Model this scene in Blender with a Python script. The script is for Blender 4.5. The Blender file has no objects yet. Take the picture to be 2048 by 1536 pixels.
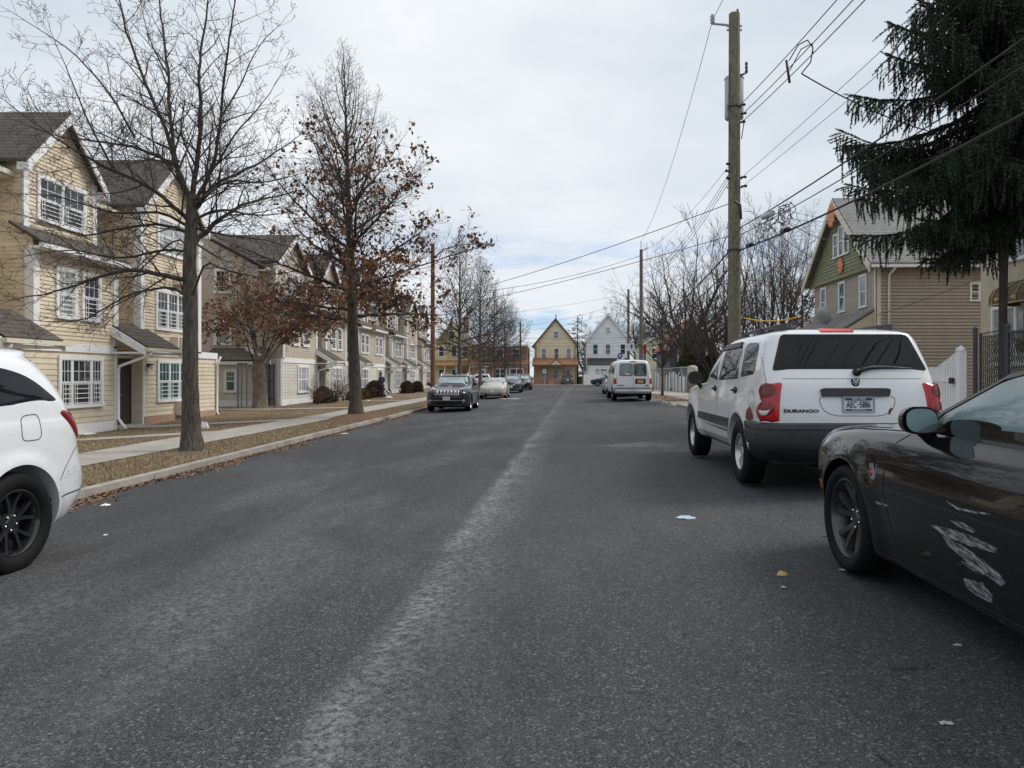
import bpy, bmesh, math, random
import numpy as np
from mathutils import Vector, Matrix
from mathutils.bvhtree import BVHTree
from mathutils.geometry import delaunay_2d_cdt
R = math.radians
scene = bpy.context.scene
COL = scene.collection
# ---------------------------------------------------------------- camera
F, VX, VY, CZ = 1420.0, 1112.0, 752.0, 1.40      # focal length and vanishing point in photo pixels, eye height
cam_d = bpy.data.cameras.new("camera")
cam = bpy.data.objects.new("camera", cam_d); COL.objects.link(cam)
cam.location = (0, 0, CZ); cam.rotation_euler = (R(90), 0, 0)
cam_d.sensor_width = 36; cam_d.lens = 36 * F / 2048
cam_d.shift_x = (1024 - VX) / 2048; cam_d.shift_y = -(768 - VY) / 2048
cam_d.clip_start = 0.05; cam_d.clip_end = 3000
scene.camera = cam
# ---------------------------------------------------------------- light
SUN_EL, SUN_AZ = 48.0, 75.0
scene.view_settings.view_transform = 'Standard'; scene.view_settings.look = 'None'
scene.view_settings.exposure = 0.28; scene.view_settings.gamma = 1.0
sun_d = bpy.data.lights.new("sun", 'SUN'); sun_d.energy = 2.1; sun_d.angle = R(24); sun_d.color = (1, .96, .9)
sun = bpy.data.objects.new("sun", sun_d); COL.objects.link(sun)
sd = Vector((math.sin(R(SUN_AZ)) * math.cos(R(SUN_EL)), math.cos(R(SUN_AZ)) * math.cos(R(SUN_EL)), math.sin(R(SUN_EL))))
sun.rotation_euler = sd.to_track_quat('Z', 'Y').to_euler(); sun.location = (30, 0, 40)

def nd(nt, typ, **kw):
    n = nt.nodes.new(typ)
    for k, v in kw.items():
        if k in n.inputs: n.inputs[k].default_value = v
        else: setattr(n, k, v)
    return n
def lk(nt, a, b): nt.links.new(a, b)
def mth(nt, op, a, b=None, c=None, clamp=False):
    n = nt.nodes.new('ShaderNodeMath'); n.operation = op; n.use_clamp = clamp
    for i, v in enumerate((a, b, c)):
        if v is None: continue
        if hasattr(v, 'links'): lk(nt, v, n.inputs[i])
        else: n.inputs[i].default_value = v
    return n.outputs[0]
def ramp(nt, fac, stops):
    n = nt.nodes.new('ShaderNodeValToRGB'); e = n.color_ramp.elements
    while len(e) < len(stops): e.new(0.5)
    for s, (p, c) in zip(e, stops):
        s.position = p; s.color = (c[0], c[1], c[2], 1) if hasattr(c, '__len__') else (c, c, c, 1)
    lk(nt, fac, n.inputs[0]); return n.outputs[0]
def mixc(nt, fac, a, b, mode='MIX'):
    n = nt.nodes.new('ShaderNodeMix'); n.data_type = 'RGBA'; n.blend_type = mode; n.clamp_factor = True
    for s, v in ((n.inputs[0], fac), (n.inputs[6], a), (n.inputs[7], b)):
        if hasattr(v, 'links'): lk(nt, v, s)
        elif hasattr(v, '__len__'): s.default_value = (v[0], v[1], v[2], 1)
        else: s.default_value = v
    return n.outputs[2]
def noise(nt, vec, scale, detail=3, rough=.55, dim='3D', out=0):
    n = nd(nt, 'ShaderNodeTexNoise', Scale=scale, Detail=detail, Roughness=rough)
    if vec is not None: lk(nt, vec, n.inputs['Vector'])
    return n.outputs[out]

W = bpy.data.worlds.new("World"); scene.world = W; W.use_nodes = True
nt = W.node_tree; nt.nodes.clear()
tc = nd(nt, 'ShaderNodeTexCoord'); sep = nd(nt, 'ShaderNodeSeparateXYZ'); lk(nt, tc.outputs['Generated'], sep.inputs[0])
sky = nd(nt, 'ShaderNodeTexSky', sky_type='NISHITA'); sky.sun_disc = False
sky.sun_elevation = R(SUN_EL); sky.sun_rotation = R(SUN_AZ)
blue = mixc(nt, 1.0, sky.outputs[0], (.085, .105, .14), 'MULTIPLY')
mp = nd(nt, 'ShaderNodeMapping'); lk(nt, tc.outputs['Generated'], mp.inputs[0]); mp.inputs['Scale'].default_value = (1, 1, 2.4); mp.inputs['Location'].default_value = (3.1, .4, 1.0)
n1 = noise(nt, mp.outputs[0], 1.9, 5, .52); n2 = noise(nt, mp.outputs[0], 5.5, 5, .6)
mp2 = nd(nt, 'ShaderNodeMapping'); lk(nt, tc.outputs['Generated'], mp2.inputs[0]); mp2.inputs['Scale'].default_value = (1, 1, 6); mp2.inputs['Location'].default_value = (.35, .1, .2)
n3 = noise(nt, mp2.outputs[0], 3.4, 6, .6)
cl = ramp(nt, mth(nt, 'MULTIPLY_ADD', n2, .22, mth(nt, 'MULTIPLY', n1, .8)), [(.30, (.47, .535, .61)), (.46, (.575, .63, .69)), (.58, (.66, .70, .745)), (.74, (.79, .815, .84))])
hz = ramp(nt, sep.outputs[2], [(0.0, 1.0), (.10, 1.0), (.22, 0.0)])          # gaps in the cloud lie low over the horizon
gap = mth(nt, 'MULTIPLY', hz, ramp(nt, n3, [(.47, 0.0), (.60, .9)]))
skyc = mixc(nt, gap, cl, blue)
bg = nd(nt, 'ShaderNodeBackground', Strength=1.0); lk(nt, skyc, bg.inputs[0])
wo = nd(nt, 'ShaderNodeOutputWorld'); lk(nt, bg.outputs[0], wo.inputs[0])

# ---------------------------------------------------------------- materials
MATS = {}
def newmat(name):
    m = bpy.data.materials.new(name); m.use_nodes = True; m.node_tree.nodes.clear(); MATS[name] = m
    nt = m.node_tree; b = nd(nt, 'ShaderNodeBsdfPrincipled'); o = nd(nt, 'ShaderNodeOutputMaterial'); lk(nt, b.outputs[0], o.inputs[0])
    return m, nt, b
def objco(nt):
    g = nd(nt, 'ShaderNodeNewGeometry'); return g.outputs['Position']
def mat(name, col, rough=.7, metal=0, var=.12, vscale=3.0, fine=40, bump=0, bscale=60, coat=0, spec=.5, alpha_noise=None):
    """plain painted / natural surface: base colour with a coarse and a fine mottle, optional bump"""
    m, nt, b = newmat(name); p = objco(nt)
    n = mth(nt, 'MULTIPLY_ADD', noise(nt, p, fine, 2), .4, mth(nt, 'MULTIPLY', noise(nt, p, vscale, 4), .6))
    lo = [c * (1 - var) for c in col]; hi = [min(1, c * (1 + var)) for c in col]
    lk(nt, ramp(nt, n, [(.3, lo), (.7, hi)]), b.inputs['Base Color'])
    b.inputs['Roughness'].default_value = rough; b.inputs['Metallic'].default_value = metal
    b.inputs['Specular IOR Level'].default_value = spec
    if coat: b.inputs['Coat Weight'].default_value = coat; b.inputs['Coat Roughness'].default_value = .04
    if bump:
        bp = nd(nt, 'ShaderNodeBump', Strength=bump, Distance=.01); lk(nt, noise(nt, p, bscale, 4), bp.inputs['Height']); lk(nt, bp.outputs[0], b.inputs['Normal'])
    return m
def axes(nt, ang=0):
    """world position split into x y z"""
    s = nd(nt, 'ShaderNodeSeparateXYZ'); lk(nt, objco(nt), s.inputs[0]); return s.outputs
def comb(nt, x, y, z):
    c = nd(nt, 'ShaderNodeCombineXYZ')
    for i, v in enumerate((x, y, z)):
        if hasattr(v, 'links'): lk(nt, v, c.inputs[i])
        else: c.inputs[i].default_value = v
    return c.outputs[0]

def m_siding(name, col, dirt=.5, var=.06):
    m, nt, b = newmat(name); x, y, z = axes(nt)
    board = nd(nt, 'ShaderNodeTexWhiteNoise', noise_dimensions='1D'); lk(nt, mth(nt, 'FLOOR', mth(nt, 'MULTIPLY', z, 8.7)), board.inputs['W'])
    st = noise(nt, comb(nt, mth(nt, 'MULTIPLY', x, 3.0), mth(nt, 'MULTIPLY', y, 3.0), mth(nt, 'MULTIPLY', z, .5)), 1.0, 5, .65)
    c = ramp(nt, mth(nt, 'MULTIPLY_ADD', board.outputs[0], .35, mth(nt, 'MULTIPLY', st, .65)), [(.25, [v * (1 - 2.2 * var) for v in col]), (.7, [min(1, v * (1 + var)) for v in col])])
    grime = ramp(nt, noise(nt, objco(nt), 1.3, 6, .7), [(.49, 0.0), (.72, dirt)])
    c = mixc(nt, grime, c, [col[0] * .72, col[1] * .70, col[2] * .66])
    lk(nt, c, b.inputs['Base Color']); b.inputs['Roughness'].default_value = .62
    return m
def m_shingle(name, c1, c2, axis='x', sx=.3, sz=.13):
    m, nt, b = newmat(name); x, y, z = axes(nt)
    br = nd(nt, 'ShaderNodeTexBrick', offset=.5); br.inputs['Scale'].default_value = 1; br.inputs['Brick Width'].default_value = sx; br.inputs['Row Height'].default_value = sz
    br.inputs['Mortar Size'].default_value = .012; br.inputs['Color1'].default_value = (*c1, 1); br.inputs['Color2'].default_value = (*c2, 1); br.inputs['Mortar'].default_value = (c1[0] * .45, c1[1] * .45, c1[2] * .45, 1); br.inputs['Bias'].default_value = .1
    u = y if axis == 'x' else x
    lk(nt, comb(nt, u, z, 0), br.inputs['Vector'])
    n = noise(nt, objco(nt), 2.0, 5, .7)
    lk(nt, mixc(nt, ramp(nt, n, [(.35, .0), (.75, .6)]), br.outputs[0], [v * .6 for v in c1]), b.inputs['Base Color'])
    b.inputs['Roughness'].default_value = .9
    bp = nd(nt, 'ShaderNodeBump', Strength=.5, Distance=.02); lk(nt, br.outputs['Fac'], bp.inputs['Height']); bp.invert = True; lk(nt, bp.outputs[0], b.inputs['Normal'])
    return m
def m_brick(name, c1, c2, mortar, w=.21, h=.075):
    m, nt, b = newmat(name); x, y, z = axes(nt)
    br = nd(nt, 'ShaderNodeTexBrick', offset=.5); br.inputs['Scale'].default_value = 1; br.inputs['Brick Width'].default_value = w; br.inputs['Row Height'].default_value = h
    br.inputs['Mortar Size'].default_value = .01; br.inputs['Color1'].default_value = (*c1, 1); br.inputs['Color2'].default_value = (*c2, 1); br.inputs['Mortar'].default_value = (*mortar, 1)
    lk(nt, comb(nt, mth(nt, 'ADD', x, y), z, 0), br.inputs['Vector'])
    lk(nt, mixc(nt, ramp(nt, noise(nt, objco(nt), 1.5, 5), [(.4, 0.), (.8, .5)]), br.outputs[0], [v * .5 for v in c1]), b.inputs['Base Color']); b.inputs['Roughness'].default_value = .9
    return m
def m_bark(name, col, sc=16, vs=2.2, bump=.7):
    m, nt, b = newmat(name); x, y, z = axes(nt)
    v = comb(nt, x, y, mth(nt, 'MULTIPLY', z, 1 / 6))
    n = noise(nt, v, sc * 1.7, 5, .7)
    ld = noise(nt, objco(nt), vs, 4)
    c = ramp(nt, n, [(.34, [k * .35 for k in col]), (.5, col), (.72, [min(1, k * 1.8) for k in col])])
    c = mixc(nt, ramp(nt, ld, [(.45, 0.), (.8, .45)]), c, [col[0] * 1.3, col[1] * 1.45, col[2] * 1.2])
    lk(nt, c, b.inputs['Base Color']); b.inputs['Roughness'].default_value = .95; b.inputs['Specular IOR Level'].default_value = .2
    bp = nd(nt, 'ShaderNodeBump', Strength=bump, Distance=.03); lk(nt, n, bp.inputs['Height']); lk(nt, bp.outputs[0], b.inputs['Normal'])
    return m
def m_paint(name, col, rough=.25, coat=1.0, metal=0., dirt=.25, dirtcol=(.32, .30, .27)):
    spec = .06 if max(col) < .1 else .5; coat = coat * 1.0
    m, nt, b = newmat(name); tcn = nd(nt, 'ShaderNodeTexCoord'); o = tcn.outputs['Object']
    s = nd(nt, 'ShaderNodeSeparateXYZ'); lk(nt, o, s.inputs[0])
    low = ramp(nt, mth(nt, 'ADD', mth(nt, 'MULTIPLY', s.outputs[2], .55), mth(nt, 'MULTIPLY', noise(nt, o, 5, 5, .7), .35)), [(.30, dirt), (.62, dirt * .12)])
    spk = ramp(nt, noise(nt, o, 90, 2), [(.6, 0.), (.75, dirt * .5)])
    f = mth(nt, 'ADD', low, mth(nt, 'MULTIPLY', spk, low), clamp=True)
    lk(nt, mixc(nt, f, col, dirtcol), b.inputs['Base Color'])
    b.inputs['Metallic'].default_value = metal; b.inputs['Specular IOR Level'].default_value = spec; b.inputs['Coat Weight'].default_value = coat; b.inputs['Coat Roughness'].default_value = .03; b.inputs['Coat IOR'].default_value = 1.4 if max(col) < .1 else 1.5
    lk(nt, mth(nt, 'MULTIPLY_ADD', f, .5, rough), b.inputs['Roughness'])
    bp = nd(nt, 'ShaderNodeBump', Strength=.03, Distance=.01); lk(nt, noise(nt, o, 3.0, 2), bp.inputs['Height'])
    lk(nt, bp.outputs[0], b.inputs['Coat Normal'])
    return m
def m_glass(name, col, rough=.03, spec=.8, var=.3):
    m, nt, b = newmat(name); p = objco(nt)
    lk(nt, ramp(nt, noise(nt, p, 2.3, 3), [(.35, [c * (1 - var) for c in col]), (.7, [c * (1 + var) for c in col])]), b.inputs['Base Color'])
    b.inputs['Roughness'].default_value = rough; b.inputs['Specular IOR Level'].default_value = spec
    return m

m_siding('cream_siding', (.71, .605, .45), dirt=.7); m_siding('cream_siding_low', (.69, .60, .455), dirt=.7)
m_siding('beige_siding', (.52, .45, .36)); m_siding('pale_siding', (.62, .59, .52)); m_siding('tan_siding', (.40, .345, .285), dirt=.3)
m_siding('yellow_siding', (.76, .65, .44)); m_siding('bright_yellow_siding', (.72, .61, .28)); m_siding('white_siding', (.80, .81, .82)); m_siding('pale_yellow_siding', (.70, .69, .48)); m_siding('green_shingle', (.25, .28, .13), dirt=.6)
mat('trim_white', (.80, .80, .80), .55, var=.07, vscale=2.5); mat('trim_cream', (.66, .60, .48), .6, var=.08); mat('guard_white', (.82, .82, .82), .5, var=.04)
mat('stucco', (.52, .46, .36), .9, bump=.15, bscale=120); mat('concrete_base', (.42, .38, .33), .9, bump=.2)
m_shingle('roof_shingle', (.085, .073, .062), (.125, .108, .09)); m_shingle('roof_shingle_side', (.085, .073, .062), (.125, .108, .09), axis='y'); m_shingle('grey_shingle', (.22, .215, .21), (.28, .27, .265), axis='y'); m_shingle('green_scallop', (.27, .285, .17), (.34, .355, .22), sx=.16, sz=.14)
m_shingle('orange_roof', (.36, .15, .075), (.45, .20, .10)); m_shingle('brown_roof', (.30, .14, .07), (.36, .18, .10), axis='y'); m_shingle('dark_roof', (.04, .04, .045), (.06, .06, .065), axis='y'); m_shingle('slate_shingle', (.12, .12, .13), (.17, .17, .18))
m_brick('red_brick', (.34, .13, .075), (.42, .18, .10), (.36, .30, .25)); m_brick('foundation_brick', (.40, .22, .15), (.48, .28, .19), (.42, .36, .3))
mat('door_brown', (.055, .036, .026), .5); mat('door_white', (.76, .76, .76), .5); mat('brown_trim', (.11, .065, .045), .6); mat('orange_trim', (.66, .25, .11), .7)
m_glass('house_glass', (.035, .04, .045)); m_glass('house_glass_pale', (.16, .19, .22)); m_glass('house_glass_teal', (.03, .11, .12)); m_glass('curtain_glass', (.34, .36, .36)); m_glass('shop_glass', (.16, .23, .26))
m_glass('car_glass', (.006, .008, .010), .02, .32); m_glass('car_glass_clear', (.19, .26, .27), .02, .8); m_glass('car_glass_blue', (.05, .085, .09), .02, .8); m_glass('windscreen', (.30, .38, .41), .03, 1.0)
mat('metal_grey', (.38, .39, .40), .45, metal=.6); mat('galvanised', (.45, .46, .47), .5, metal=.5); mat('dark_steel', (.06, .065, .07), .5, metal=.4); mat('gate_blue', (.20, .24, .28), .55)
mat('transformer_grey', (.52, .54, .56), .5); mat('black_rubber', (.008, .008, .0085), .75, spec=.2); mat('wire_black', (.015, .015, .016), .6); mat('wire_grey', (.10, .10, .11), .6)
mat('yellow_plastic', (.70, .42, .03), .5); mat('porcelain', (.35, .36, .38), .3); mat('lamp_glass', (.82, .80, .74), .3, var=.03)
m_bark('oak_bark', (.088, .075, .065)); m_bark('branch_bark', (.062, .052, .047), sc=30, bump=.2); m_bark('twig_bark', (.085, .068, .060), sc=40, bump=0); m_bark('twig_warm', (.125, .088, .070), sc=40, bump=0); m_bark('burl_bark', (.19, .15, .125), sc=14); m_bark('pole_wood', (.19, .175, .125), sc=22, vs=.8, bump=.5); m_bark('pole_red', (.17, .085, .055), sc=22, bump=.4); m_bark('pole_brown', (.17, .14, .12), sc=22, bump=.4); m_bark('grey_bark', (.13, .118, .105))
def m_leaf(name, stops, sc=14, rough=.75):
    m, nt, b = newmat(name); lk(nt, ramp(nt, noise(nt, objco(nt), sc, 3, .7), stops), b.inputs['Base Color']); b.inputs['Roughness'].default_value = rough; b.inputs['Specular IOR Level'].default_value = .25; return m
m_leaf('oak_leaf', [(.25, (.075, .032, .018)), (.5, (.20, .095, .050)), (.75, (.38, .22, .125))])
m_leaf('spruce_needle', [(.3, (.018, .032, .020)), (.55, (.040, .062, .040)), (.8, (.085, .115, .075))])
m_leaf('evergreen', [(.3, (.018, .026, .009)), (.55, (.045, .058, .02)), (.8, (.09, .10, .035))])
m_leaf('brown_hedge', [(.3, (.03, .018, .010)), (.55, (.07, .042, .022)), (.8, (.13, .085, .035))])
m_leaf('olive_hedge', [(.3, (.04, .028, .008)), (.55, (.10, .072, .018)), (.8, (.17, .12, .035))])
m_leaf('dry_grass', [(.25, (.13, .10, .058)), (.5, (.28, .22, .135)), (.8, (.45, .375, .25))], sc=9)
m_leaf('gutter_leaf', [(.3, (.10, .048, .030)), (.55, (.23, .13, .08)), (.8, (.36, .27, .20))], sc=22)
mat('paper_white', (.78, .78, .80), .8); mat('kerb_stone', (.31, .29, .26), .9, var=.45, vscale=2.2, fine=30, bump=.4, bscale=40); mat('mulch', (.14, .072, .044), .95, var=.5, vscale=12, fine=60, bump=.6, bscale=50)
mat('stain_pale', (.42, .40, .36), .9, var=.3); mat('leaf_tan', (.55, .38, .18), .8, var=.3); mat('wrapper_blue', (.45, .55, .70), .4, var=.5, vscale=40)

def m_ground():
    m, nt, b = newmat('lawn'); p = objco(nt)
    a = noise(nt, p, .55, 5, .6); f = noise(nt, p, 60, 4, .75); g = noise(nt, p, 5, 5, .7)
    c = ramp(nt, mth(nt, 'MULTIPLY_ADD', f, .55, mth(nt, 'MULTIPLY', g, .45)), [(.3, (.125, .092, .058)), (.5, (.225, .175, .112)), (.72, (.34, .28, .19))])
    c = mixc(nt, ramp(nt, a, [(.50, 0.), (.66, .75)]), c, (.145, .078, .046))
    c = mixc(nt, ramp(nt, noise(nt, p, .9, 3), [(.58, 0.), (.75, .35)]), c, (.19, .18, .07))
    lk(nt, c, b.inputs['Base Color']); b.inputs['Roughness'].default_value = .95; b.inputs['Specular IOR Level'].default_value = .1
    bp = nd(nt, 'ShaderNodeBump', Strength=.8, Distance=.03); lk(nt, f, bp.inputs['Height']); lk(nt, bp.outputs[0], b.inputs['Normal'])
m_ground()
def m_asphalt():
    m, nt, b = newmat('asphalt'); p = objco(nt); x, y, z = axes(nt)
    ag = noise(nt, p, 120, 3, .75); ag2 = noise(nt, p, 46, 3, .6)
    vo = nd(nt, 'ShaderNodeTexVoronoi', Scale=95.0); lk(nt, p, vo.inputs['Vector'])
    wn = nd(nt, 'ShaderNodeSeparateColor'); lk(nt, vo.outputs['Color'], wn.inputs[0])
    base = ramp(nt, ag, [(.40, (.007, .007, .0075)), (.5, (.037, .0372, .039)), (.60, (.112, .113, .117))])
    base = mixc(nt, ramp(nt, wn.outputs[0], [(.90, 0.), (.97, .65)]), base, (.22, .22, .225))
    patch = noise(nt, comb(nt, mth(nt, 'MULTIPLY', x, 1.0), mth(nt, 'MULTIPLY', y, .22), 0), .8, 5, .6)
    base = mixc(nt, ramp(nt, patch, [(.38, .35), (.62, 0.)]), base, (.03, .03, .032))
    # pale wear and road salt: a ragged streak along the crown and a looser field to its left
    wob = mth(nt, 'MULTIPLY', mth(nt, 'SUBTRACT', noise(nt, comb(nt, 0, mth(nt, 'MULTIPLY', y, .35), 0), 1.0, 3), .5), .3)
    cx = mth(nt, 'ADD', mth(nt, 'MULTIPLY_ADD', y, .031, -.95), wob)
    d = mth(nt, 'MULTIPLY_ADD', mth(nt, 'SUBTRACT', x, cx), .8, .3)
    band = ramp(nt, d, [(.12, 0.), (.24, 1.), (.38, .6), (.72, 0.)])
    fade = ramp(nt, mth(nt, 'MULTIPLY', y, .05), [(0.1, .6), (.35, .95), (.8, 1.0), (1.0, .5)])
    brk = ramp(nt, noise(nt, comb(nt, x, mth(nt, 'MULTIPLY', y, .8), 0), 1.6, 4, .7), [(.34, .35), (.56, 1.)])
    left = mth(nt, 'MULTIPLY', ramp(nt, mth(nt, 'MULTIPLY_ADD', x, .17, .92), [(.0, .35), (.55, .8), (.95, .30)]), ramp(nt, noise(nt, comb(nt, x, mth(nt, 'MULTIPLY', y, .35), 3), .9, 5, .65), [(.46, 0.), (.68, .55)]))
    fld = mth(nt, 'MAXIMUM', mth(nt, 'MULTIPLY', mth(nt, 'MULTIPLY', band, fade), brk), left)
    gr = ramp(nt, noise(nt, p, 24, 6, .82), [(.44, 0.), (.60, 1.)])
    pt = mth(nt, 'MULTIPLY', ramp(nt, mth(nt, 'ABSOLUTE', mth(nt, 'SUBTRACT', y, 13.9)), [(.12, 1.), (.75, 0.)]), ramp(nt, mth(nt, 'ABSOLUTE', mth(nt, 'SUBTRACT', x, 1.55)), [(.3, 1.), (1.0, 0.)]))
    pt = mth(nt, 'MULTIPLY', pt, ramp(nt, noise(nt, comb(nt, mth(nt, 'MULTIPLY', x, .5), y, 7), 3.0, 4, .7), [(.40, 0.), (.60, 1.3)]))
    fld = mth(nt, 'MAXIMUM', fld, pt)
    f = mth(nt, 'MULTIPLY', fld, mth(nt, 'MULTIPLY_ADD', gr, .92, .03), clamp=True)
    spk = mth(nt, 'MULTIPLY', ramp(nt, noise(nt, p, 17, 5, .85), [(.57, 0.), (.66, .5)]), ramp(nt, noise(nt, p, .7, 3), [(.35, .2), (.65, 1.)]))
    f = mth(nt, 'MAXIMUM', f, mth(nt, 'MULTIPLY', spk, .55))
    dk = ramp(nt, noise(nt, p, 13, 6, .85), [(.36, .55), (.47, 0.)]); base = mixc(nt, dk, base, (.018, .018, .019))
    c = mixc(nt, f, base, (.33, .326, .33))
    lk(nt, c, b.inputs['Base Color']); b.inputs['Roughness'].default_value = .78; b.inputs['Specular IOR Level'].default_value = .30
    bp = nd(nt, 'ShaderNodeBump', Strength=.55, Distance=.008); lk(nt, mth(nt, 'ADD', ag, mth(nt, 'MULTIPLY', ag2, .5)), bp.inputs['Height']); lk(nt, bp.outputs[0], b.inputs['Normal'])
m_asphalt()
def m_concrete():
    m, nt, b = newmat('concrete'); p = objco(nt); x, y, z = axes(nt)
    n = mth(nt, 'MULTIPLY_ADD', noise(nt, p, 60, 3), .35, mth(nt, 'MULTIPLY', noise(nt, p, 1.4, 5, .65), .65))
    c = ramp(nt, n, [(.32, (.24, .22, .195)), (.52, (.36, .335, .30)), (.7, (.45, .425, .385))])
    j = mth(nt, 'LESS_THAN', mth(nt, 'PINGPONG', y, .75), .012)
    lk(nt, mixc(nt, mth(nt, 'MULTIPLY', j, .6), c, (.14, .12, .10)), b.inputs['Base Color']); b.inputs['Roughness'].default_value = .9
m_concrete()
# ---------------------------------------------------------------- helpers
def at(px, py, Y):
    """photo pixel at street depth Y -> world point"""
    return Vector(((px - VX) * Y / F, Y, CZ - (py - VY) * Y / F))
def wl(o):
    v = Vector((0, 0, 0))
    while o is not None: v = v + o.location; o = o.parent
    return v
def thing(name, label, cat, loc=(0, 0, 0), rz=0, group=None):
    o = bpy.data.objects.new(name, None); COL.objects.link(o); o.empty_display_size = .2
    o.location = loc; o.rotation_euler = (0, 0, rz); o['label'] = label; o['category'] = cat
    if group: o['group'] = group
    return o
def tag(o, label, cat, group=None):
    o['label'] = label; o['category'] = cat
    if group: o['group'] = group
    return o
class MB:
    def __init__(s): s.v = []; s.f = []; s.m = []
    def add(s, vs, fs, m=0):
        o = len(s.v); s.v.extend([tuple(v) for v in vs]); s.f.extend([tuple(i + o for i in f) for f in fs]); s.m.extend([m] * len(fs)); return s
    def box(s, x0, x1, y0, y1, z0, z1, m=0):
        return s.add([(x0, y0, z0), (x1, y0, z0), (x1, y1, z0), (x0, y1, z0), (x0, y0, z1), (x1, y0, z1), (x1, y1, z1), (x0, y1, z1)],
                     [(0, 3, 2, 1), (4, 5, 6, 7), (0, 1, 5, 4), (1, 2, 6, 5), (2, 3, 7, 6), (3, 0, 4, 7)], m)
    def obox(s, c, ax, ay, az, m=0):
        """oriented box: centre and three half-axis vectors"""
        c, ax, ay, az = map(Vector, (c, ax, ay, az)); vs = [c + sx * ax + sy * ay + sz * az for sz in (-1, 1) for sx, sy in ((-1, -1), (1, -1), (1, 1), (-1, 1))]
        return s.add(vs, [(0, 3, 2, 1), (4, 5, 6, 7), (0, 1, 5, 4), (1, 2, 6, 5), (2, 3, 7, 6), (3, 0, 4, 7)], m)
    def slab(s, pts, t, m=0):
        """polygon given by 3-D points, thickened by vector t"""
        n = len(pts); p = [Vector(q) for q in pts]; t = Vector(t)
        return s.add(p + [q + t for q in p], [tuple(range(n - 1, -1, -1)), tuple(range(n, 2 * n))] + [(i, (i + 1) % n, n + (i + 1) % n, n + i) for i in range(n)], m)
    def quad(s, a, b, c, d, m=0): return s.add([a, b, c, d], [(0, 1, 2, 3)], m)
    def tube(s, pts, r, n=8, m=0, cap=True):
        pts = [Vector(p) for p in pts]; k = len(pts); rr = r if hasattr(r, '__len__') else [r] * k; vs = []; up = None
        for i, p in enumerate(pts):
            d = (pts[min(i + 1, k - 1)] - pts[max(i - 1, 0)]).normalized()
            if up is None: up = d.orthogonal().normalized()
            a = (up - d * up.dot(d)).normalized(); up = a; b = d.cross(a)
            vs += [p + (a * math.cos(2 * math.pi * j / n) + b * math.sin(2 * math.pi * j / n)) * rr[i] for j in range(n)]
        fs = [(i * n + j, i * n + (j + 1) % n, (i + 1) * n + (j + 1) % n, (i + 1) * n + j) for i in range(k - 1) for j in range(n)]
        if cap: fs += [tuple(range(n - 1, -1, -1)), tuple(range((k - 1) * n, k * n))]
        return s.add(vs, fs, m)
    def lathe(s, prof, c=(0, 0, 0), axis='z', n=24, m=0, closed=False):
        """profile of (radius, along) turned about an axis through c"""
        c = Vector(c); vs = []
        for r, h in prof:
            for j in range(n):
                a = 2 * math.pi * j / n; u, v = r * math.cos(a), r * math.sin(a)
                vs.append(c + Vector({'z': (u, v, h), 'x': (h, u, v), 'y': (v, h, u)}[axis]))
        k = len(prof); fs = [(i * n + j, i * n + (j + 1) % n, (i + 1) * n + (j + 1) % n, (i + 1) * n + j) for i in range(k - 1) for j in range(n)]
        if closed: fs += [((k - 1) * n + j, (k - 1) * n + (j + 1) % n, (j + 1) % n, j) for j in range(n)]
        else: fs += [tuple(range(n - 1, -1, -1)), tuple(range((k - 1) * n, k * n))]
        return s.add(vs, fs, m)
    def ball(s, c, r, m=0, n=12, k=8, sq=1.0):
        return s.lathe([(r * math.sin(math.pi * i / k) + 1e-4, -r * sq * math.cos(math.pi * i / k)) for i in range(k + 1)], c, 'z', n, m)
    def build(s, name, mats, parent=None, smooth=False, world=True, sharp=None, kind=None):
        me = bpy.data.meshes.new(name); me.from_pydata(s.v, [], s.f)
        mats = mats if isinstance(mats, (list, tuple)) else [mats]
        for q in mats: me.materials.append(MATS[q] if isinstance(q, str) else q)
        if len(mats) > 1: me.polygons.foreach_set('material_index', s.m)
        if smooth or sharp:
            me.polygons.foreach_set('use_smooth', [True] * len(me.polygons))
            if sharp: me.set_sharp_from_angle(angle=R(sharp))
        return put(name, me, parent, world, kind)
def put(name, me, parent=None, world=True, kind=None):
    o = bpy.data.objects.new(name, me); COL.objects.link(o)
    if parent is not None:
        o.parent = parent
        if world: o.location = -wl(parent)
    if kind: o['kind'] = kind
    return o
def np_mesh(name, V, Fs, mats, parent=None, smooth=False, mi=None, world=True, kind=None):
    """fast mesh from numpy arrays; Fs is (n, 3) or (n, 4)"""
    me = bpy.data.meshes.new(name); V = np.asarray(V, np.float32); Fs = np.asarray(Fs, np.int32); k = Fs.shape[1]
    me.vertices.add(len(V)); me.vertices.foreach_set('co', V.ravel()); me.loops.add(Fs.size); me.loops.foreach_set('vertex_index', Fs.ravel())
    me.polygons.add(len(Fs)); me.polygons.foreach_set('loop_start', np.arange(0, Fs.size, k, dtype=np.int32)); me.polygons.foreach_set('loop_total', np.full(len(Fs), k, np.int32))
    for q in mats: me.materials.append(MATS[q])
    if mi is not None: me.polygons.foreach_set('material_index', np.asarray(mi, np.int32))
    if smooth: me.polygons.foreach_set('use_smooth', np.ones(len(Fs), bool))
    me.update(calc_edges=True); me.validate()
    return put(name, me, parent, world, kind)
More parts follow.
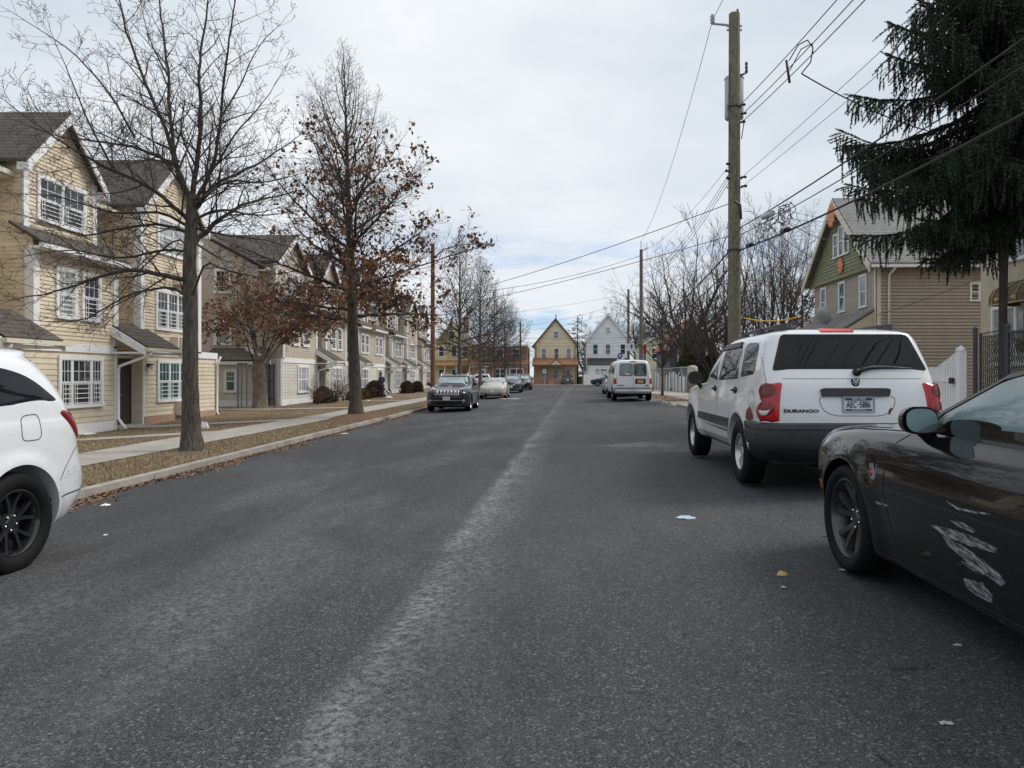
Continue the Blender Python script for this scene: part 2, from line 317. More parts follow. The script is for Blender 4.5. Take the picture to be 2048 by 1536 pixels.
def text_mesh(txt, size, bold=0.0, sx=1.0):
    """flat lettering as (verts, faces) centred on the origin in the x-y plane"""
    cu = bpy.data.curves.new('lettering', 'FONT'); cu.body = txt; cu.size = size; cu.align_x = 'CENTER'; cu.align_y = 'CENTER'; cu.offset = bold; cu.resolution_u = 3
    o = bpy.data.objects.new('lettering', cu); COL.objects.link(o); dg = bpy.context.evaluated_depsgraph_get(); dg.update()
    me = bpy.data.meshes.new_from_object(o.evaluated_get(dg)); vs = [(v.co.x * sx, v.co.y) for v in me.vertices]; fs = [tuple(p.vertices) for p in me.polygons]
    bpy.data.objects.remove(o); bpy.data.curves.remove(cu); bpy.data.meshes.remove(me); return vs, fs
def letter(mb, txt, size, org, ux, uy, m=0, bold=0.0, sx=1.0):
    vs, fs = text_mesh(txt, size, bold, sx); org, ux, uy = Vector(org), Vector(ux), Vector(uy)
    return mb.add([org + ux * a + uy * b for a, b in vs], fs, m)
def round_poly(pts, r, k=5):
    out = []; n = len(pts); rs = r if hasattr(r, '__len__') else [r] * n
    for i in range(n):
        p, a, b = Vector(pts[i]), Vector(pts[i - 1]), Vector(pts[(i + 1) % n]); da, db = (a - p), (b - p)
        q = min(rs[i], da.length * .45, db.length * .45)
        if q < 1e-5: out.append(tuple(p)); continue
        p0, p1 = p + da.normalized() * q, p + db.normalized() * q
        for j in range(k + 1):
            t = j / k; out.append(tuple(p0 * (1 - t) ** 2 + p * 2 * t * (1 - t) + p1 * t * t))
    return out
# ground heights: the road leans down to the left; lawn falls a little towards the nearest houses
KL, KR = -6.12, 5.05
def gz(x, y=0):
    if x < KL:
        if x > -9.2: return -.09
        zf = float(np.interp(y, [0, 22, 30, 40], [-.36, -.36, -.22, -.13])); t = min(1, (-9.2 - x) / 4.6)
        return -.09 * (1 - t) + zf * t
    if x > KR: return .225 + max(0, min(.12, (x - 9.3) * .03))
    return .031 * x
# ---------------------------------------------------------------- setting
rng = np.random.default_rng(7); random.seed(7)
FADE = lambda y: float(np.interp(y, [62, 80], [1, 0]))
def gzf(x, y): k = FADE(y); return gz(x, y) * k + (.0 if KL <= x <= KR else .09) * (1 - k)
def sheet(name, xs, ys, zf, m, kind='structure'):
    V = [(x, y, zf(x, y)) for y in ys for x in xs]; n = len(xs)
    Fs = [(j * n + i, j * n + i + 1, (j + 1) * n + i + 1, (j + 1) * n + i) for j in range(len(ys) - 1) for i in range(n - 1)]
    return np_mesh(name, V, Fs, [m], kind=kind)
def ground_z(x, y):
    if KL - .1 <= x <= KR + .1 and y < 102: return -.5
    if y > 79 and y < 102: return -.3
    return gzf(x, y) - (.0 if x < KL else .012)
gx = [-900, -200, -60, -30, -20, -16, -14, -12, -10.5, -9.3, -8.4, -7.6, -6.9, -6.3, -6.2, 5.13, 5.2, 6, 7, 8, 10, 12, 16, 24, 40, 100, 300, 900]
gy = [-400, -60, -20, -5, 0, 4, 8, 12, 16, 20, 22, 24, 26, 28, 30, 32, 34, 37, 40, 45, 50, 55, 60, 65, 70, 75, 78.9, 79.1, 101.9, 102.1, 110, 130, 200, 500, 1600]
sheet('ground', gx, gy, ground_z, 'lawn')
sheet('road', [KL, -5, -4, -3, -2, -1, 0, 1, 2, 3, 4, KR], [-60, -20, 0, 10, 20, 40, 55, 62, 66, 70, 74, 79.5], lambda x, y: .031 * x * FADE(y), 'asphalt')
sheet('cross_street', [-300, -60, -20, 0, 20, 60, 300], [79.5, 90, 101.5], lambda x, y: .0, 'asphalt')
mb = MB()
def kerb(mb, x0, x1, ys, dz):
    for a, b in zip(ys[:-1], ys[1:]):
        z0, z1 = gzf((x0 if x0 < 0 else x1), a) + dz + random.uniform(-.008, .008), gzf((x0 if x0 < 0 else x1), b) + dz + random.uniform(-.008, .008); j = random.uniform(-.012, .012); g = .012
        p = [(x0 + j, a + g, z0), (x1 + j, a + g, z0), (x1 + j, b - g, z1), (x0 + j, b - g, z1)]
        lo = [(x, y, -.75) for x, y, z in p]
        mb.add(lo + p, [(4, 5, 6, 7), (0, 1, 5, 4), (1, 2, 6, 5), (2, 3, 7, 6), (3, 0, 4, 7)])
kerb(mb, KL - .16, KL, [-30 + 2.4 * i for i in range(46)], .012)
kerb(mb, KR, KR + .16, [-30 + 2.4 * i for i in range(46)], .0)
mb.build('kerb', 'kerb_stone', kind='structure')
mb = MB(); mb.box(-300, 300, 101.5, 101.7, -.3, .12); mb.build('far_kerb', 'concrete', kind='structure')
yy = [-30] + [2 * i for i in range(0, 40)]
sheet('sidewalk', [-9.1, -8.4, -7.75], yy, lambda x, y: gzf(x, y) + .018 + .006 * math.sin(y * 1.3), 'concrete')
sheet('far_sidewalk', [-300, 0, 300], [101.7, 103.6], lambda x, y: .122, 'concrete')
sheet('right_sidewalk', [KR + .16, 6, 7.5, 9.2], yy, lambda x, y: gzf(max(x, KR + .2), y) + .004 + .008 * math.sin(y * 1.1), 'concrete')
for yc, w, xe in ((18.6, 1.1, -14.6), (23.9, 1.1, -15.3), (33.6, 1.0, -16.5), (43.0, 1.0, -14.4), (50.0, 1.0, -14.4), (60.4, 1.0, -14.4), (67.2, 1.0, -14.4)):
    sheet('path', [xe, -13.5, -12, -10.5, -9.12], [yc - w / 2, yc, yc + w / 2], lambda x, y: gzf(x, y) + .016, 'concrete')
sheet('tree_pit', [KR + .18, 5.8, 6.5], [33, 36, 40, 44, 48], lambda x, y: gzf(KR + .2, y) + .022 + .02 * math.sin(x * 5 + y), 'lawn')
sheet('crosswalk_line', [-1.2, 0, 1.5, 3.6], [72.6, 73.1], lambda x, y: .031 * x * FADE(y) + .005, 'stain_pale')
sheet('crosswalk_line', [-4.4, -2.6], [76.4, 76.8], lambda x, y: .031 * x * FADE(y) + .005, 'stain_pale')
sheet('driveway', [-3.6, 0, 4.2], [103.6, 112], lambda x, y: .115, 'concrete')
# mulch mound around the second oak
mb = MB(); vs = []; n = 26
for k, (r, h) in enumerate([(1.75, -.02), (1.45, .02), (1.0, .09), (.55, .14), (.2, .15)]):
    for j in range(n):
        a = 2 * math.pi * j / n; q = r * (1 + .13 * math.sin(3 * a + k) + .05 * random.random()); vs.append((-7.1 + .55 * q * math.cos(a), 25.2 + 1.15 * q * math.sin(a), -.09 + h + .015 * random.random()))
mb.add(vs, [(k * n + j, k * n + (j + 1) % n, (k + 1) * n + (j + 1) % n, (k + 1) * n + j) for k in range(4) for j in range(n)] + [tuple(range(4 * n, 5 * n))])
mb.build('mulch', 'mulch', kind='stuff', smooth=True)

def blades(name, P, hgt, wid, m, lean=.9, seed=1):
    r = np.random.default_rng(seed); n = len(P); a = r.uniform(0, 2 * np.pi, n); h = hgt * r.uniform(.5, 1.3, n); w = wid * r.uniform(.6, 1.4, n); l = lean * h * r.uniform(.3, 1.4, n)
    d = np.stack([np.cos(a), np.sin(a), 0 * a], 1); e = np.stack([-np.sin(a), np.cos(a), 0 * a], 1); up = np.array([0, 0, 1.])
    A = P - e * w[:, None]; B = P + e * w[:, None]; M = P + d * (l * .45)[:, None] + up * (h * .62)[:, None]; T = P + d * l[:, None] + up * (h * .8)[:, None]
    V = np.stack([A, B, M + e * (w * .7)[:, None], T, M - e * (w * .7)[:, None]], 1).reshape(-1, 3); i = np.arange(n)[:, None] * 5
    F1 = np.concatenate([i + 0, i + 1, i + 2, i + 4], 1); F2 = np.concatenate([i + 4, i + 2, i + 3, i + 3], 1)
    Fs = np.concatenate([np.concatenate([i, i + 1, i + 2], 1), np.concatenate([i, i + 2, i + 4], 1), np.concatenate([i + 4, i + 2, i + 3], 1)])
    return np_mesh(name, V, Fs, [m], kind='stuff')
def scatter(n, x0, x1, y0, y1, pw=1.6, seed=3):
    r = np.random.default_rng(seed); t = r.random(n) ** pw; y = y0 + (y1 - y0) * t; x = r.uniform(x0, x1, n)
    return np.stack([x, y, np.array([gzf(a, b) for a, b in zip(x, y)])], 1)
g1 = scatter(60000, -7.72, -6.3, 7.5, 46, 1.7, 3); g2 = scatter(60000, -14.6, -9.15, 13, 48, 1.5, 4)
keep = np.ones(len(g2), bool)
for yc in (18.6, 23.9, 33.6, 43.0): keep &= np.abs(g2[:, 1] - yc) > .56
blades('grass', np.concatenate([g1, g2[keep]]), .055, .0027, 'dry_grass')
def flakes(name, P, size, m, seed=5, curl=.5):
    r = np.random.default_rng(seed); n = len(P); a = r.uniform(0, 2 * np.pi, n); s = size * r.uniform(.5, 1.4, n); el = r.uniform(1.2, 2.4, n)
    d = np.stack([np.cos(a), np.sin(a), r.uniform(-.4, .4, n)], 1); e = np.stack([-np.sin(a), np.cos(a), r.uniform(-curl, curl, n)], 1)
    Q = P + np.array([0, 0, .5]) * s[:, None] * r.uniform(.2, 1, n)[:, None]
    V = np.stack([Q - d * (s * el / 2)[:, None], Q - e * (s * .5)[:, None] + d * (s * .1)[:, None], Q + d * (s * el / 2)[:, None], Q + e * (s * .45)[:, None]], 1).reshape(-1, 3)
    return np_mesh(name, V, np.arange(n)[:, None] * 4 + np.array([[0, 1, 2, 3]]), [m], kind='stuff')
r_ = np.random.default_rng(11); n = 7500; y = 7 + 36 * r_.random(n) ** 1.5; x = KL + np.abs(r_.normal(0, .16, n)) * (.5 + .9 * (np.sin(y * 1.7) > -.2)); x = np.minimum(x, KL + .8)
flakes('fallen_leaves', np.stack([x, y, .031 * x + .006], 1), .03, 'gutter_leaf')
n = 650; x = np.concatenate([r_.uniform(-7.7, -6.3, n), r_.uniform(-14, -9.2, n)]); y = 8 + 40 * r_.random(2 * n) ** 1.3
flakes('scattered_leaves', np.stack([x, y, np.array([gzf(a, b) for a, b in zip(x, y)]) + .02], 1), .028, 'gutter_leaf', 6)
n = 500; x = r_.uniform(5.25, 6.7, n); y = 33 + 14 * r_.random(n)
flakes('verge_leaves', np.stack([x, y, np.full(n, .26)], 1), .05, 'gutter_leaf', 8)
# ---------------------------------------------------------------- houses
def interp_poly(poly, z):
    """s-range of a convex (s, z) outline at height z"""
    ss = []
    for (s0, z0), (s1, z1) in zip(poly, poly[1:] + poly[:1]):
        if abs(z1 - z0) < 1e-9:
            if abs(z - z0) < 1e-6: ss += [s0, s1]
        elif min(z0, z1) - 1e-9 <= z <= max(z0, z1) + 1e-9: ss.append(s0 + (s1 - s0) * (z - z0) / (z1 - z0))
    return (min(ss), max(ss)) if ss else (0, 0)
class Face:
    """vertical facade plane: origin, unit vector along it, outward normal"""
    def __init__(s, o, u, n): s.o, s.u, s.n = Vector(o), Vector(u), Vector(n)
    def p(s, a, z, d=0.0): return Vector((s.o.x + s.u.x * a + s.n.x * d, s.o.y + s.u.y * a + s.n.y * d, z))
def lap(mb, fc, poly, expo=.115, lip=.024, m=0, d=0.0):
    """lap siding: every board a tilted strip with its own lower lip"""
    zs = [q[1] for q in poly]; z = min(zs); top = max(zs)
    while z < top - 1e-4:
        z1 = min(z + expo, top); a0, b0 = interp_poly(poly, z + 1e-5); a1, b1 = interp_poly(poly, z1 - 1e-5)
        if b0 - a0 > .01 or b1 - a1 > .01:
            A, B, C, D = fc.p(a0, z, lip + d), fc.p(b0, z, lip + d), fc.p(b1, z1, .002 + d), fc.p(a1, z1, .002 + d)
            mb.add([A, B, C, D, fc.p(a0, z, d), fc.p(b0, z, d)], [(0, 1, 2, 3), (4, 5, 1, 0)], m)
        z = z1
def fbox(mb, fc, a0, a1, z0, z1, d0, d1, m=0):
    vs = [fc.p(a, z, d) for z in (z0, z1) for a, d in ((a0, d0), (a1, d0), (a1, d1), (a0, d1))]
    mb.add(vs, [(0, 3, 2, 1), (4, 5, 6, 7), (0, 1, 5, 4), (1, 2, 6, 5), (2, 3, 7, 6), (3, 0, 4, 7)], m)
def window(root, fc, a0, a1, z0, z1, cols=(1, 1), trim=.11, glass='house_glass', guard=True, grid=True, d=.02, sash=True, tm='trim_white', rows=2):
    f = MB(); p = MB(); t = trim
    fbox(f, fc, a0, a1, z1 - t * 1.15, z1, d, d + .055); fbox(f, fc, a0 - .03, a1 + .03, z0, z0 + t * .9, d, d + .075)
    fbox(f, fc, a0, a0 + t, z0 + t * .9, z1 - t * 1.15, d, d + .05); fbox(f, fc, a1 - t, a1, z0 + t * .9, z1 - t * 1.15, d, d + .05)
    A0, A1, Z0, Z1 = a0 + t, a1 - t, z0 + t * .9, z1 - t * 1.15; tot = sum(cols); s = A0; zm = (Z0 + Z1) / 2; bars = []
    for i, c in enumerate(cols):
        e = s + (A1 - A0) * c / tot
        if i < len(cols) - 1: fbox(f, fc, e - .035, e + .035, Z0, Z1, d, d + .042)
        l, r = s + (.035 if i else 0), e - (.035 if i < len(cols) - 1 else 0)
        for q0, q1, dd in ((Z0, zm, .012), (zm, Z1, .022)) if sash else ((Z0, Z1, .015),):
            w = .028
            fbox(f, fc, l, l + w, q0, q1, d, d + dd + .012); fbox(f, fc, r - w, r, q0, q1, d, d + dd + .012); fbox(f, fc, l + w, r - w, q0, q0 + w, d, d + dd + .011); fbox(f, fc, l + w, r - w, q1 - w, q1, d, d + dd + .011)
            fbox(p, fc, l + w, r - w, q0 + w, q1 - w, d - .01, d + dd - .004)
        if grid and sash:
            for k in (1, 2) if (r - l) > .42 else (1,):
                g = l + (r - l) * k / ((2 if (r - l) > .42 else 1) + 1); fbox(f, fc, g - .009, g + .009, zm + .028, Z1 - .028, d, d + .026)
            g = (zm + Z1) / 2; fbox(f, fc, l + .028, r - .028, g - .009, g + .009, d, d + .0265)
        bars.append((l, r)); s = e
    w = f.build('window', tm, root); pn = p.build('pane', glass, w)
    if guard:
        g = MB()
        for l, r in bars:
            for k in range(5): z = Z0 + .05 + (zm - Z0 - .1) * k / 4; fbox(g, fc, l + .03, r - .03, z - .011, z + .011, d + .05, d + .066)
            for a in (l + .04, l + .14, r - .14, r - .04) if r - l > .4 else (l + .04, r - .04): fbox(g, fc, a - .009, a + .009, Z0 + .03, zm - .02, d + .052, d + .064)
        g.build('window_guard', 'guard_white', w)
    return w
def ac_unit(root, fc, a0, a1, z0, z1):
    m = MB(); fbox(m, fc, a0, a1, z0, z1, .0, .30); fbox(m, fc, a0 - .03, a1 + .03, z0 - .05, z0, .0, .26)
    o = m.build('air_conditioner', 'trim_cream', root); g = MB(); fbox(g, fc, a0 + .12, a1 - .03, z0 + .04, z1 - .04, .30, .305); gg = g.build('grille', 'dark_steel', o)
    g = MB()
    for k in range(1, 4): z = z0 + .04 + (z1 - z0 - .08) * k / 4; fbox(g, fc, a0 + .1, a1 - .02, z - .012, z + .012, .306, .32)
    for a in (a0 + .22, a1 - .12): fbox(g, fc, a - .012, a + .012, z0 + .03, z1 - .03, .306, .321)
    g.build('grille_bar', 'guard_white', o)
def wall_lamp(root, fc, a, z):
    m = MB(); fbox(m, fc, a - .07, a + .07, z, z + .12, .02, .06); fbox(m, fc, a - .09, a + .09, z + .07, z + .11, .06, .22); o = m.build('wall_lamp', 'dark_steel', root)
    b = MB(); b.ball(fc.p(a, z + .0, .14), .085); b.build('lamp_globe', 'lamp_glass', o, smooth=True)
def spout(root, pts, r=.045, m='trim_white'): q = MB(); q.tube(pts, r, 8); return q.build('downspout', m, root, smooth=True)
def eave_board(root, name, pts, t, m='trim_white'): q = MB(); q.slab(pts, t); return q.build(name, m, root)
def gable_roof(mb, fc, a0, a1, z_e, z_r, back, over=.22, m=0, thick=.10, side_over=.2):
    """two slabs of a front-gabled roof; ridge runs back along -normal"""
    am = (a0 + a1) / 2; sl = (z_r - z_e) / (am - a0); z_o = z_e - sl * side_over
    for s in (0, 1):
        e = a0 - side_over if s == 0 else a1 + side_over
        P = [fc.p(e, z_o, over), fc.p(am, z_r, over), fc.p(am, z_r, -back), fc.p(e, z_o, -back)]
        if s == 0: P = P[::-1]
        mb.slab(P, (0, 0, thick), m)
def rake(mb, fc, a0, a1, z_e, z_r, over, wid=.24, side_over=.2, t=.05):
    am = (a0 + a1) / 2; sl = (z_r - z_e) / (am - a0)
    for s in (-1, 1):
        e = a0 - side_over if s < 0 else a1 + side_over; z = z_e - sl * side_over
        P = [fc.p(e, z - wid + .02, over), fc.p(am, z_r - wid + .0, over), fc.p(am, z_r + .02, over), fc.p(e, z + .02, over)]
        mb.slab(P if s < 0 else P[::-1], fc.n * t)
TREND = {'n': 0}
GL = ['house_glass', 'house_glass', 'house_glass_pale', 'house_glass', 'curtain_glass']
def gl(i): return GL[i % len(GL)]
def row_house(label, group, Y0, Y1, bays, porches, up, low, XF=-14.3, zb=-.2, main=True, lowers=None):
    """a terrace whose facade faces the street; bays = dicts, porches = centre positions of the door hoods"""
    root = thing('row_house', label, 'row house', (XF, Y0, zb), group=group)
    front = Face((XF, 0, 0), (0, 1, 0), (1, 0, 0)); XB = XF - 1.2; back = Face((XB, 0, 0), (0, 1, 0), (1, 0, 0))
    wl_ = MB(); lw = MB(); trim = MB(); core = MB()
    core.box(XF - 9, XB - .01, Y0 + .01, Y1 - .01, -1, 7.05); core.build('wall', up, root)
    lap(wl_, back, [(Y0, 2.3), (Y1, 2.3), (Y1, 7.1), (Y0, 7.1)])
    # ground storey, broken by the door recesses
    cuts = sorted([(c - .72, c + .72) for c in porches]); s = Y0; lowpieces = []
    for a, b in cuts: lowpieces.append((s, a)); s = b
    lowpieces.append((s, Y1))
    for a, b in lowpieces:
        if b - a < .1: continue
        lap(lw, front, [(a, zb + .32), (b, zb + .32), (b, 2.12), (a, 2.12)], .16, .02)
        core2 = MB(); core2.box(XB - .02, XF - .005, a, b, -1, 2.3); core2.build('lower_wall', low, root)
        fbox(trim, front, a, b, 2.11, 2.36, .0, .05); fbox(trim, front, a, a + .1, zb + .3, 2.11, .0, .045); fbox(trim, front, b - .1, b, zb + .3, 2.11, .0, .045); fbox(trim, front, a, b, zb - .3, zb + .3, .0, .035)
    lw.build('lower_siding', low, root)
    for c in porches:
        rec = Face((XF - .42, 0, 0), (0, 1, 0), (1, 0, 0)); dm = MB(); fbox(dm, rec, c - .12, c + .70, zb + .1, 2.0, .03, .08); door = dm.build('door', 'door_brown', root)
        kb = MB(); kb.ball(rec.p(c + .0, zb + 1.1, .12), .035); kb.build('handle', 'metal_grey', door)
        fr = MB(); fbox(fr, rec, c - .72, c - .12, zb, 2.1, -.1, .03); fbox(fr, rec, c + .70, c + .80, zb, 2.1, .0, .09); fbox(fr, rec, c - .12, c + .70, 2.0, 2.1, .0, .09); fr.build('door_frame', 'trim_white', root)
        st = MB(); st.box(XF - .95, XF + .1, c - .72, c + .72, zb - .3, zb + .09); st.build('door_step', 'concrete_base', root)
        # hood: lean-to roof on white cheeks
        hd = MB(); a, b = c - .95, c + 1.05
        P = [front.p(a, 2.28, 1.15), front.p(b, 2.28, 1.15), front.p(b, 3.12, -.25), front.p(a, 3.12, -.25)]; hd.slab(P, (0, 0, .08)); hr = hd.build('porch_roof', 'roof_shingle', root)
        ck = MB(); ck.slab([front.p(a - .04, 2.05, 1.15), front.p(a - .04, 2.3, 1.15), front.p(a - .04, 3.14, -.2), front.p(a - .04, 2.83, -.2)], (0, -.05, 0)); ck.slab([front.p(b + .04, 2.05, 1.15), front.p(b + .04, 2.3, 1.15), front.p(b + .04, 3.14, -.2), front.p(b + .04, 2.83, -.2)], (0, .05, 0))
        fbox(ck, front, a, b, 2.12, 2.18, .05, 1.12); ck.build('porch_cheek', 'trim_white', root)
        gt = MB(); fbox(gt, front, a - .12, b + .25, 2.2, 2.31, 1.15, 1.29); gt.build('gutter', 'trim_cream', root)
        spout(root, [front.p(a + .1, 2.2, 1.22), front.p(a + .08, 2.08, 1.2), front.p(a + .22, 1.72, .12), front.p(a + .22, 1.5, .08), front.p(a + .22, zb + .35, .08), front.p(a + .05, zb + .2, .3), front.p(a + .02, zb + .02, .45)])
        wall_lamp(root, front, c + 1.05, 1.72)
    k = 0
    for B in bays:
        a, b = B['y']; sb = B.get('set', .5); tall = B.get('tall', False); n = B.get('n', 1)
        z3 = 2.36
        side = MB(); side.box(XB, XF - .005, a + .004, b - .004, 2.3, 5.3 if not tall else 7.4); side.build('bay_wall', up, root)
        fc3 = front if tall else Face((XF - sb, 0, 0), (0, 1, 0), (1, 0, 0)); e3, r3 = B.get('ez', 7.5), B.get('rz', 9.2)
        for q in (a, b):
            sf = Face((XB, q, 0), (1, 0, 0), (0, -1 if q == a else 1, 0)); lap(wl_, sf, [(0, 2.3), (1.2, 2.3), (1.2, 5.05 if not tall else 7.4), (0, 5.05 if not tall else 7.4)], .115, .018)
        if tall: lap(wl_, front, [(a, 2.36), (b, 2.36), (b, e3), ((a + b) / 2, r3), (a, e3)])
        else:
            lap(wl_, front, [(a, 2.36), (b, 2.36), (b, 5.05), (a, 5.05)])
            sk = MB(); P = [front.p(a - .15, 5.0, .35), front.p(b + .15, 5.0, .35), front.p(b + .15, 5.55, -sb - .05), front.p(a - .15, 5.55, -sb - .05)]; sk.slab(P, (0, 0, .09)); sk.build('skirt_roof', 'roof_shingle', root)
            gt = MB(); fbox(gt, front, a - .2, b + .2, 4.9, 5.02, .32, .44); fbox(gt, front, a - .15, b + .15, 4.88, 4.95, .0, .33); gt.build('gutter', 'trim_white', root)
            w3 = b - a if n == 1 else (b - a) / 2
            for j in range(n):
                A, Bq = a + .28 + j * w3, a + w3 - .28 + j * w3
                lap(wl_, fc3, [(A, 5.3), (Bq, 5.3), (Bq, e3), ((A + Bq) / 2, r3 - .1), (A, e3)])
                c3 = MB(); c3.box(XF - 5, XF - sb - .005, A + .004, Bq - .004, 5.2, e3); c3.build('dormer_wall', up, root)
                for q in (A, Bq):
                    sf = Face((XF - sb - .9, q, 0), (1, 0, 0), (0, -1 if q == A else 1, 0)); lap(wl_, sf, [(0, 5.3), (.9, 5.3), (.9, e3), (0, e3)], .115, .018)
        for q in (a, b):
            s_ = 1 if q == a else -1
            fbox(trim, front, q, q + s_ * .2, 2.3, 5.0 if not tall else e3, .0, .05); cb = Face((XB, q, 0), (1, 0, 0), (0, -s_, 0)); fbox(trim, cb, 1.0, 1.25, 2.3, 4.9 if not tall else e3, .0, .03)
        parts = [(a, b)] if (n == 1 and tall) else [(a + .28 + j * (b - a) / n, a + (b - a) / n - .28 + j * (b - a) / n) for j in range(n)]
        for A, Bq in parts:
            F3 = fc3
            if not tall:
                for q, s_ in ((A, 1), (Bq, -1)): fbox(trim, F3, q, q + s_ * .2, 5.45, e3, .0, .05)
            rf = MB(); gable_roof(rf, F3, A, Bq, e3, r3, 4.5, .28); rf.build('roof', 'roof_shingle_side', root)
            rk = MB(); rake(rk, F3, A, Bq, e3, r3, .28, .26); 
            for s_ in (0, 1):                                              # boxed soffit return at each eave
                q = A - .2 if s_ == 0 else Bq + .2; fbox(rk, F3, min(q, q + (.2 if s_ == 0 else -.2)), max(q, q + (.2 if s_ == 0 else -.2)), e3 - .42, e3 - .2, .0, .28)
            rk.build('bargeboard', 'trim_white', root)
            m3 = (A + Bq) / 2; ww = min(1.05, (Bq - A) / 2 - .35)
            window(root, F3, m3 - ww, m3 + ww, 5.82, 7.2, (1, 1), glass=gl(k + 2)); k += 1
        for wv in B['w2']:
            window(root, front, wv[0], wv[1], 3.05, 4.55, wv[2], glass=gl(k)); k += 1
        for wv in B['w1']:
            window(root, front, wv[0], wv[1], .45, 2.0, wv[2], glass=wv[3] if len(wv) > 3 else gl(k)); k += 1
        for q in B.get('ac', []): ac_unit(root, front, *q)
    trim.build('corner_board', 'trim_white', root); wl_.build('siding', up, root)
    # main roof, ridge along the street
    rf = MB(); rx = XB - 3.6
    P = [(XB + .45, Y0 - .2, 7.0), (XB + .45, Y1 + .2, 7.0), (rx, Y1 + .2, 9.1), (rx, Y0 - .2, 9.1)]; rf.slab(P, (0, 0, .1)); P = [(rx, Y0 - .2, 9.1), (rx, Y1 + .2, 9.1), (XF - 9.4, Y1 + .2, 7.0), (XF - 9.4, Y0 - .2, 7.0)]; rf.slab(P, (0, 0, .1)); rf.build('main_roof', 'roof_shingle', root)
    gt = MB(); fbox(gt, back, Y0 - .2, Y1 + .2, 6.92, 7.05, .42, .55); fbox(gt, back, Y0 - .15, Y1 + .15, 6.86, 6.94, .0, .42); gt.build('gutter', 'trim_cream', root)
    return root
b1 = row_house('cream clapboard row house nearest the camera, with white gables and a brown door', None, 14.0, 29.9,
    [dict(y=(13.6, 16.9), w2=[(14.4, 15.9, (1, 1))], w1=[(14.4, 15.9, (1, 1))]),
     dict(y=(19.4, 23.1), w2=[(20.25, 21.15, (1,)), (21.35, 22.25, (1,))], w1=[(20.35, 22.35, (1, 1.9, 1))]),
     dict(y=(24.4, 28.5), tall=True, ez=7.35, rz=9.35, w2=[(25.3, 27.55, (1, 1, 1))], w1=[(25.4, 27.7, (1, 1, 1), 'house_glass_teal')], ac=[(26.3, 27.1, 2.42, 2.86), (26.6, 27.5, -.02, .42)])],
    [17.9, 23.8], 'cream_siding', 'cream_siding_low', zb=-.33)
fb = MB(); fc = Face((-14.3, 0, 0), (0, 1, 0), (1, 0, 0)); fbox(fb, fc, 24.6, 29.85, -.7, -.0, .02, .07); fb.build('foundation', 'foundation_brick', b1)
ac_unit(b1, Face((-14.3, 0, 0), (0, 1, 0), (1, 0, 0)), 26.5, 27.3, 4.88, 5.26)
spout(b1, [(-14.05, 29.75, 2.2), (-14.2, 29.78, 1.9), (-14.22, 29.78, -.1), (-14.1, 29.7, -.25)])
b2 = row_house('long beige row house with many gables, beyond the grey metal gate', None, 37.0, 82.0,
    [dict(y=(37.1, 42.4), w2=[(38.3, 39.4, (1,)), (39.9, 41.0, (1,))], w1=[(39.2, 41.0, (1, 1.8, 1), 'curtain_glass')]),
     dict(y=(44.0, 48.3), w2=[(45.0, 46.0, (1,)), (46.3, 47.3, (1,))], w1=[(45.2, 47.3, (1, 1.8, 1), 'curtain_glass')]),
     dict(y=(51.2, 59.2), n=2, w2=[(51.9, 52.9, (1,)), (53.1, 54.1, (1,)), (56.0, 57.0, (1,)), (57.3, 58.3, (1,))], w1=[(52.0, 54.0, (1, 1.8, 1), 'house_glass_pale'), (56.6, 58.4, (1, 1.8, 1))]),
     dict(y=(61.7, 66.5), w2=[(62.9, 64.0, (1,)), (64.3, 65.4, (1,))], w1=[(63.0, 65.3, (1, 1.8, 1))]),
     dict(y=(67.9, 72.8), tall=True, w2=[(69.2, 71.8, (1, 1, 1))], w1=[(69.4, 71.8, (1, 1, 1))], ac=[(70.0, 71.0, 2.42, 2.9)]),
     dict(y=(76.6, 81.9), w2=[(77.9, 79.2, (1,)), (79.5, 80.8, (1,))], w1=[(78.0, 80.6, (1, 1.8, 1))])],
    [43.2, 49.9, 60.4, 67.1, 75.2], 'beige_siding', 'pale_siding', zb=-.1)
# end wall of the long row, facing the camera
ef = Face((-14.3, 37.0, 0), (-1, 0, 0), (0, -1, 0)); m = MB(); lap(m, ef, [(0, 2.3), (1.2, 2.3), (1.2, 5.0), (0, 5.0)]); lap(m, ef, [(1.2, 2.3), (9, 2.3), (9, 7.1), (4.8, 9.05), (1.2, 7.1)]); m.build('end_siding', 'beige_siding', b2)
m = MB(); m.box(-17.6, -15.05, 36.3, 37.0, -1, 2.2); lap(m, Face((-15.0, 36.3, 0), (-1, 0, 0), (0, -1, 0)), [(0, .12), (2.6, .12), (2.6, 2.5), (0, 2.1)], .16, .02); m.build('utility_lean_to', 'pale_siding', b2)
lf = Face((-15.0, 36.3, 0), (-1, 0, 0), (0, -1, 0))
m = MB(); lap(m, Face((-14.3, 36.95, 0), (-1, 0, 0), (0, -1, 0)), [(0, .12), (.75, .12), (.75, 2.3), (0, 2.3)], .16, .02, d=.02); m.build('end_siding', 'pale_siding', b2)
m = MB(); m.slab([(-14.9, 36.0, 2.15), (-17.9, 36.0, 2.15), (-17.9, 37.2, 2.9), (-14.9, 37.2, 2.9)], (0, 0, .08)); m.build('lean_to_roof', 'roof_shingle_side', b2)
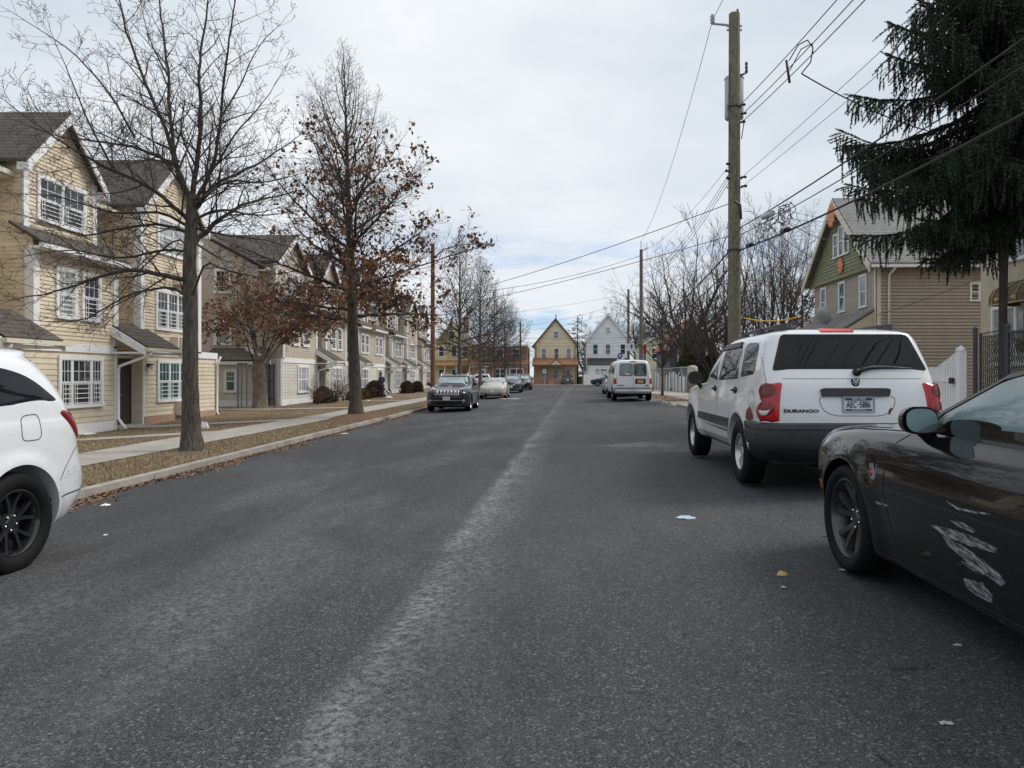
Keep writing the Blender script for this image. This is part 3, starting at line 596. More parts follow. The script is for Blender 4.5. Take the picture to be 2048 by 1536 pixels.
m = MB(); fbox(m, lf, -.1, 2.9, 1.98, 2.14, .22, .3); fbox(m, lf, -.05, .12, -.3, 2.0, .02, .07); fbox(m, lf, 0, 2.6, -.3, .14, .02, .06); m.slab([(-14.62, 36.4, 2.0), (-14.62, 36.4, 2.2), (-15.9, 36.4, 2.95), (-15.9, 36.4, 2.75)], (0, -.06, 0)); fbox(m, Face((-14.3, 36.95, 0), (-1, 0, 0), (0, -1, 0)), -.02, .18, -.2, 2.3, .0, .1); m.build('corner_board', 'trim_white', b2)
window(b2, lf, 1.3, 1.95, .55, 1.75, (1,), guard=False, glass='house_glass_teal')
dm = MB(); fbox(dm, lf, 2.55, 3.35, -.2, 1.85, .02, .09); dm.build('door', 'door_white', b2)
dm = MB(); fbox(dm, lf, 2.45, 2.55, -.3, 2.0, .02, .12); fbox(dm, lf, 3.35, 3.5, -.3, 2.0, .02, .12); fbox(dm, lf, 2.55, 3.35, 1.85, 2.0, .02, .12); dm.build('door_frame', 'trim_white', b2)
for a in (2.2, 2.35): spout(b2, [Face((-14.3, 37, 0), (-1, 0, 0), (0, -1, 0)).p(a, 7.0, .06), Face((-14.3, 37, 0), (-1, 0, 0), (0, -1, 0)).p(a, 2.9, .06)], .04, 'trim_cream')
window(b2, ef, 2.6, 3.5, 3.0, 4.3, (1,), glass='house_glass_pale'); window(b2, ef, 2.6, 3.5, 5.7, 7.0, (1,), glass='house_glass')
# grey metal gate standing between the burly tree and the wall
gt = thing('metal_gate', 'tall blue-grey metal gate standing open behind the burly tree', 'gate', (-15.2, 36.0, -.15))
g = MB(); 
for x in (-16.0, -15.82, -15.55): g.box(x - .03, x + .03, 35.7, 35.76, -.3, 2.05)
g.box(-16.0, -15.55, 35.7, 35.75, 1.98, 2.05); g.build('post', 'gate_blue', gt)
g = MB(); g.box(-14.95, -14.2, 35.8, 35.83, -.05, 1.95); g.build('gate_panel', 'gate_blue', gt)
g = MB()
for x in (-14.97, -14.72, -14.45, -14.2): g.box(x - .025, x + .025, 35.76, 35.80, -.3, 2.05)
for z in (.25, 1.1, 1.95): g.box(-14.97, -14.2, 35.755, 35.80, z - .02, z + .02)
g.build('gate_frame', 'dark_steel', gt)

# ---- right side: tan house with the green gable, facing the street
def tan_house():
    X, Ya, Yb = 14.0, 31.0, 38.4; zg = .3
    root = thing('gabled_house', 'tan sided house with green shingle gable, orange ornaments and grey roof', 'house', (X, Ya, zg))
    ff = Face((X, 0, 0), (0, 1, 0), (-1, 0, 0)); sf = Face((X, Ya, 0), (1, 0, 0), (0, -1, 0))
    m = MB(); m.box(X + .01, X + 12, Ya + .01, Yb - .01, -.5, 6.2); m.build('wall', 'tan_siding', root)
    m = MB(); lap(m, ff, [(Ya, 0), (Yb, 0), (Yb, 6.2), (Ya, 6.2)]); m.build('front_siding', 'tan_siding', root)
    m = MB(); lap(m, sf, [(0, 0), (12, 0), (12, 6.6), (0, 6.6)], .145, .05); m.build('side_siding', 'tan_siding', root)
    ym = (Ya + Yb) / 2; zr, ze = 10.0, 6.65
    m = MB(); lap(m, ff, [(Ya - .1, 6.2), (Yb + .1, 6.2), (Yb + .1, 6.5), (ym, zr - .1), (Ya - .1, 6.5)], .17, .03, d=.14); fbox(m, ff, Ya - .1, Yb + .1, 6.14, 6.2, .0, .2); m.build('gable_wall', 'green_scallop', root)
    m = MB(); over, so = .5, .5; sl = (zr - ze) / (ym - Ya)
    for e in (Ya - so, Yb + so):
        z = ze - sl * so; P = [ff.p(e, z, over), ff.p(ym, zr, over), ff.p(ym, zr, -12), ff.p(e, z, -12)]; m.slab(P if e > ym else P[::-1], (0, 0, .1))
    m.build('roof', 'grey_shingle', root)
    m = MB(); rake(m, ff, Ya, Yb, ze, zr, over, .34, so, .06); m.build('bargeboard', 'trim_cream', root)
    m = MB()
    for e, a in ((Ya - so, 1), (Yb + so, -1)):
        for t in (.02, .14, .27, .40, .53, .66, .8):
            y = e + (ym - e) * t; z = ze - sl * so + (zr - ze + sl * so) * t - .17; r = .13 if t > .05 else .2
            m.lathe([(.001, .0), (r * .5, .04), (r * .5, .05), (.001, .07)], ff.p(y, z, over + .055), 'x', 10)
    m.build('ornament', 'orange_trim', root)
    for cy, cz, r, d in ((ym, zr - .75, .55, over + .03), (ym - .3, 6.75, .36, .2)):
        m = MB()
        pts = [ff.p(cy + r * .8 * math.cos(q) * (1 + .12 * math.cos(10 * q)), cz + r * math.sin(q) * (1 + .12 * math.cos(10 * q)), d) for q in np.linspace(0, 2 * math.pi, 40, endpoint=False)]
        m.slab(pts, (-.05, 0, 0)); m.build('carved_fan', 'orange_trim', root)
    for q in (-.95, -.3, .35): window(root, ff, ym + q - .3, ym + q + .32, 7.2, 8.4 if q != -.3 else 8.7, (1,), .07, guard=False, d=.17, grid=False)
    for q, g in ((31.9, 'house_glass_pale'), (34.3, 'house_glass_teal'), (36.7, 'house_glass_pale')): window(root, ff, q, q + .78, 4.5, 6.02, (1,), .08, g, False, False)
    window(root, sf, 4.05, 4.5, 4.65, 5.5, (1,), .06, guard=False, grid=False)
    m = MB(); fbox(m, sf, .0, .16, 0, 6.2, .02, .06); fbox(m, ff, Ya, Ya + .14, 0, 6.15, .02, .06); fbox(m, sf, 4.72, 4.9, 0, 6.2, .02, .07); m.build('corner_board', 'trim_cream', root)
    m = MB(); fbox(m, sf, -.45, 11, 6.08, 6.2, .42, .56); m.build('gutter', 'trim_white', root)
    spout(root, [sf.p(.62, 6.1, .48), sf.p(.5, 5.8, .1), sf.p(.5, .2, .1)], .055)
    m = MB(); m.slab([ff.p(Ya + .1, 2.95, 2.2), ff.p(Yb, 2.95, 2.2), ff.p(Yb, 4.35, -.05), ff.p(Ya + .1, 4.35, -.05)][::-1], (0, 0, .1)); m.build('porch_roof', 'grey_shingle', root)
    m = MB(); m.slab([ff.p(Ya + .12, .2, 2.1), ff.p(Ya + .12, 2.95, 2.1), ff.p(Ya + .12, 4.25, 0), ff.p(Ya + .12, .2, 0)], (0, .1, 0)); m.build('porch_wall', 'stucco', root)
    d = thing('satellite_dish', 'grey satellite dish at the tan house porch roof', 'satellite dish', (12.6, 33.2, 3.45))
    m = MB(); m.lathe([(.001, 0), (.18, .02), (.32, .07), (.42, .13), (.43, .14), (.32, .09), (.001, .03)], (0, 0, .75), 'x', 20); o = m.build('reflector', 'metal_grey', d, smooth=True, world=False); o.rotation_euler = (0, R(-20), R(25))
    m = MB(); m.tube([(0, 0, 0), (0, 0, .65), (.1, 0, .75)], .03); m.tube([(0, 0, .6), (-.4, 0, .65)], .015); m.build('arm', 'metal_grey', d, world=False)
tan_house()
def stucco_house():
    X, Ya, Yb = 14.0, 10.0, 23.4
    root = thing('stucco_house', 'beige stucco house with brown awning over a picture window', 'house', (X, Ya, .35))
    ff = Face((X, 0, 0), (0, 1, 0), (-1, 0, 0))
    m = MB(); m.box(X, X + 10, Ya, Yb, -.3, 9.5); m.build('wall', 'stucco', root)
    m = MB(); m.box(X - .3, X + 10.2, Ya - .2, Yb + .2, 9.5, 9.75); m.build('roof', 'trim_cream', root)
    window(root, ff, 18.0, 22.75, 1.7, 3.6, (1.6, 1.6, 1), .08, 'curtain_glass', False, False, sash=False)
    window(root, ff, 19.0, 22.4, 4.9, 6.9, (1, 1), .1, 'house_glass_pale', False, False)
    m = MB(); prof = [(0, 4.22), (.35, 4.2), (.65, 4.12), (.9, 3.96), (1.02, 3.74), (1.03, 3.5)]; n = len(prof)
    A = [ff.p(18.2, z, d) for d, z in prof]; B = [ff.p(21.3, z, d) for d, z in prof]
    m.add(A + B, [(i, i + 1, n + i + 1, n + i) for i in range(n - 1)]); m.add([ff.p(21.3, 3.5, 0)] + B, [tuple(range(n + 1))]); m.add([ff.p(18.2, 3.5, 0)] + A, [tuple(range(n, -1, -1))])
    mat('awning_brown', (.13, .10, .065), .8); aw = m.build('awning', 'awning_brown', root)
    m = MB()
    for q in np.linspace(18.4, 21.1, 6): m.tube([ff.p(q, z + .012, d + .012) for d, z in prof], .022, 5)
    m.tube([ff.p(18.2, 3.5, 1.04), ff.p(21.3, 3.5, 1.04)], .02, 5); m.tube([ff.p(21.32, 3.5, .0), ff.p(21.32, 3.5, 1.04)], .02, 5)
    mat('gold_trim', (.50, .38, .16), .5); m.build('awning_piping', 'gold_trim', aw)
    m = MB()
    for q in np.linspace(18.6, 20.9, 4): c = ff.p(q, 3.66, 1.035); m.slab([c + Vector((0, dy, dz)) for dy, dz in ((-.14, 0), (0, .07), (.14, 0), (0, -.07))], (-.012, 0, 0))
    m.build('awning_motif', 'gold_trim', aw)
    hb = thing('hanging_basket', 'hanging flower basket with red blooms under the brown awning', 'hanging basket', (12.9, 19.6, 2.3))
    m = MB(); m.lathe([(.02, -.25), (.14, -.2), (.2, -.05), (.2, 0)], (0, 0, 0), 'z', 14); m.build('basket', 'brown_hedge', hb, world=False)
    m = MB(); r = random.Random(2)
    for i in range(60):
        a, q, h = r.uniform(0, 6.28), r.uniform(0, .25), r.uniform(-.05, .16); c = Vector((q * math.cos(a), q * math.sin(a), h)); u = Vector((r.uniform(-1, 1), r.uniform(-1, 1), r.uniform(-1, 1))).normalized() * .06; v = u.orthogonal().normalized() * .05; m.add([c - u, c - v, c + u, c + v], [(0, 1, 2, 3)], i % 3 == 0)
    mat('bloom_red', (.55, .02, .03), .6); m.build('flowers', ['bloom_red', 'evergreen'], hb, world=False)
    m = MB(); m.tube([(0, 0, 0), (0, 0, .85)], .006, 4); m.build('wire', 'wire_black', hb, world=False)
stucco_house()

# ---- far houses across the cross street
def simple_house(name, label, X0, X1, Y, ze, zr, depth, wallm, roofm, trimm, z0=.1):
    root = thing(name, label, 'house', ((X0 + X1) / 2, Y, z0)); ff = Face((0, Y, 0), (1, 0, 0), (0, -1, 0)); xm = (X0 + X1) / 2
    m = MB(); m.box(X0 + .01, X1 - .01, Y + .01, Y + depth, 0, ze); m.build('wall', wallm, root)
    m = MB(); lap(m, ff, [(X0, z0), (X1, z0), (X1, ze), (xm, zr - .05), (X0, ze)], .2, .035); m.build('siding', wallm, root)
    m = MB(); gable_roof(m, ff, X0, X1, ze, zr, depth, .3, side_over=.35); m.build('roof', roofm, root)
    m = MB(); rake(m, ff, X0, X1, ze, zr, .3, .28, .35); m.build('bargeboard', trimm, root)
    return root, ff
h, ff = simple_house('yellow_house', 'yellow house with brown trimmed steep gable and brown front porch', -3.35, 3.2, 110, 6.35, 10.3, 12, 'yellow_siding', 'brown_roof', 'brown_trim')
for x, g in ((-2.3, 'house_glass_pale'), (-.35, 'house_glass'), (1.55, 'house_glass_pale')): window(h, ff, x, x + .85, 4.05, 5.75, (1,), .08, g, False, False, d=.03)
window(h, ff, -.5, .5, 7.1, 8.4, (1,), .1, 'house_glass_pale', False, False, d=.04)
m = MB(); m.slab([(-3.6, 107.6, 3.05), (3.4, 107.6, 3.05), (3.4, 110, 4.1), (-3.6, 110, 4.1)], (0, 0, .1)); m.build('porch_roof', 'brown_roof', h)
pf = Face((0, 107.5, 0), (1, 0, 0), (0, -1, 0)); m = MB(); lap(m, pf, [(-1.0, 3.1), (.95, 3.1), (0, 3.85)], .2, .02); m.build('porch_gable', 'yellow_siding', h)
m = MB(); rake(m, pf, -1.0, 1.0, 3.15, 4.0, .05, .14, .15); fbox(m, pf, -3.6, 3.4, 2.85, 3.05, .0, .1); m.build('porch_fascia', 'brown_trim', h)
m = MB()
for x in (-3.3, -1.25, 1.1, 3.0): m.box(x - .06, x + .06, 107.6, 107.72, .1, 2.9)
m.build('porch_post', 'brown_trim', h)
window(h, ff, -.55, .45, .95, 2.5, (1,), .09, 'house_glass', False, False, d=.03); window(h, ff, 1.35, 2.3, .95, 2.5, (1,), .09, 'house_glass', False, False, d=.03)
m = MB(); fbox(m, ff, -2.3, -1.4, .3, 2.4, .03, .1); m.build('door', 'door_white', h); m = MB(); fbox(m, ff, -2.1, -1.6, 1.3, 2.3, .1, .12); m.build('door_glass', 'house_glass', h)
m = MB(); fbox(m, pf, -3.3, -1.3, .1, 1.05, .3, .42); m.build('porch_wall', 'red_brick', h)
m = MB()
for k in range(4): m.box(-1.25, 1.0, 106.4 + .3 * k, 107.6, .1 + .18 * k, .28 + .18 * k)
m.build('steps', 'foundation_brick', h)
m = MB(); 
for x in (-1.2, -.1, 1.05): m.tube([(x, 106.3, .1), (x, 106.3, 1.0), (x, 107.6, 1.7)], .03, 5)
for x in np.linspace(1.2, 2.9, 9): m.box(x - .012, x + .012, 107.4, 107.42, .9, 1.75)
m.build('railing', 'brown_trim', h)
m = MB(); m.tube([(0, 109.6, 10.3), (0, 109.6, 10.9)], .08, 6); m.build('finial', 'brown_trim', h)
for x in (-3.3, 3.1): spout(h, [(x, 109.8, 6.2), (x * .94, 109.9, 5.8), (x * .94, 109.9, 4.1)], .05, 'brown_trim')
h, ff = simple_house('white_house', 'white clapboard house with dark porch roof behind the white fence', 4.7, 11.4, 110, 7.0, 11.0, 12, 'white_siding', 'slate_shingle', 'trim_white')
for x, g in ((5.65, 'house_glass_teal'), (7.6, 'house_glass_pale'), (9.9, 'house_glass')): window(h, ff, x, x + .9, 4.7, 6.4, (1,), .09, g, False, False, d=.03)
window(h, ff, 7.6, 8.5, 7.9, 9.0, (1,), .1, 'curtain_glass', False, False, d=.04)
m = MB(); m.box(4.9, 11.2, 108.2, 110, .1, 3.1); m.build('porch_wall', 'white_siding', h)
m = MB(); m.slab([(4.8, 108.0, 3.1), (11.4, 108.0, 3.1), (11.4, 110, 4.1), (4.8, 110, 4.1)], (0, 0, .1)); m.build('porch_roof', 'dark_roof', h)
window(h, Face((0, 108.2, 0), (1, 0, 0), (0, -1, 0)), 5.9, 8.6, 1.3, 2.6, (1, 1.6, 1), .1, 'curtain_glass', False, False)
pf = Face((0, 107.9, 0), (1, 0, 0), (0, -1, 0)); m = MB(); lap(m, pf, [(9.0, 2.9), (11.2, 2.9), (10.1, 4.2)], .2, .02); rake(m, pf, 9.0, 11.2, 3.0, 4.25, .04, .14, .1); m.build('porch_gable', 'white_siding', h)
h, ff = simple_house('bright_yellow_house', 'bright yellow house with brown porch roof behind the street trees', -18.6, -12.9, 108, 6.3, 9.6, 11, 'bright_yellow_siding', 'slate_shingle', 'trim_cream')
for x in (-17.9, -16.0, -14.3): window(h, ff, x, x + .95, 4.3, 6.0, (1,), .1, 'house_glass', False, False, d=.03)
window(h, ff, -16.4, -15.3, 7.0, 8.3, (1,), .1, 'house_glass', False, False, d=.04)
m = MB(); m.slab([(-19, 105.8, 2.9), (-12.6, 105.8, 2.9), (-12.6, 108, 3.7), (-19, 108, 3.7)], (0, 0, .1)); m.build('porch_roof', 'brown_roof', h)
for x in (-17.9, -15.9): window(h, ff, x, x + .9, 1.0, 2.5, (1,), .1, 'house_glass', False, False, d=.03)
m = MB(); fbox(m, ff, -14.6, -13.7, .2, 2.4, .03, .1); m.build('door', 'red_brick', h)
m = MB()
for x in (-18.7, -16.6, -14.9, -12.9): m.box(x - .07, x + .07, 105.9, 106.04, .1, 2.9)
m.build('porch_post', 'trim_cream', h)
m = MB(); m.box(-14.5, -13.7, 111, 111.8, 8.2, 10.6); m.build('chimney', 'red_brick', h)
h = thing('brick_building', 'red brick building with a row of white ground floor windows', 'building', (-8.4, 106, .1)); ff = Face((0, 106, 0), (1, 0, 0), (0, -1, 0))
m = MB(); m.box(-12.6, -4.3, 106, 116, 0, 5.9); m.build('wall', 'red_brick', h)
m = MB(); m.slab([(-12.8, 105.2, 3.0), (-4.1, 105.2, 3.0), (-4.1, 106, 3.7), (-12.8, 106, 3.7)], (0, 0, .1)); m.build('canopy_roof', 'brown_roof', h)
m = MB(); fbox(m, ff, -12.8, -4.2, 2.72, 2.98, .0, .12); fbox(m, ff, -12.7, -4.2, 5.8, 6.1, .0, .15); m.build('cornice', 'trim_white', h)
window(h, ff, -9.4, -7.3, .9, 2.6, (1, 1), .16, 'house_glass', False, False, d=.02); window(h, ff, -7.0, -4.8, .9, 2.6, (1, 1), .16, 'house_glass', False, False, d=.02)
for x in (-11.5, -9.0, -6.6): window(h, ff, x, x + 1.2, 4.1, 5.5, (1,), .1, 'house_glass', False, False, d=.02)
m = MB(); fbox(m, ff, -11.6, -10.5, .2, 2.5, .02, .09); o = m.build('door', 'door_white', h); m = MB(); fbox(m, ff, -11.35, -10.75, .5, 2.2, .09, .11); m.build('door_glass', 'house_glass', o)
# ---- houses on the right beyond the fence
h, ff = simple_house('grey_house', 'grey shingled house with white trim and orange tiled roof', 10.9, 15.2, 68, 4.3, 6.9, 9, 'slate_shingle', 'orange_roof', 'trim_white')
window(h, ff, 11.6, 12.7, 2.4, 4.2, (1,), .13, 'house_glass_pale', False, False, d=.04); window(h, ff, 13.5, 14.5, 2.4, 4.2, (1,), .13, 'house_glass', False, False, d=.04)
h, ff = simple_house('pale_yellow_house', 'pale yellow house half hidden behind the utility poles', 11.0, 17.5, 88, 5.6, 7.6, 10, 'pale_yellow_siding', 'slate_shingle', 'trim_white')
for x in (11.8, 13.6, 15.6): window(h, ff, x, x + .9, 3.5, 4.9, (1,), .1, 'house_glass', False, False, d=.03)
h, ff = simple_house('brown_house', 'low brown house behind bare trees left of the tan house', 15.5, 21.5, 52, 3.4, 5.6, 8, 'beige_siding', 'slate_shingle', 'trim_cream')
window(h, ff, 17.4, 18.5, 1.7, 3.0, (1,), .1, 'house_glass', False, False, d=.03)
# ---------------------------------------------------------------- vehicles (local axes: +y forward, x right, z up)
m_paint('paint_white', (.74, .75, .76), .3, dirt=.30); m_paint('paint_white_clean', (.76, .77, .78), .22, dirt=.12); m_paint('paint_white_van', (.82, .83, .84), .4, coat=.5, dirt=.35); m_paint('paint_black', (.0055, .0065, .007), .22, dirt=.05, dirtcol=(.10, .10, .10)); m_paint('paint_navy', (.012, .014, .02), .22, dirt=.10, dirtcol=(.15, .15, .15))
m_paint('paint_champagne', (.50, .46, .39), .35, dirt=.2); m_paint('paint_charcoal', (.045, .05, .056), .3, dirt=.2); m_paint('paint_blue', (.018, .03, .06), .25, dirt=.15)
mat('plastic_grey', (.040, .042, .047), .55, var=.3, vscale=6); mat('plastic_black', (.012, .012, .013), .45); mat('underbody', (.006, .006, .006), .9); mat('seam_black', (.02, .02, .02), .8); mat('seam_grey', (.17, .175, .18), .8)
mat('alloy_silver', (.52, .52, .51), .32, metal=.8, var=.1); mat('alloy_dark', (.085, .082, .086), .32, metal=.75, var=.2); mat('alloy_black', (.012, .012, .013), .25, coat=.6); mat('chrome', (.75, .75, .76), .12, metal=1., var=.03); mat('grille_chrome', (.72, .72, .73), .35, metal=.3, var=.03); mat('rust', (.16, .055, .025), .95, var=.5, vscale=25, bump=.5)
m_glass('lamp_red', (.42, .012, .014), .12, .6); m_glass('lamp_dark_red', (.16, .008, .012), .1, .6); m_glass('lamp_bright_red', (.62, .03, .025), .15); m_glass('lamp_clear', (.50, .51, .52), .12, .6); m_glass('lamp_amber', (.45, .10, .03), .3); m_glass('headlamp_haze', (.52, .47, .38), .25)
mat('plate_white', (.72, .73, .75), .45, var=.05); mat('plate_navy', (.02, .035, .12), .5); mat('plate_orange', (.62, .34, .16), .5); mat('ink_navy', (.015, .018, .04), .5)
m, nt, b = newmat('mirror_glass'); b.inputs['Base Color'].default_value = (.30, .40, .41, 1); b.inputs['Metallic'].default_value = 1; b.inputs['Roughness'].default_value = .06
m, nt, b = newmat('scrape'); s_ = nd(nt, 'ShaderNodeSeparateXYZ'); lk(nt, nd(nt, 'ShaderNodeTexCoord').outputs['Object'], s_.inputs[0]); _, y_, z_ = s_.outputs
al, ac = mth(nt, 'ADD', mth(nt, 'MULTIPLY', y_, .985), mth(nt, 'MULTIPLY', z_, .17)), mth(nt, 'ADD', mth(nt, 'MULTIPLY', y_, -.17), mth(nt, 'MULTIPLY', z_, .985))
n_ = noise(nt, comb(nt, mth(nt, 'MULTIPLY', al, 7), mth(nt, 'MULTIPLY', ac, 90), 0), 1.0, 6, .7); lk(nt, ramp(nt, n_, [(.4, (.22, .23, .24)), (.6, (.48, .49, .50))]), b.inputs['Base Color']); b.inputs['Roughness'].default_value = .8
lk(nt, ramp(nt, mth(nt, 'MULTIPLY_ADD', noise(nt, comb(nt, 0, mth(nt, 'MULTIPLY', al, 11), mth(nt, 'MULTIPLY', ac, 30)), 1.0, 6, .8), .6, mth(nt, 'MULTIPLY', n_, .5)), [(.46, 0.), (.64, .95)]), b.inputs['Alpha'])
m, nt, b = newmat('scuff'); n_ = noise(nt, nd(nt, 'ShaderNodeTexCoord').outputs['Object'], 38, 6, .8); b.inputs['Base Color'].default_value = (.09, .09, .09, 1); b.inputs['Roughness'].default_value = .9; lk(nt, ramp(nt, n_, [(.55, 0.), (.66, .8)]), b.inputs['Alpha'])

def pchip(x, y, q):
    x, y = np.asarray(x, float), np.asarray(y, float); h = np.diff(x); d = np.diff(y) / h; m = np.zeros_like(y)
    for i in range(1, len(y) - 1):
        if d[i - 1] * d[i] > 0: w1, w2 = 2 * h[i] + h[i - 1], h[i] + 2 * h[i - 1]; m[i] = (w1 + w2) / (w1 / d[i - 1] + w2 / d[i])
    m[0], m[-1] = d[0], d[-1]; i = np.clip(np.searchsorted(x, q, 'right') - 1, 0, len(h) - 1); t = (q - x[i]) / h[i]
    return (2 * t**3 - 3 * t**2 + 1) * y[i] + (t**3 - 2 * t**2 + t) * h[i] * m[i] + (-2 * t**3 + 3 * t**2) * y[i + 1] + (t**3 - t**2) * h[i] * m[i + 1]
def outline(yf, yr, w, nf, nr, K, taper=.045):
    L = yf - yr; a = min(1.0, L * .49); t = np.linspace(0, np.pi / 2, 60)
    x = np.concatenate([w * np.sin(t) ** (2 / nf), w * np.cos(t) ** (2 / nr)]); y = np.concatenate([yf - a + a * np.cos(t) ** (2 / nf), yr + a - a * np.sin(t) ** (2 / nr)])
    s = np.concatenate([[0], np.cumsum(np.hypot(np.diff(x), np.diff(y)))]); q = np.linspace(0, s[-1], K)
    X, Y = np.interp(q, s, x), np.interp(q, s, y); X = X * (1 - taper * np.clip((np.abs(Y) - 1.1) / 1.4, 0, 1) ** 2); return X, Y
def car_mesh(tab, K=110, sub=6, wheels=(), arch=.42, flare=0., flw=.2, depth=.42, taper=.045):
    tab = np.array(tab, float); q = np.linspace(0, len(tab) - 1, (len(tab) - 1) * sub + 1); T = np.stack([pchip(np.arange(len(tab)), tab[:, c], q) for c in range(6)], 1); V = []
    for z, yf, yr, w, nf, nr in T:
        X, Y = outline(yf, yr, max(w, .004), nf, nr, K, taper); V += [(a, b_, z) for a, b_ in zip(X, Y)] + [(-a, b_, z) for a, b_ in zip(X[-2:0:-1], Y[-2:0:-1])]
    V = np.array(V); n = 2 * K - 2; N = len(T)
    for ya, rw in wheels:
        if flare:
            r = np.hypot(V[:, 1] - ya, V[:, 2] - rw); k = np.clip(1 - (r - arch) / flw, 0, 1); k = k * k * (3 - 2 * k) * (np.abs(V[:, 0]) > .6) * (V[:, 2] < rw + arch + flw); V[:, 0] += np.sign(V[:, 0]) * flare * k
    F_ = [(i * n + j, (i + 1) * n + j, (i + 1) * n + (j + 1) % n, i * n + (j + 1) % n) for i in range(N - 1) for j in range(n)]
    F_ += [tuple(range(n)), tuple(range(N * n - 1, (N - 1) * n - 1, -1))]
    me = bpy.data.meshes.new('body'); me.from_pydata([tuple(v) for v in V], [], F_)
    bm = bmesh.new(); bm.from_mesh(me); bmesh.ops.recalc_face_normals(bm, faces=bm.faces); bm.to_mesh(me); bm.free()
    if wheels:
        me.materials.append(MATS['underbody']); me.materials.append(MATS['underbody']); o = bpy.data.objects.new('body', me); COL.objects.link(o); c = MB(); wmax = float(np.abs(V[:, 0]).max())
        for ya, rw in wheels:
            for s in (-1, 1): lo, hi = sorted((s * (wmax - depth), s * (wmax + .5))); c.lathe([(arch, lo), (arch, hi)], (0, ya, rw), 'x', 56, 1)
        co = c.build('cutter', ['underbody', 'underbody']); bm = bmesh.new(); bm.from_mesh(co.data); bmesh.ops.recalc_face_normals(bm, faces=bm.faces); bm.to_mesh(co.data); bm.free()
        md = o.modifiers.new('b', 'BOOLEAN'); md.operation = 'DIFFERENCE'; md.object = co; md.solver = 'EXACT'
        dg = bpy.context.evaluated_depsgraph_get(); dg.update(); me2 = bpy.data.meshes.new_from_object(o.evaluated_get(dg)); bpy.data.objects.remove(o); bpy.data.objects.remove(co); bpy.data.meshes.remove(me); me = me2; me.name = 'body'
    return me
def body(root, me, paint, dark=None):
    me.materials.clear(); me.materials.append(MATS[paint]); me.materials.append(MATS['underbody'])
    for p in me.polygons:
        p.use_smooth = True
        if p.material_index == 0 and ((p.normal.z < -.85 and p.center.z < .4) or (dark and dark(p.center))): p.material_index = 1
    me.set_sharp_from_angle(angle=R(35)); o = put('body', me, root, False); bm = bmesh.new(); bm.from_mesh(me); bv = BVHTree.FromBMesh(bm); bm.free(); return o, bv
def ray(kind):
    if kind == 'left': return lambda u, v: (Vector((-3, u, v)), Vector((1, 0, 0)))
    if kind == 'right': return lambda u, v: (Vector((3, u, v)), Vector((-1, 0, 0)))
    if kind == 'rear': return lambda u, v: (Vector((u, -5, v)), Vector((0, 1, 0)))
    if kind == 'front': return lambda u, v: (Vector((u, 5, v)), Vector((0, -1, 0)))
    if kind == 'top': return lambda u, v: (Vector((u, v, 4)), Vector((0, 0, -1)))
    s, fr = kind                                               # corner ray: ('left', 'rear') looks in at 45 degrees, u grows outward from the corner
    sx, sy = (-1 if s == 'left' else 1), (-1 if fr == 'rear' else 1); d = Vector((-sx, -sy, 0)).normalized(); t = Vector((sx, -sy, 0)).normalized()
    return lambda u, v: (Vector((sx * .95, sy * 2.4, v)) - d * 3 + t * u, d)
def patch(bv, rk, pts, mtl, name, parent, off=.004, bulge=0., edge=.05, grid=.06, back=.02, smooth=True):
    """a panel that follows the body: an outline seen along a ray direction, laid on the surface with its own thickness"""
    rf = ray(rk) if not callable(rk) else rk; n = len(pts); P = [Vector(p) for p in pts]; ins = []
    x0, x1 = min(p.x for p in P), max(p.x for p in P); y0, y1 = min(p.y for p in P), max(p.y for p in P)
    def inside(q):
        c = False
        for i in range(n):
            a, b = P[i], P[i - 1]
            if (a.y > q.y) != (b.y > q.y) and q.x < (b.x - a.x) * (q.y - a.y) / (b.y - a.y) + a.x: c = not c
        return c
    def bd(q):
        best = 9
        for i in range(n):
            a, b = P[i], P[i - 1]; e = b - a; t = max(0, min(1, (q - a).dot(e) / max(e.length_squared, 1e-12))); best = min(best, (q - a - e * t).length)
        return best
    nx, ny = int((x1 - x0) / grid) + 1, int((y1 - y0) / grid) + 1
    for i in range(nx + 1):
        for j in range(ny + 1):
            q = Vector((x0 + (x1 - x0) * (i + .5 * (j % 2)) / max(nx, 1), y0 + (y1 - y0) * j / max(ny, 1)))
            if inside(q) and bd(q) > grid * .35: ins.append(q)
    vs, es, fs = delaunay_2d_cdt(P + ins, [(i, (i + 1) % n) for i in range(n)], [], 1, 1e-5)[:3]
    V = []; B = []
    for q in vs:
        o, d = rf(q.x, q.y); h, nm, _, _ = bv.ray_cast(o, d)
        if h is None: h, nm, _, _ = bv.find_nearest(o + d * 2.0)
        if nm.dot(d) > 0: nm = -nm
        e = bd(q) if bulge else 0; V.append(h + nm * (off + bulge * math.sqrt(min(1, e / edge)))); B.append(h - nm * back)
    cnt = {}
    for f in fs:
        for i in range(len(f)): k = (f[i], f[(i + 1) % len(f)]); cnt[k] = 1
    bnd = [k for k in cnt if (k[1], k[0]) not in cnt]; m = MB(); N = len(V)
    m.add(V + B, [tuple(f) for f in fs] + [(b, a, a + N, b + N) for a, b in bnd]); o = m.build(name, mtl, parent, world=False, sharp=40 if smooth else None)
    bm = bmesh.new(); bm.from_mesh(o.data); bmesh.ops.recalc_face_normals(bm, faces=bm.faces)
    bm.to_mesh(o.data); bm.free(); return o
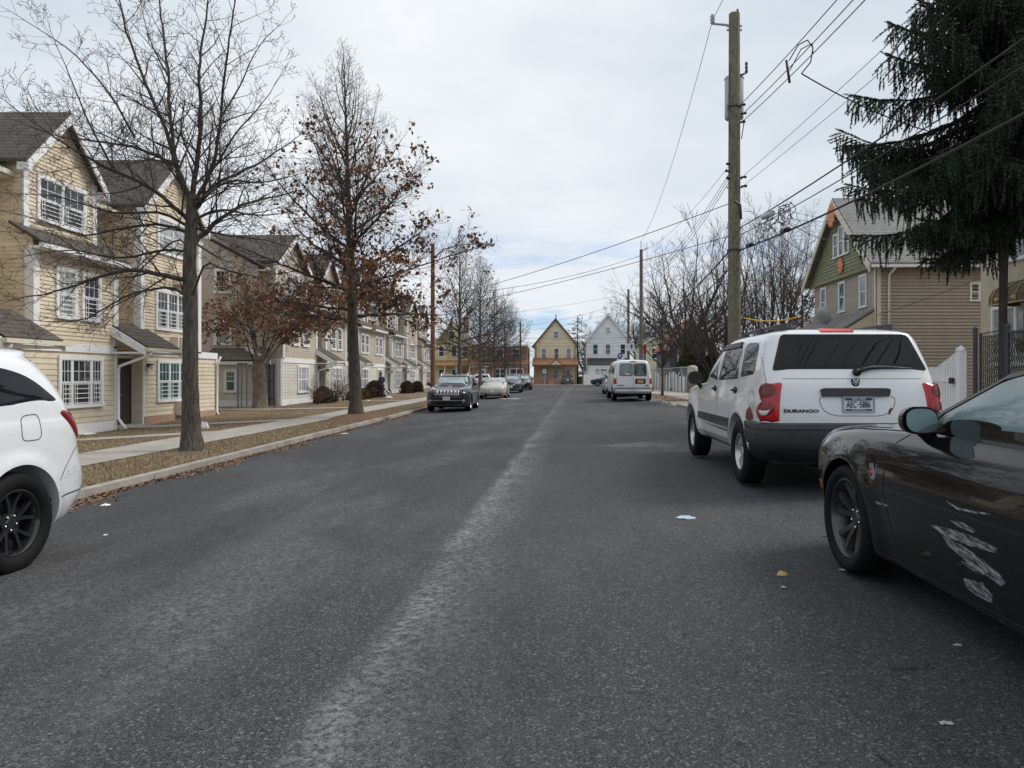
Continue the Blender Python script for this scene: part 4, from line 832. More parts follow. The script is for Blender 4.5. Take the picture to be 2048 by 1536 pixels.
def seam(mb, bv, rk, pts, w=.007, off=.0018, closed=False, step=.04):
    rf = ray(rk) if not callable(rk) else rk; Q = []; pts = [Vector(p) for p in pts]
    if closed: pts = pts + [pts[0]]
    for a, b in zip(pts[:-1], pts[1:]):
        k = max(1, int((b - a).length / step)); Q += [a.lerp(b, i / k) for i in range(k)]
    Q.append(pts[-1]); H = []
    for q in Q:
        o, d = rf(q.x, q.y); h, nm, _, _ = bv.ray_cast(o, d)
        if h is None: continue
        H.append((h, -nm if nm.dot(d) > 0 else nm))
    for i in range(len(H) - 1):
        (a, na), (b, nb) = H[i], H[i + 1]
        if (b - a).length > .25: continue
        t = (b - a).normalized(); s0, s1 = na.cross(t).normalized() * w / 2, nb.cross(t).normalized() * w / 2
        mb.add([a - s0 + na * off, a + s0 + na * off, b + s1 + nb * off, b - s1 + nb * off], [(0, 1, 2, 3)])
def wheel(root, x, y, r, wd, rr, spokes, rim='alloy_silver', n=48, nut='chrome', conc=.03):
    """tyre with a rim; spokes = list of (angle at hub, angle at rim, half-width at hub, half-width at rim)"""
    s = 1 if x > 0 else -1; h = wd / 2; m = MB()
    prof = [(rr - .01, -h * .7), (rr + .012, -h * .9), (rr + (r - rr) * .35, -h * 1.02), (rr + (r - rr) * .7, -h * 1.0), (r - .012, -h * .86), (r - .003, -h * .72)]
    g = []
    for q in (-.5, -.17, .17, .5): g += [(r, h * (q - .09)), (r, h * (q + .04)), (r - .008, h * (q + .05)), (r - .008, h * (q + .1))]
    prof = prof + g + [(a, -b) for a, b in prof[::-1]]
    m.lathe(prof, (x, y, r), 'x', n, closed=True); w = m.build('wheel', 'black_rubber', root, world=False, sharp=45)
    m = MB(); xo = x + s * h * .72
    m.lathe([(rr, s * 0), (rr + .006, s * .012), (rr - .012, s * .014), (rr - .03, s * -.01), (rr - .04, -s * .16), (rr, -s * .16)], (xo, y, r), 'x', n, closed=True)
    hub = .3 * rr
    for a0, a1, h0, h1 in spokes:
        rows = []
        for t in (0, .3, .65, 1):
            q = hub * .6 + (rr - .02 - hub * .6) * t; a = a0 + (a1 - a0) * t ** .9; hw = h0 + (h1 - h0) * t; xx = xo + s * (-.012 - conc * (1 - t) ** 1.3); c = Vector((xx, y + q * math.cos(a), r + q * math.sin(a))); tg = Vector((0, -math.sin(a), math.cos(a)))
            rows += [c - tg * hw * 1.25 - Vector((s * .035, 0, 0)), c - tg * hw * .75, c + tg * hw * .75, c + tg * hw * 1.25 - Vector((s * .035, 0, 0))]
        m.add(rows, [(i * 4 + j, (i + 1) * 4 + j, (i + 1) * 4 + j + 1, i * 4 + j + 1) for i in range(3) for j in range(3)] + [(0, 1, 2, 3), (12, 15, 14, 13)])
    m.lathe([(.001, 0), (hub * .5, 0), (hub * .62, -s * .012), (hub * 1.05, -s * .018), (hub * 1.15, -s * .05)], (xo - s * (conc * .9 - .004), y, r), 'x', 24)
    o = m.build('rim', rim, w, world=False, sharp=35); o.location = (0, 0, 0)
    m = MB(); m.lathe([(.001, 0), (rr - .03, 0), (rr - .03, -s * .01)], (xo - s * .13, y, r), 'x', 24); m.lathe([(.001, 0), (rr * .62, 0), (rr * .62, -s * .02)], (xo - s * .09, y, r), 'x', 24); m.build('brake_disc', 'dark_steel', w, world=False)
    m = MB()
    for k in range(5): a = 2 * math.pi * (k + .5) / 5 + .3; m.lathe([(.001, s * .014), (.009, s * .012), (.011, 0)], (xo - s * (conc * .9 + .008), y + hub * .75 * math.cos(a), r + hub * .75 * math.sin(a)), 'x', 8)
    m.build('wheel_nut', nut, w, world=False, smooth=True); return w
def five(h0=.028, h1=.03, k=5, a0=math.pi / 2): return [(a0 + 2 * math.pi * i / k,) * 2 + (h0, h1) for i in range(k)]
def twin(d=.26, h0=.018, h1=.016, k=5, a0=math.pi / 2, e=.1): return [(a0 + 2 * math.pi * i / k + q * e, a0 + 2 * math.pi * i / k + q * d, h0, h1) for i in range(k) for q in (-1, 1)]
def mirror(root, x, y, z, sz=(.12, .10, .085), mtl='plastic_black', glass=True, arm=.14):
    s = 1 if x > 0 else -1; m = MB(); n, k = 18, 10
    vs = []
    for i in range(k + 1):
        a = math.pi / 2 * i / k; q = math.cos(a) ** .55; yy = math.sin(a) * sz[1] * 1.2
        for j in range(n):
            t = 2 * math.pi * j / n; ct, st = math.cos(t), math.sin(t); vs.append((x + sz[0] * q * abs(ct) ** .75 * (1 if ct > 0 else -1), y + yy, z + sz[2] * q * abs(st) ** .75 * (1 if st > 0 else -1)))
    m.add(vs, [(i * n + j, (i + 1) * n + j, (i + 1) * n + (j + 1) % n, i * n + (j + 1) % n) for i in range(k) for j in range(n)] + [tuple(range(n))])
    m.tube([(x - s * sz[0] * .3, y + .05, z - sz[2] * .6), (x - s * (sz[0] * .7), y + .06, z - sz[2] * 1.15), (x - s * (sz[0] + arm), y + .08, z - sz[2] * 1.6)], [.04, .034, .045], 10)
    o = m.build('mirror', mtl, root, world=False, sharp=50)
    if glass:
        g = MB(); g.add([(x + sz[0] * .86 * abs(math.cos(t)) ** .75 * (1 if math.cos(t) > 0 else -1), y - .02 + .17 * sz[2] * .84 * abs(math.sin(t)) ** .75 * (1 if math.sin(t) > 0 else -1), z + sz[2] * .84 * abs(math.sin(t)) ** .75 * (1 if math.sin(t) > 0 else -1)) for t in np.linspace(0, 2 * math.pi, 28, endpoint=False)] , [tuple(range(28))]); g.build('mirror_glass', 'mirror_glass', o, world=False)
    return o
def handle(root, bv, side, y, z, mtl, L=.2):
    s = -1 if side == 'left' else 1; h, nm, _, _ = bv.ray_cast(*ray(side)(y, z)); m = MB(); x = h.x + s * .022
    m.tube([(x - s * .025, y - L / 2, z - .005), (x, y - L * .35, z), (x + s * .006, y, z + .004), (x, y + L * .35, z), (x - s * .025, y + L / 2, z - .005)], [.012, .017, .018, .017, .012], 8); return m.build('door_handle', mtl, root, world=False, smooth=True)
def plate(root, c, s, mtl='plate_white', w=.305, h=.155):
    """licence plate at c, facing s*y"""
    m = MB(); pts = round_poly([(-w / 2, -h / 2), (w / 2, -h / 2), (w / 2, h / 2), (-w / 2, h / 2)], .012, 3); m.slab([(c[0] + a, c[1], c[2] + b) for a, b in pts][::1 if s < 0 else -1], (0, -s * .006, 0)); return m.build('licence_plate', mtl, root, world=False)
def tail_car(name, label, cat, tab, loc, rz, paint, group=None, K=60, sub=4, ax=(1.4, -1.35), wr=.34, ww=.22, rr=.22, arch=.385, spk=None, rim='alloy_silver', flare=.0, track=None, shear=0.0):
    root = thing(name, label, cat, loc, rz, group); me = car_mesh(tab, K, sub, [(ax[0], wr), (ax[1], wr)], arch, flare); o, bv = body(root, me, paint); w = max(r[3] for r in tab)
    for y in ax:
        for s in (-1, 1): wheel(root, s * ((track or w) - ww / 2 + .0), y, wr, ww, rr, spk or five(), rim, 28 if K < 80 else 56)
    return root, bv
G_CARS = 'parked cars along the kerb'

# ---- white SUV seen from behind on the right (with torn rust at its wheel arch)
def rusty_suv():
    T = [(.34, 2.2, -2.30, .80, 4, 8), (.40, 2.38, -2.42, .90, 4, 8), (.52, 2.48, -2.48, .955, 4, 13), (.74, 2.52, -2.49, .965, 4, 13), (.95, 2.48, -2.485, .97, 4, 13), (1.06, 2.40, -2.475, .965, 4, 13), (1.13, 2.15, -2.465, .96, 3.5, 13), (1.18, 1.55, -2.455, .955, 3.5, 13),
         (1.22, 1.10, -2.445, .95, 3.5, 13), (1.34, .92, -2.40, .935, 4, 13), (1.60, .50, -2.29, .87, 4, 13), (1.72, .25, -2.235, .83, 4, 13), (1.78, .02, -2.20, .785, 4, 13), (1.815, -.2, -2.14, .70, 4, 8), (1.835, -.5, -2.02, .58, 4, 7), (1.845, -.9, -1.8, .34, 3, 4), (1.848, -1.1, -1.5, .01, 2, 2)]
    wr = .385; root = thing('parked_suv', 'white SUV with a torn rusty rear wheel arch and dark grey bumper', 'SUV', (3.21, 10.12, .095), R(-.2)); AX = (1.53, -1.47)
    o, bv = body(root, car_mesh(T, 120, 7, [(AX[0], wr), (AX[1], wr)], .475, .045, .24, taper=.0), 'paint_white', lambda c: c.z < .56 and c.y < -1.95)
    for y in AX:
        for s in (-1, 1): wheel(root, s * .86, y, wr, .265, .222, [(math.pi / 2 + 2 * math.pi * i / 5 + q, math.pi / 2 + 2 * math.pi * i / 5 + q * .8, .011, .013) for i in range(5) for q in (-.22, .22)] + five(.016, .020), 'alloy_silver', 56, conc=.02)
    # glass
    for sd in ('left', 'right'):
        patch(bv, sd, round_poly([(-2.02, 1.33), (-1.42, 1.29), (-1.34, 1.66), (-1.44, 1.71), (-1.92, 1.69)], [.09, .05, .12, .1, .12]), 'car_glass', 'window', root, .004)
        patch(bv, sd, round_poly([(-1.30, 1.27), (-.28, 1.25), (-.22, 1.70), (-1.06, 1.71), (-1.2, 1.66)], [.05, .04, .05, .1, .1]), 'car_glass', 'window', root, .004)
        patch(bv, sd, round_poly([(-.18, 1.25), (.86, 1.235), (.42, 1.62), (.25, 1.69), (-.13, 1.70)], [.04, .06, .1, .1, .05]), 'car_glass_blue', 'window', root, .004)
        for a, b in (((-.2, 1.71), (.5, 1.60)), ((-1.12, 1.72), (-.26, 1.71))): patch(bv, sd, [(a[0], a[1] - .055), (b[0], b[1] - .055), (b[0], b[1] + .01), (a[0], a[1] + .01)], 'plastic_black', 'wind_deflector', root, .022)
        for y in (-1.22, -.08): handle(root, bv, sd, y, 1.13, 'plastic_black', .2); patch(bv, sd, [(y + .11 * math.cos(t), 1.13 + .045 * math.sin(t)) for t in np.linspace(0, 6.28, 16, endpoint=False)], 'plastic_black', 'handle_recess', root, .002)
        patch(bv, sd, round_poly([(-.95, .64), (-.95, .76), (.02, .76), (.02, .64)], .01), 'plastic_grey', 'side_moulding', root, .016); patch(bv, sd, round_poly([(.04, .64), (.04, .76), (1.0, .76), (1.0, .66)], .02), 'plastic_grey', 'side_moulding', root, .016)
        patch(bv, sd, [(-1.0, .575), (-.9, .59), (.6, .6), (.6, .608), (-.9, .60)], 'seam_black', 'sill_crease', root, .002)
    patch(bv, 'rear', round_poly([(-.84, 1.365), (.84, 1.365), (.70, 1.765), (-.70, 1.765)], [.03, .03, .05, .05]), 'car_glass', 'rear_window', root, .009, grid=.035)
    patch(bv, 'front', round_poly([(-.76, 1.24), (.76, 1.24), (.6, 1.74), (-.6, 1.74)], .06), 'car_glass', 'windshield', root, .004, grid=.1)
    # lamps wrap round the rear corners
    for sd in ('left', 'right'):
        c = (sd, 'rear'); pts = []
        for t in np.linspace(0, 1, 40): z = .805 + .425 * t; pts.append((.055 + .07 * abs(math.sin(math.pi * 2 * max(0, min(1, (t - .04) / .92)))) ** .7 - .05 * (t > .5), z))
        pts = pts[::-1] + [(-.10, .805)] + [(-.165, .82), (-.165, 1.22), (-.15, 1.232)]
        lam = patch(bv, c, pts[::-1], 'lamp_red', 'tail_light', root, .006, .035, .07, .03)
        for cz, mt in ((1.14, 'lamp_dark_red'), (.95, 'lamp_dark_red')):
            patch(bv, c, [(-.04 + .078 * math.cos(t), cz + .075 * math.sin(t)) for t in np.linspace(0, 6.28, 28, endpoint=False)], mt, 'lens', lam, .040, .006, .03, .03)
        patch(bv, c, [(-.035 + .052 * math.cos(t), .935 + .055 * math.sin(t)) for t in np.linspace(math.pi, 2 * math.pi, 16)], 'lamp_clear', 'reversing_lens', lam, .052, .01, .03, .025)
    patch(bv, 'rear', round_poly([(-.245, 1.795), (.13, 1.795), (.12, 1.835), (-.235, 1.835)], .01), 'lamp_bright_red', 'brake_light', root, .012, .008, .02, .03)
    # bumper
    def ring(z, off, ys=-1.86):
        ri = [i for i in range(len(T)) if T[i][0] <= z][-1]; r0 = T[ri]; X, Y = outline(2.5, -2.49, .965, 4, 13, 400, .0); k = Y < ys; X, Y = X[k], Y[k]; tx, ty = np.gradient(X), np.gradient(Y); L = np.hypot(tx, ty); nx, ny = -ty / L, tx / L
        A = [Vector((a + off * p, b + off * q, z)) for a, b, p, q in zip(X, Y, nx, ny)]; A = A[::4] + [A[-1]]; return A + [Vector((-v.x, v.y, v.z)) for v in A[-2::-1]]
    m = MB(); rings = [ring(.80, -.10), ring(.80, .025), ring(.785, .055), ring(.735, .062), ring(.73, .05), ring(.69, .05), ring(.685, .062), ring(.60, .055), ring(.53, .02), ring(.50, -.02), ring(.50, -.15)]; n = len(rings[0])
    V = []
    for k_, rg in enumerate(rings):
        for v in rg:
            if abs(v.x) > .8: v = v + Vector((0, -max(0, (.66 - v.z)) * .62 * (v.y > -2.35) * min(1, (v.y + 2.35) / .2), 0))
            V.append(v)
    m.add(V, [(i * n + j, i * n + j + 1, (i + 1) * n + j + 1, (i + 1) * n + j) for i in range(len(rings) - 1) for j in range(n - 1)] + [tuple(i * n for i in range(len(rings))), tuple(i * n + n - 1 for i in range(len(rings) - 1, -1, -1))]); m.build('bumper', 'plastic_grey', root, world=False, sharp=30)
    m = MB(); m.box(-.8, .8, -2.35, -1.2, .34, .52); m.tube([(.45, -2.45, .36), (.45, -1.9, .36)], .03, 10); m.box(-.3, .3, -2.2, -1.7, .28, .36); m.build('underbody', 'underbody', root, world=False)
    # tailgate furniture
    m = MB(); pts = round_poly([(-.36, 1.085), (.36, 1.085), (.375, 1.16), (.34, 1.175), (-.34, 1.175), (-.375, 1.16)], .02)
    y0 = bv.ray_cast(*ray('rear')(0, 1.12))[0].y; m.slab([(a + .02, y0 - .035, b) for a, b in pts], (0, .06, 0)); m.build('handle_bar', 'plastic_grey', root, world=False, sharp=30)
    pl = plate(root, (.05, y0 - .022, 1.0), -1); M_ = MB(); M2 = MB(); fy = y0 - .0295; E = ((1, 0, 0), (0, 0, 1))
    M_.box(.05 - .142, .05 + .142, fy, fy + .001, 1.0 + .043, 1.0 + .069); M_.box(.05 - .142, .05 + .142, fy, fy + .001, 1.0 - .069, 1.0 - .050); M_.build('plate_band', 'plate_navy', pl, world=False)
    M2 = MB(); letter(M2, 'AEC', .098, (.05 - .075, fy - .0005, .995), *E, 0, .0012, .62); letter(M2, '5886', .098, (.05 + .068, fy - .0005, .995), *E, 0, .0012, .62); M2.add([(.05 + a, fy - .0006, .998 + b) for a, b in ((-.022, -.003), (-.004, .004), (.000, .013), (.004, .002), (.008, -.009), (-.004, -.004))], [(0, 5, 4, 3, 2, 1)]); M2.build('plate_lettering', 'ink_navy', pl, world=False)
    M2 = MB(); letter(M2, 'NEW YORK', .027, (.05, fy - .0006, 1.056), *E, 0, .0004); letter(M2, 'THE EMPIRE STATE', .018, (.05, fy - .0006, .9405), *E, 0, .0002); M2.build('plate_caption', 'plate_white', pl, world=False)
    m = MB(); w_ = .345; h_ = .175
    for a0, a1, b0, b1 in ((-w_ / 2, w_ / 2, -h_ / 2, -h_ / 2 + .009), (-w_ / 2, w_ / 2, h_ / 2 - .009, h_ / 2), (-w_ / 2, -w_ / 2 + .009, -h_ / 2 + .009, h_ / 2 - .009), (w_ / 2 - .009, w_ / 2, -h_ / 2 + .009, h_ / 2 - .009)): m.box(.05 + a0, .05 + a1, y0 - .034, y0 - .02, 1.0 + b0, 1.0 + b1)
    m.build('plate_frame', 'metal_grey', pl, world=False)
    h = bv.ray_cast(*ray('rear')(-.55, .925))[0]; m = MB(); letter(m, 'DURANGO', .046, (-.565, h.y - .006, .925), (1, 0, 0), (0, 0, 1), 0, .0012, 1.62); m.build('badge', 'ink_navy', root, world=False)
    m = MB(); letter(m, 'DURANGO', .046, (-.565, h.y - .0045, .928), (1, 0, 0), (0, 0, 1), 0, .003, 1.62); m.build('badge_edge', 'chrome', root, world=False)
    hy = bv.ray_cast(*ray('rear')(.03, 1.235))[0].y; m = MB(); c = Vector((.035, hy, 1.235)); m.slab([c + Vector((a, -.012, b)) for a, b in ((-.045, .03), (-.035, .045), (.035, .045), (.045, .03), (.04, -.02), (.018, -.045), (-.018, -.045), (-.04, -.02))], (0, .01, 0)); em = m.build('emblem', 'plastic_black', root, world=False)
    m = MB()
    for a, b, r in ((-.018, .022, .013), (.018, .022, .013), (0, .0, .014), (-.024, -.005, .008), (.024, -.005, .008), (0, -.022, .009)): m.ball(c + Vector((a, -.014, b)), r, 0, 10, 6)
    m.build('emblem_relief', 'chrome', em, world=False, smooth=True)
    W0 = Vector((.06, bv.ray_cast(*ray('rear')(.06, 1.345))[0].y - .03, 1.345)); m = MB(); m.tube([W0 + Vector((0, -.02, 0)), W0 + Vector((0, .04, 0))], .04, 14)
    yb = lambda x, z: bv.ray_cast(*ray('rear')(x, z))[0].y - .02
    P = [(.06, 1.345), (.12, 1.375), (.22, 1.395), (.36, 1.40), (.5, 1.395), (.66, 1.385)]; m.tube([(x, yb(x, z) - .02, z) for x, z in P], [.026, .028, .024, .018, .012, .008], 8); m.build('wiper', 'plastic_black', root, world=False, smooth=True)
    # roof rails
    for s in (-1, 1):
        xs = lambda y: s * .60; zt = lambda y: bv.ray_cast(*ray('top')(s * .60, y))[0].z
        m = MB(); ys = np.linspace(-.35, -1.9, 12); m.tube([(xs(y), y, zt(y) + .055) for y in ys], .02, 8)
        for y in (-.35, -1.1, -1.88): m.obox((xs(y), y, zt(y) + .025), (.035, 0, 0), (0, .13 if y < -1.5 else .09, 0), (0, 0, .04)); m.ball((xs(y), y, zt(y) + .05), .045, 0, 12, 6, .6)
        m.build('roof_rail', 'plastic_grey', root, world=False, sharp=50)
    for s in (-1, 1): mirror(root, s * 1.06, .82, 1.28, (.115, .12, .10), 'plastic_black', False, .02)
    # seams and damage
    m = MB()
    for sd in ('left', 'right'):
        seam(m, bv, sd, [(-.24, 1.72), (-.24, .5)]); seam(m, bv, sd, [(-1.3, 1.72), (-1.34, 1.3), (-1.36, 1.15)]); seam(m, bv, sd, [(.92, 1.2), (1.02, 1.0), (1.03, .5)]); seam(m, bv, sd, [(1.0, .47), (-.95, .47)], .01)
    seam(m, bv, 'rear', [(-.88, 1.6), (-.91, 1.35), (-.90, .82)]); seam(m, bv, 'rear', [(.88, 1.6), (.91, 1.35), (.90, .82)]); m.build('panel_seam', 'seam_black', root, world=False)
    m = MB(); seam(m, bv, 'rear', [(-.75, 1.275), (.75, 1.275)], .006); seam(m, bv, 'left', [(-1.98 + .12 * math.cos(t), 1.02 + .12 * math.sin(t)) for t in np.linspace(0, 6.28, 24)], .006); seam(m, bv, 'rear', round_poly([(-.38, 1.08), (-.33, .93), (-.2, .875), (.3, .875), (.42, .93), (.46, 1.08)], .06), .008); m.build('panel_crease', 'seam_grey', root, world=False)
    ru = [(-1.86, .81), (-1.84, .90), (-1.88, .93), (-1.95, .955), (-2.0, .93), (-2.03, .90), (-2.07, .87), (-2.08, .82), (-1.95, .80)]
    patch(bv, 'left', ru[::-1], 'rust', 'rust_patch', root, .006, .012, .03, .03)
    patch(bv, 'rear', [(.37, .89), (.395, .895), (.40, .93), (.42, .955), (.40, .965), (.375, .935)], 'rust', 'rust_hole', root, .003)
    return root
rusty_suv()

# ---- black coupe in the right foreground
def coupe():
    T = [(.17, 2.05, -2.25, .78, 4, 6), (.21, 2.28, -2.45, .885, 4, 6), (.30, 2.39, -2.55, .915, 4, 6), (.52, 2.44, -2.58, .945, 4, 6), (.64, 2.45, -2.58, .957, 4.2, 6), (.73, 2.45, -2.58, .952, 4.2, 6), (.80, 2.43, -2.57, .938, 4.2, 6), (.87, 2.38, -2.55, .914, 4, 6), (.925, 2.27, -2.52, .888, 4, 6), (.96, 2.05, -2.46, .862, 4, 6),
         (.985, 1.62, -2.38, .843, 3.5, 5), (1.005, 1.15, -2.26, .832, 3.5, 5), (1.03, .92, -2.1, .825, 7, 5), (1.10, .78, -1.92, .815, 8, 5), (1.22, .52, -1.62, .765, 8, 5), (1.34, .20, -1.28, .70, 8, 5), (1.40, 0, -1.05, .63, 7, 4), (1.435, -.2, -.85, .46, 4, 3), (1.447, -.45, -.7, .2, 2.5, 2.5), (1.45, -.52, -.6, .01, 2, 2)]
    wr = .363; AX = (1.475, -1.475); root = thing('parked_coupe', 'black coupe with white scrapes on its door, nearest on the right', 'car', (2.90, 3.33, .075), 0)
    o, bv = body(root, car_mesh(T, 130, 7, [(AX[0], wr), (AX[1], wr)], .405, .022, .16, taper=.035), 'paint_black')
    for y in AX:
        for s in (-1, 1): wheel(root, s * .835, y, wr, .25, .268, twin(.29, .022, .024, e=.15), 'alloy_dark', 64, 'chrome', .055)
    for sd in ('left', 'right'):
        patch(bv, sd, round_poly([(.58, 1.065), (.50, 1.115), (.11, 1.30), (-.14, 1.345), (-.62, 1.35), (-.66, 1.075)], [.03, .03, .08, .1, .05, .03]), 'car_glass_clear', 'window', root, .004)
        patch(bv, sd, round_poly([(-.72, 1.08), (-.70, 1.38), (-1.0, 1.34), (-1.36, 1.12)], [.03, .05, .06, .05]), 'car_glass', 'window', root, .004)
        w = [(.70, 1.03), (-1.4, 1.045)]; patch(bv, sd, [(.68, 1.045), (-1.4, 1.06), (-1.4, 1.036), (.70, 1.022)][::-1], 'plastic_black', 'window_trim', root, .008)
        patch(bv, sd, [(.66, 1.04), (.585, 1.10), (.135, 1.325), (-.14, 1.375), (-.66, 1.38), (-.66, 1.352), (-.14, 1.348), (.115, 1.302), (.51, 1.115)], 'plastic_black', 'window_trim', root, .010)
        handle(root, bv, sd, -.5, .90, 'paint_black', .22)
        patch(bv, (sd, 'front'), round_poly([(.20, .50), (.20, .55), (.33, .55), (.33, .50)], .006), 'lamp_amber', 'side_marker', root, .003)
    patch(bv, 'front', round_poly([(-.70, 1.04), (.70, 1.04), (.50, 1.375), (-.50, 1.375)], .08), 'car_glass', 'windshield', root, .004, grid=.1)
    patch(bv, 'rear', round_poly([(-.66, 1.08), (.66, 1.08), (.52, 1.36), (-.52, 1.36)], .08), 'car_glass', 'rear_window', root, .004, grid=.1)
    patch(bv, 'front', round_poly([(-.7, .68), (.7, .68), (.72, .80), (-.72, .80)], .05), 'plastic_black', 'grille', root, .006, grid=.1)
    patch(bv, 'front', round_poly([(-.55, .28), (.55, .28), (.6, .45), (-.6, .45)], .05), 'plastic_black', 'lower_grille', root, .006, grid=.1)
    for s in (-1, 1):
        for q in (.36, .58): patch(bv, 'front', [(s * q + .075 * math.cos(t), .74 + .055 * math.sin(t)) for t in np.linspace(0, 6.28, 20, endpoint=False)], 'lamp_clear', 'headlight', root, .012, .01, .03, .04)
    patch(bv, 'rear', round_poly([(-.75, .72), (.75, .72), (.75, .84), (-.75, .84)], .05), 'lamp_red', 'tail_light', root, .006, grid=.1)
    m = MB()
    for sd in ('left', 'right'):
        seam(m, bv, sd, [(.74, 1.02), (.80, .98), (.87, .93), (.90, .86), (.895, .70), (.86, .50), (.79, .32), (.72, .25)], .008); seam(m, bv, sd, [(-.68, 1.04), (-.72, .8), (-.70, .5), (-.6, .28)], .008); seam(m, bv, sd, [(1.02, .245), (-1.0, .255)], .009)
    seam(m, bv, 'top', [(-.80, .95), (-.82, 1.5), (-.80, 2.0), (-.6, 2.3)], .008); seam(m, bv, 'top', [(.80, .95), (.82, 1.5), (.80, 2.0), (.6, 2.3)], .008); m.build('panel_seam', 'seam_black', root, world=False)
    mirror(root, -.935, .50, 1.085, (.098, .10, .076), 'paint_black', True, .03); mirror(root, .935, .50, 1.085, (.098, .10, .076), 'paint_black', True, .03)
    # fender emblem
    h = bv.ray_cast(*ray('left')(1.045, .74))[0]; m = MB(); c = h + Vector((-.006, 0, 0)); m.slab([c + Vector((0, a, b)) for a, b in ((.03, .045), (-.012, .05), (-.02, .02), (-.04, -.035), (-.03, -.05), (.028, -.042), (.036, .0))], (.006, 0, 0)); em = m.build('emblem', 'chrome', root, world=False)
    m = MB()
    for a, b, r in ((.012, -.018, .016), (.016, .012, .010)): m.slab([c + Vector((-.004, a + r * math.cos(t), b + r * math.sin(t))) for t in np.linspace(0, 6.28, 12, endpoint=False)], (.005, 0, 0))
    m.build('emblem_inlay', 'lamp_red', em, world=False)
    # scrapes on the door
    def sc(pts, nm='paint_scrape', mt='scrape'): patch(bv, 'left', pts, mt, nm, root, .0016, 0, .05, .03, .0)
    q = lambda px, py, Y: (Y - 3.33, CZ - (py - VY) * Y / F - .075)
    def blob(poly): sc([q(px, py, 2.02 * F / (px - VX)) for px, py in poly][::-1])
    blob([(1888, 1050), (1925, 1056), (1975, 1072), (2028, 1096), (2022, 1106), (1970, 1092), (1922, 1076)])
    blob([(1912, 1073), (1950, 1090), (1990, 1118), (2022, 1145), (2036, 1166), (2024, 1172), (1998, 1152), (1956, 1122), (1922, 1092)])
    blob([(1930, 1040), (1960, 1046), (1985, 1062), (1980, 1066), (1950, 1055)])
    blob([(1945, 1122), (1975, 1130), (1995, 1145), (1990, 1150), (1962, 1138)])
    blob([(1945, 1156), (1985, 1166), (2003, 1192), (1999, 1206), (1968, 1192), (1948, 1174)])
    blob([(1922, 1002), (1950, 1016), (1990, 1024), (2015, 1027), (2015, 1029), (1985, 1027), (1948, 1020)]); blob([(1756, 1002), (1775, 1002), (1800, 1010), (1800, 1013), (1775, 1007)])
coupe()

